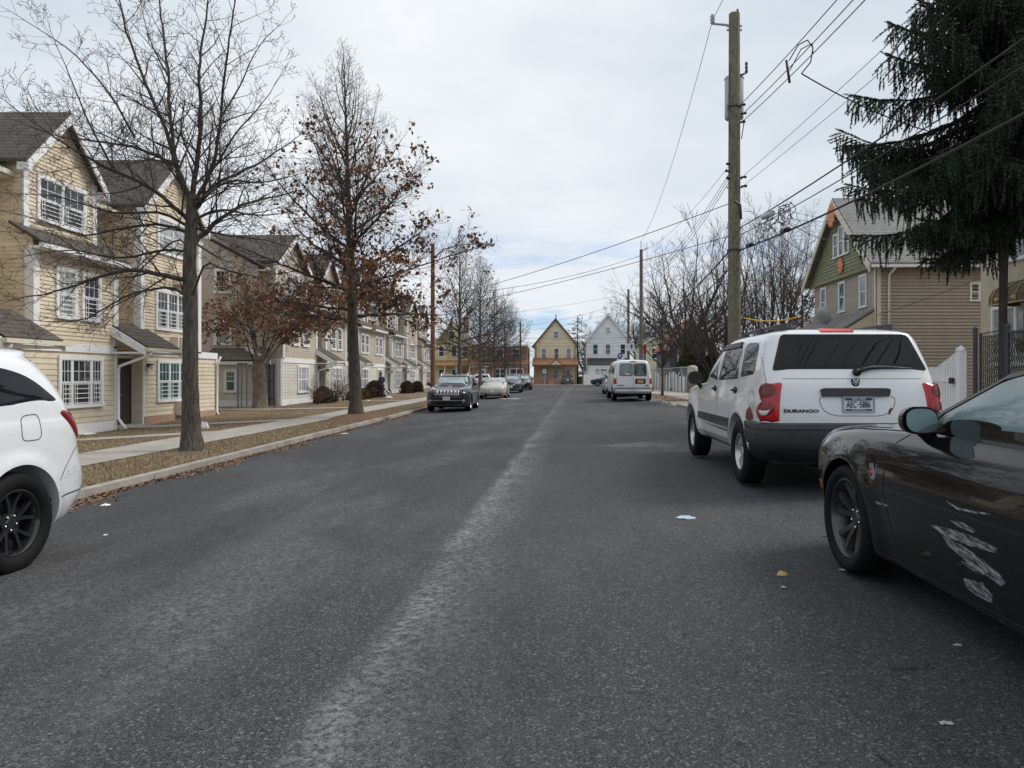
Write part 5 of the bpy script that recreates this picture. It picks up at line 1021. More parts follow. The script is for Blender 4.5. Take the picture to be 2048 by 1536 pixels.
# ---- white SUV in the left foreground, rear end towards the houses
def white_suv():
    T = [(.24, 2.2, -2.20, .80, 4, 7), (.30, 2.40, -2.34, .88, 4, 7), (.42, 2.5, -2.43, .925, 4, 7), (.52, 2.52, -2.50, .94, 4, 7), (.60, 2.52, -2.515, .945, 4, 7), (.72, 2.52, -2.50, .95, 4, 7), (.85, 2.5, -2.46, .95, 4, 7), (1.02, 2.42, -2.43, .945, 4, 7), (1.10, 2.2, -2.41, .94, 3.5, 7), (1.16, 1.5, -2.39, .93, 3.5, 7),
         (1.20, 1.1, -2.375, .92, 3.5, 7), (1.33, .88, -2.33, .90, 4, 7), (1.50, .55, -2.24, .845, 4, 7), (1.64, .25, -2.14, .78, 4, 7), (1.71, .02, -2.10, .73, 4, 6), (1.755, -.2, -2.13, .675, 4, 7), (1.775, -.4, -2.10, .62, 4, 6), (1.79, -.7, -1.8, .42, 3, 4), (1.80, -1.0, -1.3, .01, 2, 2)]
    wr = .395; AX = (1.52, -1.52); root = thing('parked_suv', 'white SUV with black wheels cut off by the left edge', 'SUV', (-5.17, 4.06, -.15), math.pi)
    o, bv = body(root, car_mesh(T, 130, 7, [(AX[0], wr), (AX[1], wr)], .455, .03, .14, taper=.02), 'paint_white_clean')
    for y in AX:
        for s in (-1, 1): wheel(root, s * .825, y, wr, .265, .262, twin(.34, .016, .018, e=.05) , 'alloy_black', 64, 'chrome', .035)
    for sd in ('left', 'right'):
        patch(bv, sd, round_poly([(-2.05, 1.34), (-1.22, 1.31), (-1.18, 1.62), (-1.5, 1.625), (-1.78, 1.55)], [.05, .05, .06, .2, .15]), 'car_glass', 'window', root, .004)
        patch(bv, sd, round_poly([(-1.14, 1.30), (-.12, 1.27), (-.08, 1.65), (-1.1, 1.63)], .05), 'car_glass', 'window', root, .004)
        patch(bv, sd, round_poly([(-.06, 1.27), (.86, 1.25), (.35, 1.58), (.2, 1.64), (-.02, 1.65)], .05), 'car_glass', 'window', root, .004)
        for y in (-1.0, .0): handle(root, bv, sd, y, 1.08, 'paint_white_clean', .2)
        c = (sd, 'rear'); lam = patch(bv, c, round_poly([(-.18, .98), (.02, 1.00), (.085, 1.06), (.205, 1.235), (.17, 1.255), (-.18, 1.22)], [.02, .04, .05, .02, .02, .02]), 'lamp_dark_red', 'tail_light', root, .006, .014, .03, .03)
        patch(bv, c, round_poly([(-.12, 1.03), (.02, 1.04), (.12, 1.18), (-.12, 1.17)], .02), 'lamp_red', 'lens', lam, .018, .004, .03, .03)
        mirror(root, -1.04 if sd == 'left' else 1.04, .78, 1.28, (.11, .11, .085), 'paint_white_clean', True, .03)
        patch(bv, sd, [(-2.16, .16), (-1.94, .16), (-1.92, .44), (-1.96, .58), (-1.99, .58), (-2.0, .44)], 'plastic_black', 'splash_guard', root, .0, back=.02)
    patch(bv, 'rear', round_poly([(-.68, 1.30), (.68, 1.30), (.6, 1.64), (-.6, 1.64)], .08), 'car_glass', 'rear_window', root, .004, grid=.1)
    patch(bv, 'front', round_poly([(-.76, 1.22), (.76, 1.22), (.6, 1.68), (-.6, 1.68)], .06), 'car_glass', 'windshield', root, .004, grid=.1)
    patch(bv, 'front', round_poly([(-.45, .75), (.45, .75), (.5, 1.0), (-.5, 1.0)], .06), 'plastic_black', 'grille', root, .006, grid=.1)
    for s in (-1, 1): patch(bv, 'front', round_poly([(s * .55, .82), (s * .82, .86), (s * .84, .98), (s * .56, .97)][::s], .03), 'lamp_clear', 'headlight', root, .008, .012, .03, .04)
    m = MB()
    for sd in ('left', 'right'):
        seam(m, bv, sd, [(-2.46, .93), (-2.33, .945), (-2.2, .90), (-2.08, .78), (-1.985, .66)], .007); seam(m, bv, sd, [(-1.18, 1.28), (-1.2, 1.0), (-1.05, .85), (-1.0, .5)], .007); seam(m, bv, sd, [(-.09, 1.66), (-.09, .4)], .007); seam(m, bv, sd, [(.92, 1.2), (.98, .9), (.98, .4)], .007)
    seam(m, bv, 'left', round_poly([(-1.78, 1.03), (-1.78, 1.24), (-1.58, 1.23), (-1.56, 1.03)], .06), .007, closed=True)
    for sd in ('left', 'right'): seam(m, bv, (sd, 'rear'), [(.5, .50), (.3, .52), (.1, .535), (-.3, .545)], .012)
    m.build('panel_seam', 'seam_black', root, world=False)
    patch(bv, ('left', 'rear'), round_poly([(.03, .56), (.20, .60), (.27, .68), (.22, .78), (.10, .76), (.02, .66)], .04), 'scuff', 'scuff_mark', root, .002, back=.0); patch(bv, ('left', 'rear'), round_poly([(-.06, .37), (.02, .36), (.05, .50), (-.04, .52)], .02), 'scuff', 'scuff_mark', root, .002, back=.0)
    pl = plate(root, (0, -2.52, .95), -1)
white_suv()

# ---- smaller vehicles down the street
def suv_tab(L, w, H, hood, cowl, rake=.25, tail=.25):
    a, b = L / 2, -L / 2
    return [(.20, a - .3, b + .25, w * .86, 4, 5), (.27, a - .12, b + .1, w * .95, 4, 5), (.45, a - .01, b + .01, w * .99, 3.6, 5), (.62, a, b, w, 3.6, 5), (.80, a - .03, b + .04, w, 3.6, 5), (hood - .1, a - .14, b + .07, w * .985, 3.4, 5), (hood, a - .42, b + .09, w * .955, 3.2, 5), (hood + .055, cowl + .35, b + .11, w * .93, 3.2, 5), (hood + .09, cowl, b + .13, w * .915, 3.5, 5),
            ((hood + H) / 2, cowl - (H - hood) * .75, b + .13 + tail * .5, w * .84, 4, 5), (H - .10, cowl - (H - hood) * 1.35, b + .13 + tail, w * .755, 4, 5), (H - .035, cowl - (H - hood) * 1.8, b + .2 + tail, w * .66, 3.5, 4.5), (H - .01, cowl - (H - hood) * 2.4, b + .45 + tail, w * .42, 3, 3.5), (H, 0, b + .9 + tail, .01, 2, 2)]
def sedan_tab(L, w, H, hood, cowl, deck):
    a, b = L / 2, -L / 2
    return [(.18, a - .3, b + .25, w * .86, 4, 5), (.25, a - .12, b + .1, w * .95, 4, 5), (.42, a - .01, b + .01, w * .99, 3.4, 4), (.56, a, b, w, 3.4, 4), (.70, a - .03, b + .03, w, 3.4, 4), (hood - .08, a - .14, b + .08, w * .98, 3.2, 4), (hood, a - .45, b + .16, w * .95, 3.0, 4), (hood + .05, cowl + .3, b + .3, w * .92, 3, 4), (hood + .085, cowl, deck, w * .9, 3.2, 4),
            ((hood + H) / 2, cowl - (H - hood) * .95, deck + (H - hood) * .9, w * .79, 4, 4), (H - .08, cowl - (H - hood) * 1.7, deck + (H - hood) * 1.7, w * .69, 3.5, 4), (H - .02, cowl - (H - hood) * 2.2, deck + (H - hood) * 2.2, w * .5, 3, 3), (H, -.2, -.3, .01, 2, 2)]
def dress(root, bv, kind, L, w, H, hood, cowl, rear=-1, glass='car_glass', head='lamp_clear', ax=(1.35, -1.35), front=True, trimm='plastic_black', ws='windscreen'):
    zb, zt = hood + .13, H - .11; a, b = L / 2, -L / 2
    rk = (H - hood)
    for sd in ('left', 'right'):
        f0, f1 = cowl - .22, cowl - rk * 1.3
        if kind == 'suv': sets = [[(.0, zb), (f0, zb - .01), (f1, zt - .02), (.02, zt)], [(-.06, zb), (-.04, zt), (-.95, zt - .01), (-1.0, zb + .02)], [(-1.06, zb + .02), (-1.02, zt - .02), (b + .6, zt - .05), (b + .42, zb + .06)]]
        else: sets = [[(-.05, zb), (f0, zb - .01), (f1, zt), (-.02, zt + .03)], [(-.11, zb), (-.08, zt + .03), (-.72, zt - .01), (-1.12, zb + .02)]]
        for s_ in sets: patch(bv, sd, round_poly(s_, .05), glass, 'window', root, .004, grid=.12)
        for y in (-.85, .15): handle(root, bv, sd, y, hood - .02, trimm, .2)
        mirror(root, (-1 if sd == 'left' else 1) * (w + .09), cowl - .25, zb + .05, (.10, .10, .075), trimm, True, .03)
    patch(bv, 'front', round_poly([(-w * .78, hood + .11), (w * .78, hood + .11), (w * .62, H - .07), (-w * .62, H - .07)], .06), ws, 'windshield', root, .004, grid=.12)
    patch(bv, 'rear', round_poly([(-w * .7, hood + .16), (w * .7, hood + .16), (w * .58, H - .09), (-w * .58, H - .09)], .06), glass, 'rear_window', root, .004, grid=.12)
    m = MB()
    for sd in ('left', 'right'): seam(m, bv, sd, [(-.03, zt), (-.03, .35)]); seam(m, bv, sd, [(-.98, zb), (-.9, .5)]); seam(m, bv, sd, [(cowl - .1, zb - .05), (cowl - .05, .35)])
    m.build('panel_seam', 'seam_black', root, world=False)
def jeep():
    L, w, H, hood, cowl = 4.62, .93, 1.66, 1.02, .98
    root, bv = tail_car('parked_suv', 'dark navy SUV with seven chrome grille slots facing the camera', 'SUV', suv_tab(L, w, H, hood, cowl), (-4.63, 32.3, -.145), math.pi, 'paint_navy', G_CARS, 96, 5, (1.36, -1.34), .365, .24, .24, .42, twin(.22), 'alloy_silver', .03)
    dress(root, bv, 'suv', L, w, H, hood, cowl, ax=(1.36, -1.34))
    for i in range(7):
        x = (i - 3) * .15; s = patch(bv, 'front', round_poly([(x - .062, .74), (x + .062, .74), (x + .062, .955), (x - .062, .955)], .03), 'grille_chrome', 'grille_slot', root, .012, grid=.05); patch(bv, 'front', round_poly([(x - .036, .765), (x + .036, .765), (x + .036, .93), (x - .036, .93)], .02), 'plastic_black', 'slot_mesh', s, .024, grid=.05)
    for s in (-1, 1):
        patch(bv, 'front', round_poly([(s * .52, .96), (s * .90, 1.00), (s * .86, 1.045), (s * .60, 1.02)][::s], .02), 'lamp_clear', 'headlight', root, .01, .008, .02, .04); patch(bv, 'front', [(s * .70 + .055 * math.cos(t), .50 + .05 * math.sin(t)) for t in np.linspace(0, 6.28, 14, endpoint=False)], 'lamp_clear', 'fog_light', root, .008)
        patch(bv, 'front', round_poly([(s * .58, .72), (s * .84, .74), (s * .84, .86), (s * .6, .84)][::s], .03), 'plastic_black', 'lamp_recess', root, .004)
        xs = s * .60; m = MB(); zt = lambda y: bv.ray_cast(*ray('top')(xs, y))[0].z; m.tube([(xs, y, zt(y) + .03 + .035 * math.sin(math.pi * (y + 1.5) / 1.6)) for y in np.linspace(.05, -1.5, 10)], .022, 8); m.build('roof_rail', 'chrome', root, world=False, smooth=True)
    patch(bv, 'front', round_poly([(-.62, .33), (.62, .33), (.70, .50), (-.70, .50)], .08), 'plastic_black', 'lower_grille', root, .006, grid=.1)
    m = MB(); seam(m, bv, 'front', round_poly([(-.66, .32), (.66, .32), (.74, .51), (-.74, .51)], .1), .025, .014, True); m.build('lower_grille_trim', 'metal_grey', root, world=False); patch(bv, 'front', [(-.9, .22), (.9, .22), (.9, .30), (-.9, .30)], 'plastic_black', 'bumper', root, .01, grid=.15)
    y0 = bv.ray_cast(*ray('front')(0, .62))[0].y; pl = plate(root, (0, y0 + .02, .60), 1); M_ = MB(); letter(M_, 'LKY 3874', .075, (0, y0 + .0265, .60), (-1, 0, 0), (0, 0, 1), 0, .001, .7); M_.build('plate_lettering', 'ink_navy', pl, world=False)
    m = MB(); m.tube([(-.6, 1.1, bv.ray_cast(*ray('top')(-.6, 1.1))[0].z + .02), (-.05, .98, bv.ray_cast(*ray('top')(-.05, .98))[0].z + .02)], .012, 5); m.tube([(.1, 1.05, bv.ray_cast(*ray('top')(.1, 1.05))[0].z + .02), (.62, .95, bv.ray_cast(*ray('top')(.62, .95))[0].z + .03)], .012, 5); m.build('wiper', 'plastic_black', root, world=False)
jeep()
def champagne():
    L, w, H, hood, cowl = 4.83, .917, 1.44, .90, .95
    root, bv = tail_car('parked_sedan', 'champagne sedan parked behind the dark navy SUV', 'car', sedan_tab(L, w, H, hood, cowl, -1.75), (-4.22, 49.4, -.13), math.pi, 'paint_champagne', G_CARS, 70, 4, (1.42, -1.31), .33, .22, .22, .375, five(), 'alloy_silver')
    dress(root, bv, 'sedan', L, w, H, hood, cowl, ax=(1.42, -1.31))
    patch(bv, 'front', round_poly([(-.48, .64), (.48, .64), (.52, .82), (-.52, .82)], .05), 'metal_grey', 'grille', root, .008)
    m = MB()
    for z in (.68, .73, .78): seam(m, bv, 'front', [(-.46, z), (.46, z)], .02, .016)
    m.build('grille_bar', 'chrome', root, world=False)
    for s in (-1, 1): patch(bv, 'front', round_poly([(s * .58, .66), (s * .86, .70), (s * .84, .86), (s * .58, .84)][::s], .03), 'headlamp_haze', 'headlight', root, .01, .01, .03, .04); patch(bv, 'front', round_poly([(s * .60, .32), (s * .84, .34), (s * .84, .44), (s * .60, .44)][::s], .02), 'plastic_black', 'fog_light', root, .006)
    patch(bv, 'front', round_poly([(-.5, .28), (.5, .28), (.54, .42), (-.54, .42)], .05), 'plastic_black', 'lower_grille', root, .006, grid=.1); y0 = bv.ray_cast(*ray('front')(0, .5))[0].y; plate(root, (0, y0 + .02, .52), 1)
champagne()
def crossover(label, X, Y, z, paint, rz=math.pi):
    L, w, H, hood, cowl = 4.6, .91, 1.68, 1.0, .95
    root, bv = tail_car('parked_crossover', label, 'SUV', suv_tab(L, w, H, hood, cowl), (X, Y, z), rz, paint, G_CARS, 56, 4, (1.36, -1.34), .35, .23, .23, .40, five())
    dress(root, bv, 'suv', L, w, H, hood, cowl)
    patch(bv, 'front', round_poly([(-.34, .66), (.34, .66), (.46, .88), (-.46, .88)], .04), 'plastic_black', 'grille', root, .008); m = MB(); seam(m, bv, 'front', [(-.48, .9), (-.16, .68), (.16, .68), (.48, .9)], .05, .016); m.build('grille_bar', 'chrome', root, world=False)
    for s in (-1, 1): patch(bv, 'front', round_poly([(s * .52, .84), (s * .86, .92), (s * .80, .98), (s * .54, .93)][::s], .02), 'lamp_clear', 'headlight', root, .01, .01, .03, .04); patch(bv, 'rear', round_poly([(s * .56, .92), (s * .84, .92), (s * .82, 1.12), (s * .62, 1.06)][::s], .03), 'lamp_red', 'tail_light', root, .01, .01, .03, .04)
    patch(bv, 'front', round_poly([(-.6, .3), (.6, .3), (.66, .42), (-.66, .42)], .05), 'metal_grey', 'lower_grille', root, .006, grid=.1); y0 = bv.ray_cast(*ray('front')(0, .55))[0].y; plate(root, (.0, y0 + .02, .55), 1)
crossover('charcoal SUV with a V-shaped chrome grille behind the champagne sedan', -3.98, 64.8, -.11, 'paint_charcoal')
crossover('dark SUV farthest down the left row of parked cars', -3.45, 74.6, -.08, 'paint_navy')
crossover('white SUV glimpsed across the side street, left of the champagne sedan', -10.6, 93.0, .0, 'paint_white', R(90))
crossover('dark blue SUV beside the white fence, nose to the left', 7.1, 98.8, .0, 'paint_blue', R(90))
def plain_sedan(label, X, Y, z, rz, paint, H=1.45):
    L, w, hood, cowl = 4.75, .91, .93, .95
    root, bv = tail_car('parked_sedan', label, 'car', sedan_tab(L, w, H, hood, cowl, -1.8), (X, Y, z), rz, paint, G_CARS, 56, 4, (1.38, -1.33), .33, .22, .22, .375, five()); dress(root, bv, 'sedan', L, w, H, hood, cowl)
    for s in (-1, 1): patch(bv, 'front', round_poly([(s * .55, .68), (s * .86, .74), (s * .82, .84), (s * .55, .80)][::s], .02), 'lamp_clear', 'headlight', root, .01, .01, .03, .04); patch(bv, 'rear', round_poly([(s * .50, .74), (s * .86, .74), (s * .84, .88), (s * .50, .88)][::s], .03), 'lamp_red', 'tail_light', root, .01, .01, .03, .04)
    patch(bv, 'front', round_poly([(-.45, .55), (.45, .55), (.5, .72), (-.5, .72)], .05), 'plastic_black', 'grille', root, .006); y0 = bv.ray_cast(*ray('rear')(0, .68))[0].y; plate(root, (0, y0 - .02, .68), -1)
plain_sedan('charcoal sedan in the driveway of the yellow house', 1.72, 106.6, .13, 0, 'paint_charcoal')
plain_sedan('white sedan just ahead of the white van', 4.25, 45.2, .12, 0, 'paint_white_clean', 1.5)
plain_sedan('white sedan two places ahead of the white van', 4.35, 51.6, .12, 0, 'paint_white', 1.5)
def van():
    T = [(.36, 2.4, -2.55, .84, 4, 9), (.42, 2.6, -2.64, .93, 4, 9), (.60, 2.68, -2.68, .985, 4, 9), (.80, 2.7, -2.68, 1.0, 4, 9), (1.0, 2.66, -2.675, 1.0, 4, 9), (1.15, 2.55, -2.67, .995, 4, 9), (1.24, 2.2, -2.665, .985, 4, 9), (1.30, 1.85, -2.66, .975, 4, 9), (1.5, 1.62, -2.645, .945, 4, 9), (1.8, 1.3, -2.61, .885, 4, 9), (1.95, 1.1, -2.58, .835, 4, 9), (2.04, .85, -2.52, .74, 4, 8), (2.08, .5, -2.35, .5, 3, 5), (2.095, 0, -1.8, .01, 2, 2)]
    wr = .37; root, bv = tail_car('parked_van', 'white passenger van with an orange licence plate on its rear door', 'van', T, (3.86, 38.2, .13), 0, 'paint_white_van', G_CARS, 80, 5, (1.75, -1.76), wr, .24, .21, .43, five(), 'alloy_silver', 0)
    for s in (-1, 1):
        patch(bv, 'rear', round_poly([(s * .06, 1.30), (s * .66, 1.30), (s * .63, 1.86), (s * .06, 1.86)][::s], [.08] * 4), 'car_glass_clear' if s < 0 else 'car_glass_blue', 'rear_window', root, .006, grid=.12)
        m = MB(); seam(m, bv, 'rear', round_poly([(s * .04, 1.28), (s * .68, 1.28), (s * .65, 1.88), (s * .04, 1.88)][::s], .08), .03, .008, True); m.build('window_seal', 'plastic_black', root, world=False)
        patch(bv, 'rear', round_poly([(s * .83, .86), (s * .965, .86), (s * .965, 1.16), (s * .83, 1.16)][::s], .02), 'lamp_red', 'tail_light', root, .012, .008, .03, .05)
        for ys in (((1.05, 1.38), (.35, 1.36), (.35, 1.82), (.8, 1.8)), ((.2, 1.36), (-.9, 1.36), (-.9, 1.84), (.2, 1.84)), ((-1.0, 1.36), (-2.3, 1.36), (-2.25, 1.84), (-1.0, 1.84))): patch(bv, 'left' if s < 0 else 'right', round_poly(ys, .06), 'car_glass', 'window', root, .005, grid=.15)
        mirror(root, s * 1.16, 1.25, 1.45, (.13, .1, .17), 'plastic_black', True, .05)
    patch(bv, 'front', round_poly([(-.8, 1.36), (.8, 1.36), (.7, 1.9), (-.7, 1.9)], .08), 'car_glass', 'windshield', root, .005, grid=.15)
    m = MB(); seam(m, bv, 'rear', [(0, 2.0), (0, .62)], .012); seam(m, bv, 'rear', [(-.80, 1.98), (-.80, .62)], .012); seam(m, bv, 'rear', [(.80, 1.98), (.80, .62)], .012); seam(m, bv, 'rear', [(-.98, .70), (.98, .70)], .012); m.build('panel_seam', 'seam_grey', root, world=False)
    y0 = -2.675; m = MB(); pts = round_poly([(.10, .88), (.62, .88), (.62, 1.13), (.10, 1.13)], .02); m.slab([(a, y0 - .02, b) for a, b in pts], (0, .03, 0)); m.build('plate_recess', 'plastic_black', root, world=False)
    pl = plate(root, (.37, y0 - .022, 1.0), -1, 'plate_orange')
    m = MB(); pr = [(-.98, .50), (.98, .50), (.985, .62), (-.985, .62)]; m.slab([(a, -2.84, b) for a, b in pr], (0, .2, 0)); 
    for s in (-1, 1): m.box(min(s * .93, s * 1.0), max(s * .93, s * 1.0), -2.84, -2.3, .50, .62)
    m.build('bumper', 'chrome', root, world=False); m = MB(); m.box(-.95, .95, -2.82, -2.6, .625, .66); m.build('bumper_step', 'plastic_black', root, world=False)
    patch(bv, 'rear', round_poly([(-.16, 1.97), (.16, 1.97), (.15, 2.02), (-.15, 2.02)], .01), 'lamp_bright_red', 'brake_light', root, .01)
    patch(bv, 'rear', round_poly([(-.75, .78), (-.48, .78), (-.48, .82), (-.75, .82)], .01), 'ink_navy', 'badge', root, .006); patch(bv, 'rear', [(.68 + .07 * math.cos(t), .79 + .03 * math.sin(t)) for t in np.linspace(0, 6.28, 16, endpoint=False)], 'plate_navy', 'emblem', root, .006)
    patch(bv, 'rear', [(-.40, 1.34), (-.14, 1.34), (-.14, 1.40), (-.40, 1.40)], 'plate_white', 'window_sticker', root, .009)
    m = MB(); m.box(-.7, .7, -2.5, -1.5, .30, .48); m.tube([(-.84, -1.76, .37), (.84, -1.76, .37)], .06, 8); m.build('underbody', 'underbody', root, world=False)
van()
# ---------------------------------------------------------------- trees
def seg_mesh(name, S, mats, parent, n=4, smooth=True):
    """tapered prisms for a list of (p0, p1, r0, r1)"""
    S = np.array(S, float).reshape(-1, 8); p0, p1, r0, r1 = S[:, 0:3], S[:, 3:6], S[:, 6], S[:, 7]; d = p1 - p0; d /= np.maximum(np.linalg.norm(d, axis=1), 1e-9)[:, None]
    a = np.where(np.abs(d[:, 2:3]) < .9, np.array([[0, 0, 1.]]), np.array([[1., 0, 0]])); u = np.cross(d, a); u /= np.linalg.norm(u, axis=1)[:, None]; v = np.cross(d, u); k = len(S); V = np.empty((k, 2, n, 3))
    for j in range(n):
        t = 2 * np.pi * j / n; e = u * math.cos(t) + v * math.sin(t); V[:, 0, j] = p0 + e * r0[:, None]; V[:, 1, j] = p1 + e * r1[:, None]
    b = np.arange(k)[:, None] * (2 * n); Fs = np.concatenate([np.concatenate([b + j, b + (j + 1) % n, b + n + (j + 1) % n, b + n + j], 1) for j in range(n)])
    return np_mesh(name, V.reshape(-1, 3), Fs, mats, parent, smooth)
class Tree:
    def __init__(s, seed): s.r = random.Random(seed); s.big = []; s.mid = []; s.twig = []; s.tips = []
    def put(s, p, q, r0, r1):
        (s.big if r0 > .045 else s.mid if r0 > .011 else s.twig).append((*p, *q, r0, r1))
    def limb(s, pts, r0, r1, kids=None, lev=0, P=None):
        """a limb along given points; kids = (spacing, length at base, length at tip, start fraction)"""
        pts = [Vector(p) for p in pts]; R_ = s.r; L = [0]
        for a, b in zip(pts[:-1], pts[1:]): L.append(L[-1] + (b - a).length)
        T = L[-1]
        def f(t):
            d = t * T; i = max(0, min(len(pts) - 2, next((k for k in range(len(L) - 1) if L[k + 1] >= d), len(L) - 2))); q = (d - L[i]) / max(L[i + 1] - L[i], 1e-6); p0, p1, p2, p3 = pts[max(i - 1, 0)], pts[i], pts[i + 1], pts[min(i + 2, len(pts) - 1)]
            return .5 * (2 * p1 + (p2 - p0) * q + (2 * p0 - 5 * p1 + 4 * p2 - p3) * q * q + (3 * p1 - p0 - 3 * p2 + p3) * q ** 3)
        n = max(3, int(T / .22)); prev = f(0); j = min(.02, r0 * .2)
        for i in range(1, n + 1):
            t = i / n; q = f(t) + Vector((R_.gauss(0, j), R_.gauss(0, j), R_.gauss(0, j))); s.put(prev, q, r0 + (r1 - r0) * ((i - 1) / n) ** .85, r0 + (r1 - r0) * t ** .85); prev = q
        if kids:
            sp, l0, l1, st = kids; t = st; az = R_.uniform(0, 6.28)
            while t < 1:
                p = f(t); d = (f(min(1, t + .02)) - f(max(0, t - .02))).normalized(); az += 2.4 + R_.uniform(-.5, .5); s.side(p, d, az, (l0 + (l1 - l0) * t) * R_.uniform(.55, 1.2), (r0 + (r1 - r0) * t) * R_.uniform(.35, .55), lev + 1, P); t += sp / T * R_.uniform(.6, 1.4)
            s.grow(f(1), (f(1) - f(.96)).normalized(), l1 * .9, r1 * .9, lev + 1, P)
    def side(s, p, d, az, L, r, lev, P):
        o = d.orthogonal().normalized(); q = o * math.cos(az) + d.cross(o) * math.sin(az); a = R(P['ang'] + s.r.uniform(-14, 14)); nd_ = (d * math.cos(a) + q * math.sin(a)); nd_.z += P['lift'] * (.5 if lev < 2 else 1); s.grow(p, nd_.normalized(), L, r, lev, P)
    def grow(s, p, d, L, r, lev, P):
        R_ = s.r; r = max(r, P['rmin']); sl = P['seg'][min(lev, 3)]; n = max(2, int(L / sl + .5)); step = L / n; az = R_.uniform(0, 6.28); wig = P['wig']; p = Vector(p); rend = max(P['rmin'] * .7, r * .35)
        for i in range(n):
            d = (d + Vector((R_.gauss(0, wig), R_.gauss(0, wig), R_.gauss(0, wig) + P['up'] * (1 if lev > 1 else .6)))).normalized(); q = p + d * step; a = r + (rend - r) * i / n; b = r + (rend - r) * (i + 1) / n; s.put(p, q, a, b); p = q
            if lev < P['lev'] and i >= (1 if lev < 2 else 0):
                k = P['kids'][min(lev, 3)]; k = int(k) + (R_.random() < k - int(k))
                for _ in range(k): az += 2.2 + R_.uniform(-.6, .6); s.side(p, d, az, L * P['shr'] * R_.uniform(.6, 1.15) * (1 - .45 * i / n), a * R_.uniform(.45, .65), lev + 1, P)
        s.tips.append((tuple(p), tuple(d)))
    def build(s, root, trunk='oak_bark', limb='branch_bark', twig='twig_bark', tn='trunk'):
        if s.big: o = seg_mesh(tn, s.big, [trunk], root, 9)
        if s.mid: seg_mesh('branches', s.mid, [limb], root, 5)
        if s.twig: seg_mesh('twigs', s.twig, [twig], root, 3, False)
def trunk(T, pts, radii, m='oak_bark', root=None, n=16, rough=.05, seed=1):
    """one bark skin with a flared, slightly fluted foot"""
    r = random.Random(seed); mb = MB(); P = []; Rr = []
    for i in range(len(pts) - 1):
        a, b = Vector(pts[i]), Vector(pts[i + 1]); k = max(2, int((b - a).length / .18))
        for j in range(k): P.append(a.lerp(b, j / k)); Rr.append(radii[i] + (radii[i + 1] - radii[i]) * j / k)
    P.append(Vector(pts[-1])); Rr.append(radii[-1]); vs = []
    for i, (p, q) in enumerate(zip(P, Rr)):
        for j in range(n): a = 2 * math.pi * j / n; k = q * (1 + rough * math.sin(3 * a + i * .25) + r.uniform(-rough, rough) * .6); vs.append((p.x + k * math.cos(a), p.y + k * math.sin(a), p.z))
    mb.add(vs, [(i * n + j, i * n + (j + 1) % n, (i + 1) * n + (j + 1) % n, (i + 1) * n + j) for i in range(len(P) - 1) for j in range(n)]); return mb.build('trunk', m, root, smooth=True)
def leaves(root, P, m, size, per, spread, seed, name='dry_leaves', droop=.5):
    r = np.random.default_rng(seed); P = np.repeat(np.asarray(P, float), per, 0); n = len(P); C = P + r.normal(0, spread, (n, 3)) + np.array([0, 0, -.4 * spread]); d = r.normal(0, 1, (n, 3)); d[:, 2] -= droop; d /= np.linalg.norm(d, axis=1)[:, None]
    e = np.cross(d, r.normal(0, 1, (n, 3))); e /= np.linalg.norm(e, axis=1)[:, None]; f = np.cross(d, e); s = (size * r.uniform(.35, 1.4, n))[:, None]
    V = np.stack([C - d * s * .5, C - e * s * .36 + d * s * .05 + f * s * .15, C + d * s * .5, C + e * s * .36 + d * s * .02 + f * s * .12], 1).reshape(-1, 3); i = np.arange(n)[:, None] * 4
    return np_mesh(name, V, np.concatenate([np.concatenate([i, i + 1, i + 2], 1), np.concatenate([i, i + 2, i + 3], 1)]), [m], root)
OAK = dict(ang=48, lift=.12, wig=.10, up=.035, seg=(.35, .24, .17, .13), kids=(1.5, 1.7, 1.5, .9), shr=.54, lev=4, rmin=.0042)
def pl(px, py, Y): return at(px, py, Y)
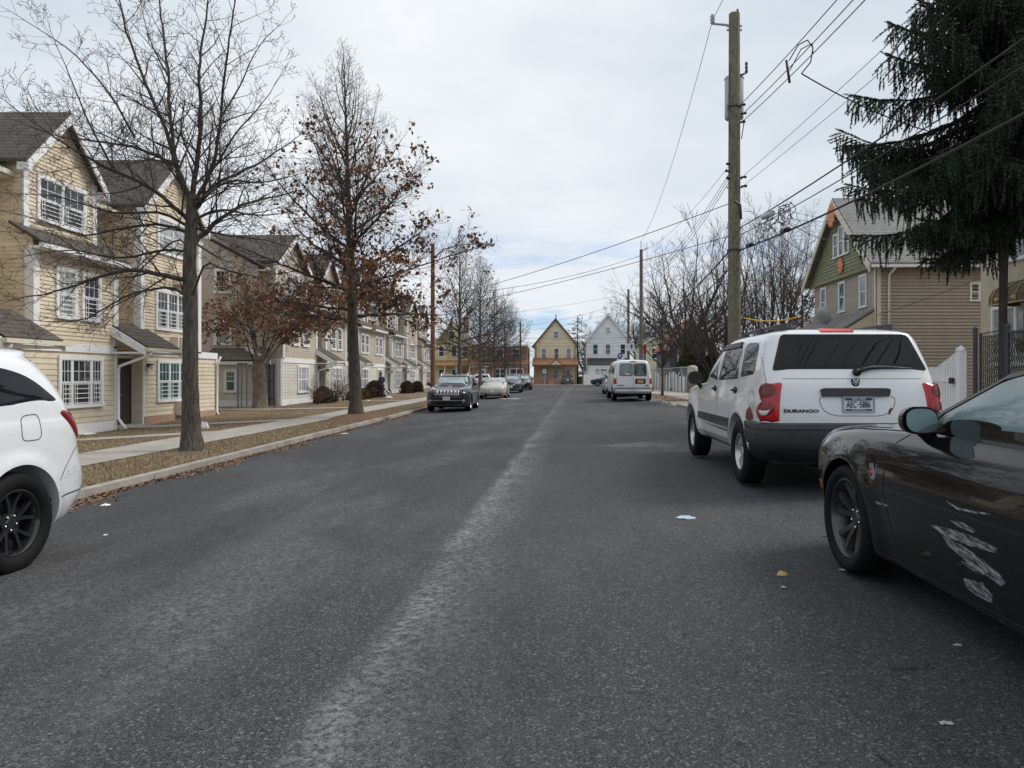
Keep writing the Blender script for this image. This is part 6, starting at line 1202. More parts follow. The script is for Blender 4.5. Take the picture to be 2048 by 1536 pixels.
def bare_oak():
    root = thing('bare_oak', 'bare oak with a forked crown on the verge, nearest the white SUV', 'tree', (-7.24, 14.1, -.09)); T = Tree(5); r = T.r; Y = 14.1
    trunk(T, [(-7.24, 14.1, -.2), (-7.24, 14.1, .0), (-7.25, 14.1, .3), (-7.26, 14.1, 1.2), (-7.25, 14.1, 2.6), (-7.28, 14.1, 3.6), (-7.25, 14.1, 4.5), (-7.24, 14.1, 5.0)], [.29, .225, .175, .15, .135, .125, .105, .075], 'oak_bark', root, seed=3)
    def limb(px, r0, r1, depth, kids): 
        n = len(px); T.limb([pl(x, y, Y + depth * (i / (n - 1)) ** .9 * (1 + .12 * math.sin(2 * i))) for i, (x, y) in enumerate(px)], r0, r1, kids, 0, OAK)
    limb([(383, 400), (355, 340), (332, 260), (275, 130), (243, 20), (225, -60)], 0.0555, 0.0084, -.8, (.17, 1.35, .5, .06)); limb([(352, 335), (342, 250), (335, 140), (318, 0), (310, -80)], 0.0444, 0.0084, .9, (.22, 1.3, .5, .1))
    limb([(384, 395), (393, 330), (402, 230), (400, 140), (415, 0), (420, -90)], 0.0555, 0.0084, .4, (.17, 1.3, .5, .06)); limb([(392, 400), (425, 330), (440, 240), (452, 130), (470, 0), (480, -70)], 0.0444, 0.0077, -1.0, (.22, 1.3, .5, .1))
    limb([(385, 500), (400, 475), (440, 440), (490, 408), (540, 395), (600, 380)], 0.0629, 0.0084, 1.3, (.22, 1.45, .5, .1)); limb([(378, 560), (350, 556), (300, 545), (245, 540), (180, 560), (100, 585), (10, 600)], 0.0518, 0.0070, -.9, (.17, 1.4, .55, .06))
    limb([(378, 440), (350, 415), (290, 370), (225, 340), (150, 300), (60, 240), (0, 195)], 0.0481, 0.0070, -1.3, (.17, 1.4, .55, .06)); limb([(350, 330), (310, 310), (260, 292), (190, 282), (110, 270), (30, 240)], 0.0407, 0.0070, 1.2, (.17, 1.4, .55, .06))
    limb([(382, 470), (330, 450), (250, 455), (170, 470), (80, 440), (0, 420)], 0.0370, 0.0063, .8, (.17, 1.3, .5, .06)); limb([(385, 425), (430, 370), (490, 340), (560, 300), (600, 270)], 0.0444, 0.0070, .9, (.17, 1.3, .5, .06))
    limb([(384, 415), (450, 365), (520, 365), (590, 350)], 0.0370, 0.0070, -1.2, (.17, 1.3, .5, .06)); limb([(378, 620), (410, 530), (450, 540), (530, 560), (590, 600)], 0.0296, 0.0063, -.8, (.36, 1.1, .45, .2))
    limb([(270, 275), (220, 190), (150, 110), (80, 60), (15, 20)], 0.0259, 0.0056, -.4, (.22, 1.1, .5, .08)); limb([(225, 335), (180, 250), (130, 130), (100, 60)], 0.0259, 0.0056, .5, (.22, 1.1, .5, .08)); limb([(440, 240), (480, 170), (520, 90), (560, 50)], 0.0222, 0.0056, .7, (.22, 1.1, .5, .08))
    limb([(382, 520), (360, 480), (300, 520), (230, 600), (190, 640)], 0.0222, 0.0056, 1.0, (.34, 1.0, .4, .2)); limb([(420, 350), (470, 270), (530, 200), (560, 150)], 0.0259, 0.0056, .2, (.22, 1.1, .5, .08)); limb([(335, 150), (300, 80), (280, 0)], 0.0222, 0.0056, 1.4, (.22, 1.1, .5, .08))
    limb([(380, 505), (330, 500), (240, 515), (130, 500), (20, 520)], .032, .006, .6, (.18, 1.2, .5, .06)); limb([(379, 455), (320, 425), (230, 425), (120, 395), (10, 385)], .034, .006, -.3, (.18, 1.2, .5, .06)); limb([(378, 600), (340, 575), (260, 590), (160, 640), (60, 640)], .03, .006, .5, (.18, 1.2, .5, .06)); limb([(386, 440), (440, 420), (520, 430), (600, 420)], .034, .006, -.4, (.18, 1.2, .5, .06)); limb([(386, 455), (450, 470), (530, 480), (600, 500)], .03, .006, .6, (.18, 1.2, .5, .06))
    T.build(root, 'branch_bark', 'branch_bark', 'twig_bark', 'limbs')
bare_oak()
def pin_oak(name, label, x, y, z0, H, clear, rad, tr, seed, dens=1.0, leaf=None, P=None, group=None, twig='twig_bark', trunkm='oak_bark', lean=(0, 0), lowdroop=-.15, top=.16):
    """straight leader, tiers of branches: level or drooping below, steep above"""
    root = thing(name, label, 'tree', (x, y, z0), group=group); T = Tree(seed); r = T.r; P = P or OAK; c = lambda t: Vector((x + lean[0] * t, y + lean[1] * t, z0 + H * t))
    tt = [0, .01, .03, .08, .2, .35, .5, .7, .85]; trunk(T, [c(t) - Vector((0, 0, .1 if t == 0 else 0)) for t in tt], [tr * k for k in (1.5, 1.35, 1.12, 1.0, .9, .75, .58, .32, .16)], trunkm, root, 12, seed=seed)
    T.limb([c(.82), c(.92), c(1.0)], tr * .2, .008, (.3, .6, .3, .2), 1, P); h = clear; az = r.uniform(0, 6.28); lp = []
    while h < H * .95:
        t = (h - clear) / (H - clear); L = rad * (1 - t) ** .75 * (1.0 if t > .06 else .85) * r.uniform(.75, 1.12) + .35; el = lowdroop + 1.25 * t ** .75; az += 2.4 + r.uniform(-.35, .35); p = c(h / H); d = Vector((math.cos(az), math.sin(az), 0)); br = max(.012, tr * .36 * (1 - t) ** .8 * r.uniform(.7, 1.2)); pts = [p]; e = el + .25
        for k in range(4): e += (.06 + .14 * t) * (k > 0) - (.08 if t < .15 else 0); pts.append(pts[-1] + (d * math.cos(e) + Vector((0, 0, math.sin(e)))) * L / 4 + Vector((r.gauss(0, .06), r.gauss(0, .06), 0)))
        n0 = len(T.tips); T.limb(pts, br, max(.006, br * .22), (.21 / dens, L * .42, L * .2, .14), 1, P); h += (.16 if t < .5 else .20) / dens * r.uniform(.7, 1.3) * (H / 11)
        if leaf: lp += [(q, az, t) for q, _ in T.tips[n0:]]
    T.build(root, 'branch_bark', 'branch_bark', twig, 'limbs'); return root, T, lp
# second oak, keeps brown leaves low and on its right side
root, T, lp = pin_oak('oak_with_leaves', 'conical oak still holding brown leaves, on the mulch mound', -7.1, 25.2, .04, 13.0, 3.3, 4.4, .21, 21, 1.05, True, lean=(-.45, .0)); r = random.Random(4); sel = []
for (q, az, t) in lp:
    k = .02 + .30 * max(0, (q[0] + 6.6) / 3.2) * (1.1 - t) + (.42 if t < .10 else .0) + (.10 if .10 <= t < .5 else 0)
    cl = math.sin(q[0] * 3.1 + 1) * math.sin(q[1] * 2.7) * math.sin(q[2] * 3.3)
    if q[2] < 10.6 and r.random() < k * max(0, .22 + 1.7 * cl): sel.append(q)
leaves(root, sel, 'oak_leaf', .15, 5, .09, 3)
# burly tree between the two rows
def burl():
    x, y, z0 = -14.45, 34.6, -.2; root = thing('burly_tree', 'thick scarred tree with many stems and rusty leaves by the metal gate', 'tree', (x, y, z0)); T = Tree(9); r = T.r
    trunk(T, [(x, y, z0 - .1), (x, y, z0 + .1), (x, y, z0 + .4), (x + .02, y, 1.0), (x - .03, y, 1.7), (x, y, 2.1)], [.5, .38, .33, .31, .32, .2], 'burl_bark', root, 18, .10, seed=7); tp = []
    mk = MB(); mk.add([(x + .05 + .13 * math.cos(a), y - .345, 1.5 + .3 * math.sin(a)) for a in np.linspace(0, 6.28, 16, endpoint=False)], [tuple(range(16))]); mk.v = [(a, b - .03 * abs(a - x) * 0, c) for a, b, c in mk.v]
    for i in range(9):
        az = i * 2.4 + r.uniform(-.4, .4); e = r.uniform(1.05, 1.45); L = r.uniform(3.6, 5.6); d = Vector((math.cos(az), math.sin(az) * .8, 0)); pts = [Vector((x, y, r.uniform(1.5, 2.1))) + d * .15]
        for k in range(4): e += r.uniform(-.16, .10); pts.append(pts[-1] + (d * math.cos(e) + Vector((0, 0, math.sin(e)))) * L / 4)
        rr = r.uniform(.04, .075); T.limb(pts, rr, .010, (.34, 1.0, .4, .3), 0, OAK)
        for k in range(4):                                         # long level boughs that keep their leaves
            a2 = az + r.uniform(-1.3, 1.3); d2 = Vector((math.cos(a2), math.sin(a2) * .8, 0)); q = pts[1 + k % 2].lerp(pts[2 + k % 2], r.random()); e2 = r.uniform(.1, .6); L2 = r.uniform(1.0, 2.9); p2 = [q]
            for g in range(3): p2.append(p2[-1] + (d2 * math.cos(e2) + Vector((0, 0, math.sin(e2)))) * L2 / 3); e2 -= r.uniform(.05, .3)
            n0 = len(T.tips); T.limb(p2, rr * .5, .007, (.22, .8, .35, .2), 1, OAK); tp += [t for t, _ in T.tips[n0:] if r.random() < (.75 if k < 2 else .2)]
    T.build(root, 'burl_bark', 'branch_bark', 'twig_warm', 'limbs'); sel = [q for q in tp if q[2] > 2.9 and r.random() < .38 * (1.6 if math.sin(q[0] * 2.3 + 1) * math.sin(q[2] * 4) > -.1 else .2)]; leaves(root, sel, 'oak_leaf', .15, 6, .11, 5)
burl()
# street trees along the left verge
FAR = dict(ang=46, lift=.12, wig=.12, up=.04, seg=(.5, .36, .28, .25), kids=(1.3, 1.5, 1.2, .7), shr=.55, lev=3, rmin=.008)
for x, y, H, cl, rad, tr, sd, lb in ((-7.05, 52, 12.0, 2.8, 4.4, .17, 31, 'bare street tree just beyond the red-brown lamp pole'), (-7.05, 66, 12.2, 2.8, 5.0, .17, 32, 'bare street tree with the thick double leader, third along the verge'), (-7.05, 81.5, 10.5, 2.4, 5.2, .15, 33, 'bare street tree in front of the brick building windows'), (-6.9, 96, 11.0, 2.4, 5.6, .16, 34, 'farthest bare street tree, beside the thin pole on the left')):
    pin_oak('street_tree', lb, x, y, gzf(x, y), H, cl, rad, tr, sd, .95, P=dict(FAR, rmin=.010), group='bare street trees on the left verge', trunkm='grey_bark', twig='twig_bark')
def spread_tree(name, label, x, y, z0, H, rad, tr, seed, fork=.28, n=9, P=FAR, twig='twig_warm', e0=(.5, 1.3), kid=(.55, .42), squash=1.0, trunkm='oak_bark'):
    root = thing(name, label, 'tree', (x, y, z0)); T = Tree(seed); r = T.r; trunk(T, [(x, y, z0 - .1), (x, y, z0 + .2), (x, y, z0 + H * fork * .6), (x, y, z0 + H * fork)], [tr * 1.5, tr * 1.15, tr, tr * .8], trunkm, root, 12, seed=seed)
    for i in range(n):
        az = i * 2.4 + r.uniform(-.3, .3); e = r.uniform(*e0); d = Vector((math.cos(az), math.sin(az), 0)); L = min(rad / max(.25, math.cos(e)), H * (1 - fork) / max(.3, math.sin(e))) * r.uniform(.85, 1.1); pts = [Vector((x, y, z0 + H * fork * r.uniform(.75, 1.0)))]
        for k in range(5): e += r.uniform(-.08, .16); pts.append(pts[-1] + (d * math.cos(e) + Vector((0, 0, math.sin(e)))) * L / 5 + Vector((r.gauss(0, .1), r.gauss(0, .1), 0)))
        T.limb(pts, tr * r.uniform(.4, .6), .02, (kid[0], L * kid[1], L * .22, .2), 0, P)
    T.build(root, trunkm, 'branch_bark', twig, 'limbs'); return root
BIG = dict(ang=42, lift=.10, wig=.13, up=.03, seg=(.9, .6, .42, .36), kids=(1.5, 1.7, 1.6, 1.0), shr=.58, lev=3, rmin=.010)
spread_tree('street_tree', 'small bare street tree beside the white van', 6.25, 41.7, .23, 5.4, 2.0, .075, 41, .36, 12, dict(FAR, rmin=.006, lift=.2, up=.06), 'twig_warm', (.6, 1.4), (.3, .42))
spread_tree('spreading_tree', 'large spreading bare tree with dark crooked limbs behind the hedge', 11.3, 62, .3, 11.0, 6.8, .42, 51, .28, 12, BIG, 'twig_warm', (.35, 1.3))
MUL = dict(FAR, ang=30, lift=.25, up=.05, rmin=.007)
spread_tree('multi_stem_tree', 'many stemmed bare tree just left of the near utility pole', 7.9, 33.5, .25, 6.6, 2.6, .085, 52, .06, 13, MUL, 'twig_bark', (.85, 1.45), (.5, .34))
spread_tree('multi_stem_tree', 'tall vase shaped bare tree between the utility pole and the tan house', 12.6, 42, .3, 8.8, 3.6, .12, 53, .10, 12, dict(MUL, rmin=.008), 'twig_bark', (.9, 1.5), (.7, .34))
spread_tree('bare_tree', 'bare tree left of the vase shaped tree, behind the grey house', 13.5, 57, .3, 9.0, 4.0, .2, 54, .2, 12, FAR, 'twig_warm', (.6, 1.4))
spread_tree('bare_tree', 'pale bare tree showing above the tan house gable edge', 19.5, 60, .3, 13.5, 4.5, .22, 55, .25, 11, BIG, 'twig_warm', (.7, 1.4))
spread_tree('bare_tree', 'bare tree with one tall crooked stem behind the white house', 8.6, 128, .1, 14.5, 4.5, .3, 56, .3, 9, dict(BIG, rmin=.016), 'twig_bark', (.6, 1.4))
spread_tree('bare_tree', 'wide bare tree behind the white house, right of its gable', 14.5, 124, .1, 12.5, 6, .3, 57, .3, 11, dict(BIG, rmin=.016), 'twig_bark', (.5, 1.3))
spread_tree('bare_tree', 'bare tree between the yellow house and the white house', 4.9, 126, .1, 9.0, 4, .22, 58, .3, 9, dict(BIG, rmin=.016), 'twig_warm', (.5, 1.3))
spread_tree('bare_tree', 'bare tree rising behind the gap between the cream and beige row houses', -24.5, 46, -.1, 14.0, 5, .3, 59, .3, 11, BIG, 'twig_bark', (.5, 1.3))
# conifers
def needle_cloud(root, P, D, m, size, seed, name='foliage', per=9):
    """needle sprigs: a spine with flat needles all round, hung from the points"""
    r = np.random.default_rng(seed); P = np.asarray(P, float); D = np.asarray(D, float); D /= np.linalg.norm(D, axis=1)[:, None]; n = len(P); L = size * r.uniform(.6, 1.35, n)
    a = r.normal(0, 1, (n, 3)); U = np.cross(D, a); U /= np.linalg.norm(U, axis=1)[:, None]; W_ = np.cross(D, U); Vs = []
    for k in range(per):
        t = (k + .3) / per; an = 2.4 * k; e = U * math.cos(an) + W_ * math.sin(an); b = P + D * (L * t)[:, None]; w = (L * .085)[:, None]; q = np.cross(D, e); tip = b + (e * .62 + D * .78) * (L * .30 * (1.15 - .5 * t))[:, None]; Vs.append(np.stack([b - q * w, b + q * w, tip], 1))
    V = np.stack(Vs, 1).reshape(-1, 3); return np_mesh(name, V, np.arange(len(V)).reshape(-1, 3), [m], root)
def spruce():
    x, y, z0, H = 10.7, 17.0, .3, 15.8; root = thing('spruce', 'tall dark spruce with drooping branches in the yard on the right', 'tree', (x, y, z0)); T = Tree(77); r = T.r
    trunk(T, [(x, y, z0 - .1), (x, y, z0 + .2), (x, y, 3), (x + .1, y, 8), (x, y, 13)], [.16, .11, .09, .10, .07], 'branch_bark', root, 12, seed=2); P = []; D = []; h = 4.75; az = 0.3
    while h < H * .93:
        t = (h - 4.75) / (H - 4.75); L = float(np.interp(h, [4.75, 5.3, 6.0, 7.0, 8.8, 10.6, 15.5], [1.7, 2.5, 3.6, 4.3, 3.1, 2.0, .3])) * r.uniform(.7, 1.08)
        az += 2.4 + r.uniform(-.4, .4); d = Vector((math.cos(az), math.sin(az), 0)); p = Vector((x, y, h)); pts = [p]; e = -.10 - .28 * (1 - t) + r.uniform(-.34, .30)
        for k in range(5): pts.append(pts[-1] + (d * math.cos(e) + Vector((0, 0, math.sin(e)))) * L / 5); e += .16
        T.limb(pts, .045 * (1 - t) + .012, .008, None); n = int(L / .13); side = d.cross(Vector((0, 0, 1)))
        for i in range(n):
            u = (i + .5) / n
            if u < .02: continue
            f = u * 5; j = min(4, int(f)); c = pts[j].lerp(pts[j + 1], f - j)
            for s_ in (-1, 1):
                bl = (.22 + .95 * math.sin(math.pi * min(1, u * .8 + .1)) * (1 - u * .45)) * r.uniform(.6, 1.15) * min(1, L / 2.2); bd = (side * s_ * .9 + d * .55 + Vector((0, 0, -.12))).normalized(); q = c.copy(); k = max(2, int(bl / .13))
                for w_ in range(k):
                    bd = (bd + Vector((r.gauss(0, .06), r.gauss(0, .06), -.10))).normalized(); q2 = q + bd * bl / k; T.put(q, q2, .006, .004); q = q2; P.append(q - bd * .04); D.append(bd)
                    if r.random() < .7:                           # hanging curtain shoots
                        hl = r.uniform(.1, .7 if h > 5.6 else .45) * (1.0 if (i // 3 + int(h * 7)) % 3 else .35) * (1.1 - .6 * t); hd = Vector((r.gauss(0, .12), r.gauss(0, .12), -1)).normalized()
                        for g in range(max(1, int(hl / .14))): P.append(q + hd * .14 * g); D.append(hd)
            P.append(c); D.append((pts[j + 1] - pts[j]).normalized() + Vector((0, 0, .1)))
        for g in range(3): P.append(pts[-1] - (pts[-1] - pts[-2]) * .12 * g); D.append((pts[-1] - pts[-2]).normalized())
        h += .08 * r.uniform(.4, 1.7)
    T.build(root, 'oak_bark', 'branch_bark', 'branch_bark', 'limbs'); needle_cloud(root, P, D, 'spruce_needle', .23, 3, per=12); print('sprigs', len(P))
spruce()
def small_conifer(label, x, y, z0, H, rad, seed, m='evergreen', gap=.4):
    root = thing('conifer', label, 'tree', (x, y, z0)); T = Tree(seed); r = T.r; trunk(T, [(x, y, z0), (x, y, z0 + H * .5), (x, y, z0 + H)], [.2, .12, .03], 'oak_bark', root, 8, seed=seed); P = []; D = []; h = z0 + H * .15; az = 0
    while h < z0 + H * .98:
        t = (h - z0) / H; L = rad * (1 - t) ** .7 * r.uniform(.5, 1.15) + .2; az += 2.4 + r.uniform(-.4, .4); e = .1 + r.uniform(-.2, .25); d = Vector((math.cos(az) * math.cos(e), math.sin(az) * math.cos(e), math.sin(e))); p = Vector((x, y, h)); T.put(p, p + d * L, .03, .012)
        for i in range(int(L / .16)):
            if r.random() < gap: continue
            c = p + d * L * r.uniform(.25, 1); P.append(c + Vector((r.gauss(0, .18), r.gauss(0, .18), r.gauss(0, .1)))); D.append((d + Vector((r.gauss(0, .6), r.gauss(0, .6), r.gauss(-.1, .4)))))
        h += .17 * r.uniform(.6, 1.4)
    T.build(root, 'oak_bark', 'branch_bark', 'branch_bark', 'limbs'); needle_cloud(root, P, D, m, .6, seed)
small_conifer('green conifer showing behind the right side of the yellow house', 3.6, 119, .1, 11.5, 3.2, 61, gap=.25)
small_conifer('dark ragged evergreen left of the tan house gable', 17.0, 49, .3, 7.4, 2.0, 62, 'spruce_needle', .2)
# shrubs on the left lawn
def clump(name, label, x, y, z0, rx, ry, h, m, seed, n=2600, box=False, size=.05, group=None):
    root = thing(name, label, 'shrub', (x, y, z0), group=group); r = np.random.default_rng(seed); a = r.uniform(0, 2 * np.pi, n); q = r.uniform(.0, 1, n) ** .35; u = r.uniform(-.15, 1, n); w = np.sqrt(np.clip(1 - np.clip(u, 0, 1) ** (4 if box else 2.2), 0.02, 1)) * q * (1 + .07 * np.sin(5 * a + 3 * u) + r.normal(0, .03, n)); C = np.stack([x + rx * w * np.cos(a), y + ry * w * np.sin(a), z0 + .06 + np.clip(u, 0, 1) * h], 1)
    leaves(root, C, m, size * 1.6, 2, size * .6, seed, 'foliage', 0); T = Tree(seed)
    for i in range(14):
        t = i * 2.4; T.put(Vector((x + .06 * math.cos(t), y + .06 * math.sin(t), z0 - .05)), Vector((x + rx * .7 * math.cos(t), y + ry * .7 * math.sin(t), z0 + h * .75)), .014, .006)
    T.build(root, 'branch_bark', 'branch_bark', 'branch_bark', 'stems')
def twig_shrub(label, x, y, z0, h, rad, seed, n=26, tw='twig_warm'):
    root = thing('twiggy_shrub', label, 'shrub', (x, y, z0)); T = Tree(seed); r = T.r
    for i in range(n):
        az = i * 2.4; e = r.uniform(.75, 1.45); d = Vector((math.cos(az) * math.cos(e), math.sin(az) * math.cos(e), math.sin(e))); T.grow(Vector((x, y, z0 - .03)), d, h * r.uniform(.8, 1.15), .014, 2, dict(FAR, rmin=.006, kids=(1, 1, 1.3, .8), lev=3, up=.02))
    T.build(root, 'branch_bark', tw, tw, 'stems')
clump('evergreen_hedge', 'broad dark evergreen behind the bare chain-link fence, left part', 10.9, 57, .25, 1.5, 1.8, 3.4, 'evergreen', 63, 7000, False, .09); clump('evergreen_hedge', 'broad dark evergreen in front of the grey house, right part', 13.2, 59, .25, 1.6, 1.8, 3.0, 'evergreen', 64, 7000, False, .09); clump('evergreen_hedge', 'low dark evergreen behind the rounded pillar', 12.3, 50, .25, 1.0, 1.1, 2.2, 'evergreen', 65, 4000, False, .08)
twig_shrub('bare pruned shrub below the first beige ground floor window', -12.9, 38.4, -.12, 1.1, .9, 71, 40); twig_shrub('bare pruned shrub right of the dark evergreen clump', -12.9, 41.6, -.12, 1.15, .9, 72, 40); twig_shrub('tall thin bare shrub at the second beige doorway', -12.9, 43.0, -.12, 2.0, .7, 73, 14)
clump('evergreen_shrub', 'dark green shrub between two bare pruned shrubs', -13.1, 40.0, -.12, .55, .7, .85, 'evergreen', 74); clump('hedge', 'brown clipped hedge left of the second oak', -12.6, 45.2, -.12, .6, 1.5, .62, 'olive_hedge', 75, 4200, True); clump('hedge', 'brown clipped hedge right of the second oak, by the person', -13.0, 48.6, -.12, .55, 1.6, .62, 'brown_hedge', 76, 4600, True)
clump('round_shrub', 'large round dark shrub right behind the person', -13.3, 52.2, -.12, .7, .9, 1.1, 'brown_hedge', 77, 3600, True); clump('round_shrub', 'round dark shrub left of the pair by the lamp pole', -12.9, 61.5, -.1, .55, .9, 1.0, 'brown_hedge', 78, 3000, True); clump('round_shrub', 'round dark shrub nearest the red-brown lamp pole', -12.9, 66.0, -.1, .55, .9, .95, 'brown_hedge', 79, 3000, True)
# ---------------------------------------------------------------- poles, wires, street furniture
def pole(name, label, x, y, z0, z1, r0, r1, m, n=14):
    root = thing(name, label, 'pole', (x, y, z0)); mb = MB(); k = 10; mb.tube([(x, y, z0 - .2 + (z1 - z0 + .2) * i / k) for i in range(k + 1)], [r0 + (r1 - r0) * i / k for i in range(k + 1)], n); mb.build('shaft', m, root, sharp=60); return root
PX, PY = 5.40, 21.5
zp = lambda py: CZ + (VY - py) * PY / F
p0 = pole('utility_pole', 'thick greenish wooden utility pole carrying a grey transformer', PX, PY, .22, zp(28), .205, .165, 'pole_wood')
m = MB(); m.tube([(PX, PY, zp(52)), (PX - .25, PY, zp(50)), (PX - .70, PY, zp(47))], .035, 8); m.build('bracket', 'metal_grey', p0)
m = MB(); m.lathe([(.03, 0), (.075, .04), (.05, .08), (.085, .14), (.05, .18), (.075, .23), (.03, .30)], (PX - .66, PY, zp(48)), 'z', 12); m.build('insulator', 'porcelain', p0, smooth=True)
m = MB(); m.lathe([(.02, 0), (.05, .03), (.03, .09), (.04, .14)], (PX + .1, PY, zp(28)), 'z', 10); m.build('insulator', 'plastic_black', p0, smooth=True)
m = MB(); m.lathe([(.24, 0), (.285, .04), (.285, 1.22), (.30, 1.23), (.30, 1.28), (.2, 1.36), (.06, 1.39)], (PX + .11, PY + .46, zp(228)), 'z', 28); tr_ = m.build('transformer', 'transformer_grey', p0, sharp=50)
m = MB(); m.lathe([(.05, 0), (.07, .08), (.04, .12), (.07, .2), (.04, .24), (.06, .32), (.02, .4)], (PX + .22, PY + .46, zp(228) + 1.36), 'z', 10); m.build('bushing', 'porcelain', tr_, smooth=True)
m = MB(); m.lathe([(.04, 0), (.05, .05), (.03, .1), (.05, .16), (.03, .2), (.05, .28), (.03, .33)], (PX + .42, PY + .2, zp(140)), 'z', 10); m.tube([(PX + .2, PY + .1, zp(148)), (PX + .42, PY + .2, zp(140))], .03, 6); m.build('arrester', 'dark_steel', p0, smooth=True)
for py_, dx_ in ((212, .27), (229, .3), (246, .27), (356, .3), (374, .32), (330, -.24), (344, -.27), (358, -.24)): m = MB(); m.tube([(PX + dx_ * .6, PY - .05, zp(py_)), (PX + dx_, PY - .12, zp(py_))], .03, 6); m.ball((PX + dx_, PY - .12, zp(py_)), .045, 0, 8, 6); m.build('insulator', 'plastic_black', p0, smooth=True)
m = MB()
for z in (52, 60, 210, 222, 357, 375, 455, 500): m.box(PX - .23, PX + .23, PY - .03, PY + .03, zp(z) - .02, zp(z) + .02)
m.build('bolt', 'metal_grey', p0)
m = MB(); m.lathe([(.208, 0), (.212, .02), (.208, .04)], (PX, PY, zp(216)), 'z', 20); m.lathe([(.21, 0), (.214, .02), (.21, .04)], (PX, PY, zp(502)), 'z', 20); m.tube([(PX - .18, PY - .1, zp(130)), (PX - .2, PY - .12, zp(240)), (PX - .17, PY - .14, zp(275))], .015, 5); m.tube([(PX + .2, PY, zp(228)), (PX + .26, PY - .1, zp(250)), (PX + .19, PY - .1, zp(280))], .015, 5); m.tube([(PX - .04, PY - .19, zp(405)), (PX + .14, PY - .17, zp(412)), (PX + .19, PY - .1, zp(440))], .03, 6); m.build('strap', 'dark_steel', p0)
p1 = pole('utility_pole', 'slim brown utility pole behind the white van', 6.0, 50, .25, 10.3, .16, .11, 'pole_brown'); m = MB(); m.tube([(6.0, 50, 10.3), (5.98, 50, 10.9)], .03, 6); m.tube([(6, 50, 10.2), (6.5, 50, 10.45)], .03, 6); m.build('bracket', 'metal_grey', p1)
p2 = pole('utility_pole', 'distant brown utility pole with a white camera box', 7.75, 76, .2, 10.7, .17, .12, 'pole_brown')
p3 = pole('utility_pole', 'thin dark pole in front of the brick building', -5.15, 102.6, .1, 9.2, .15, .12, 'pole_red')
p4 = pole('lamp_pole', 'red-brown wooden pole with a street lamp arm on the left', -7.55, 43.5, -.08, 9.5, .15, .12, 'pole_red')
m = MB(); m.tube([(-7.55, 43.5, 8.6), (-6.9, 43.5, 9.15), (-5.9, 43.5, 9.45), (-4.7, 43.5, 9.5)], .05, 8); m.build('lamp_arm', 'metal_grey', p4, smooth=True)
m = MB(); m.slab([(-4.8, 43.38, 9.42), (-3.75, 43.42, 9.38), (-3.75, 43.58, 9.38), (-4.8, 43.62, 9.42)], (0, 0, .14)); hd = m.build('lamp_head', 'metal_grey', p4); m = MB(); m.lathe([(.05, 0), (.06, .1), (.03, .14)], (-4.25, 43.5, 9.54), 'z', 8); m.build('photocell', 'dark_steel', hd); m = MB(); m.slab([(-4.5, 43.42, 9.385), (-3.85, 43.44, 9.37), (-3.85, 43.56, 9.37), (-4.5, 43.58, 9.385)], (0, 0, .03)); m.build('lamp_lens', 'lamp_glass', hd)
# wires
def wire(label, a, b, sag, r=.009, m='wire_black', name='overhead_wire', n=26, grp='overhead wires'):
    a, b = Vector(a), Vector(b); mb = MB(); mb.tube([a.lerp(b, i / n) - Vector((0, 0, 4 * sag * (i / n) * (1 - i / n))) for i in range(n + 1)], r, 5); o = mb.build(name, m, smooth=True); return tag(o, label, 'wire', grp)
B = lambda dx, z: (5.55 + dx, -17, z)
wire('overhead wire from the pole bracket insulator, rising out of the top of the picture', (PX - .66, PY, zp(40)), B(-.6, 12.4), .7); wire('primary wire from the pole bracket down to the slim brown pole', (PX - .66, PY, zp(40)), (5.98, 50, 10.9), .9)
for k, (py, dx, w) in enumerate(((212, .15, 'upper'), (229, .24, 'middle'), (246, .2, 'lower'))):
    wire(w + ' strand of the three wires leaving the transformer to the upper right', (PX + dx, PY, zp(py)), B(.1 + .12 * k, 9.4 - .2 * k), 1.1, .011)
    wire(w + ' strand of the three wires running from the near pole to the slim pole', (PX - .05 * k, PY, zp(330 + 14 * k)), (6.0, 50, 8.6 - .25 * k), .8)
wire('thin wire just above its twin, from small black insulators on the near pole', (PX + .2, PY, zp(356)), B(.4, 7.6), .5, .006); wire('thin wire just below its twin, from small black insulators on the near pole', (PX + .22, PY, zp(374)), B(.8, 7.3), .5, .006)
wire('thick upper black cable passing in front of the spruce', (PX + .18, PY, zp(455)), B(.2, 6.6), .75, .017); wire('thick lower black cable passing in front of the spruce', (PX + .18, PY, zp(500)), B(.1, 5.6), .9, .023); wire('thinner cable between the two thick cables in front of the spruce', (PX + .18, PY, zp(470)), B(.35, 6.3), .8, .012)
wire('black cable from the near pole down to the slim pole, upper', (PX - .18, PY, zp(505)), (6.0, 50, 4.6), .35, .026); wire('black cable from the near pole down to the slim pole, lower', (PX - .18, PY, zp(540)), (6.0, 50, 4.1), .35, .02)
wire('upper wire crossing the street from the near pole to the lamp pole', (PX - .1, PY, zp(406)), (-7.55, 43.5, 6.1), .25, .013); wire('lower wire crossing the street from the near pole to the lamp pole', (PX - .15, PY, zp(472)), (-7.55, 43.5, 5.5), .2, .011); wire('wire crossing the street from the slim pole to the lamp pole', (6.0, 50, 9.9), (-7.55, 43.5, 6.3), .5, .014)
wire('high wire across the side street above the yellow house', (7.75, 76, 9.4), (-5.15, 102.6, 8.6), .4, .014); wire('second wire across the side street above the yellow house', (7.75, 76, 8.7), (-5.15, 102.6, 8.0), .5, .014); wire('slack wire hanging below the others over the side street', (7.75, 76, 10.2), (-30, 98, 9.5), 1.2, .012)
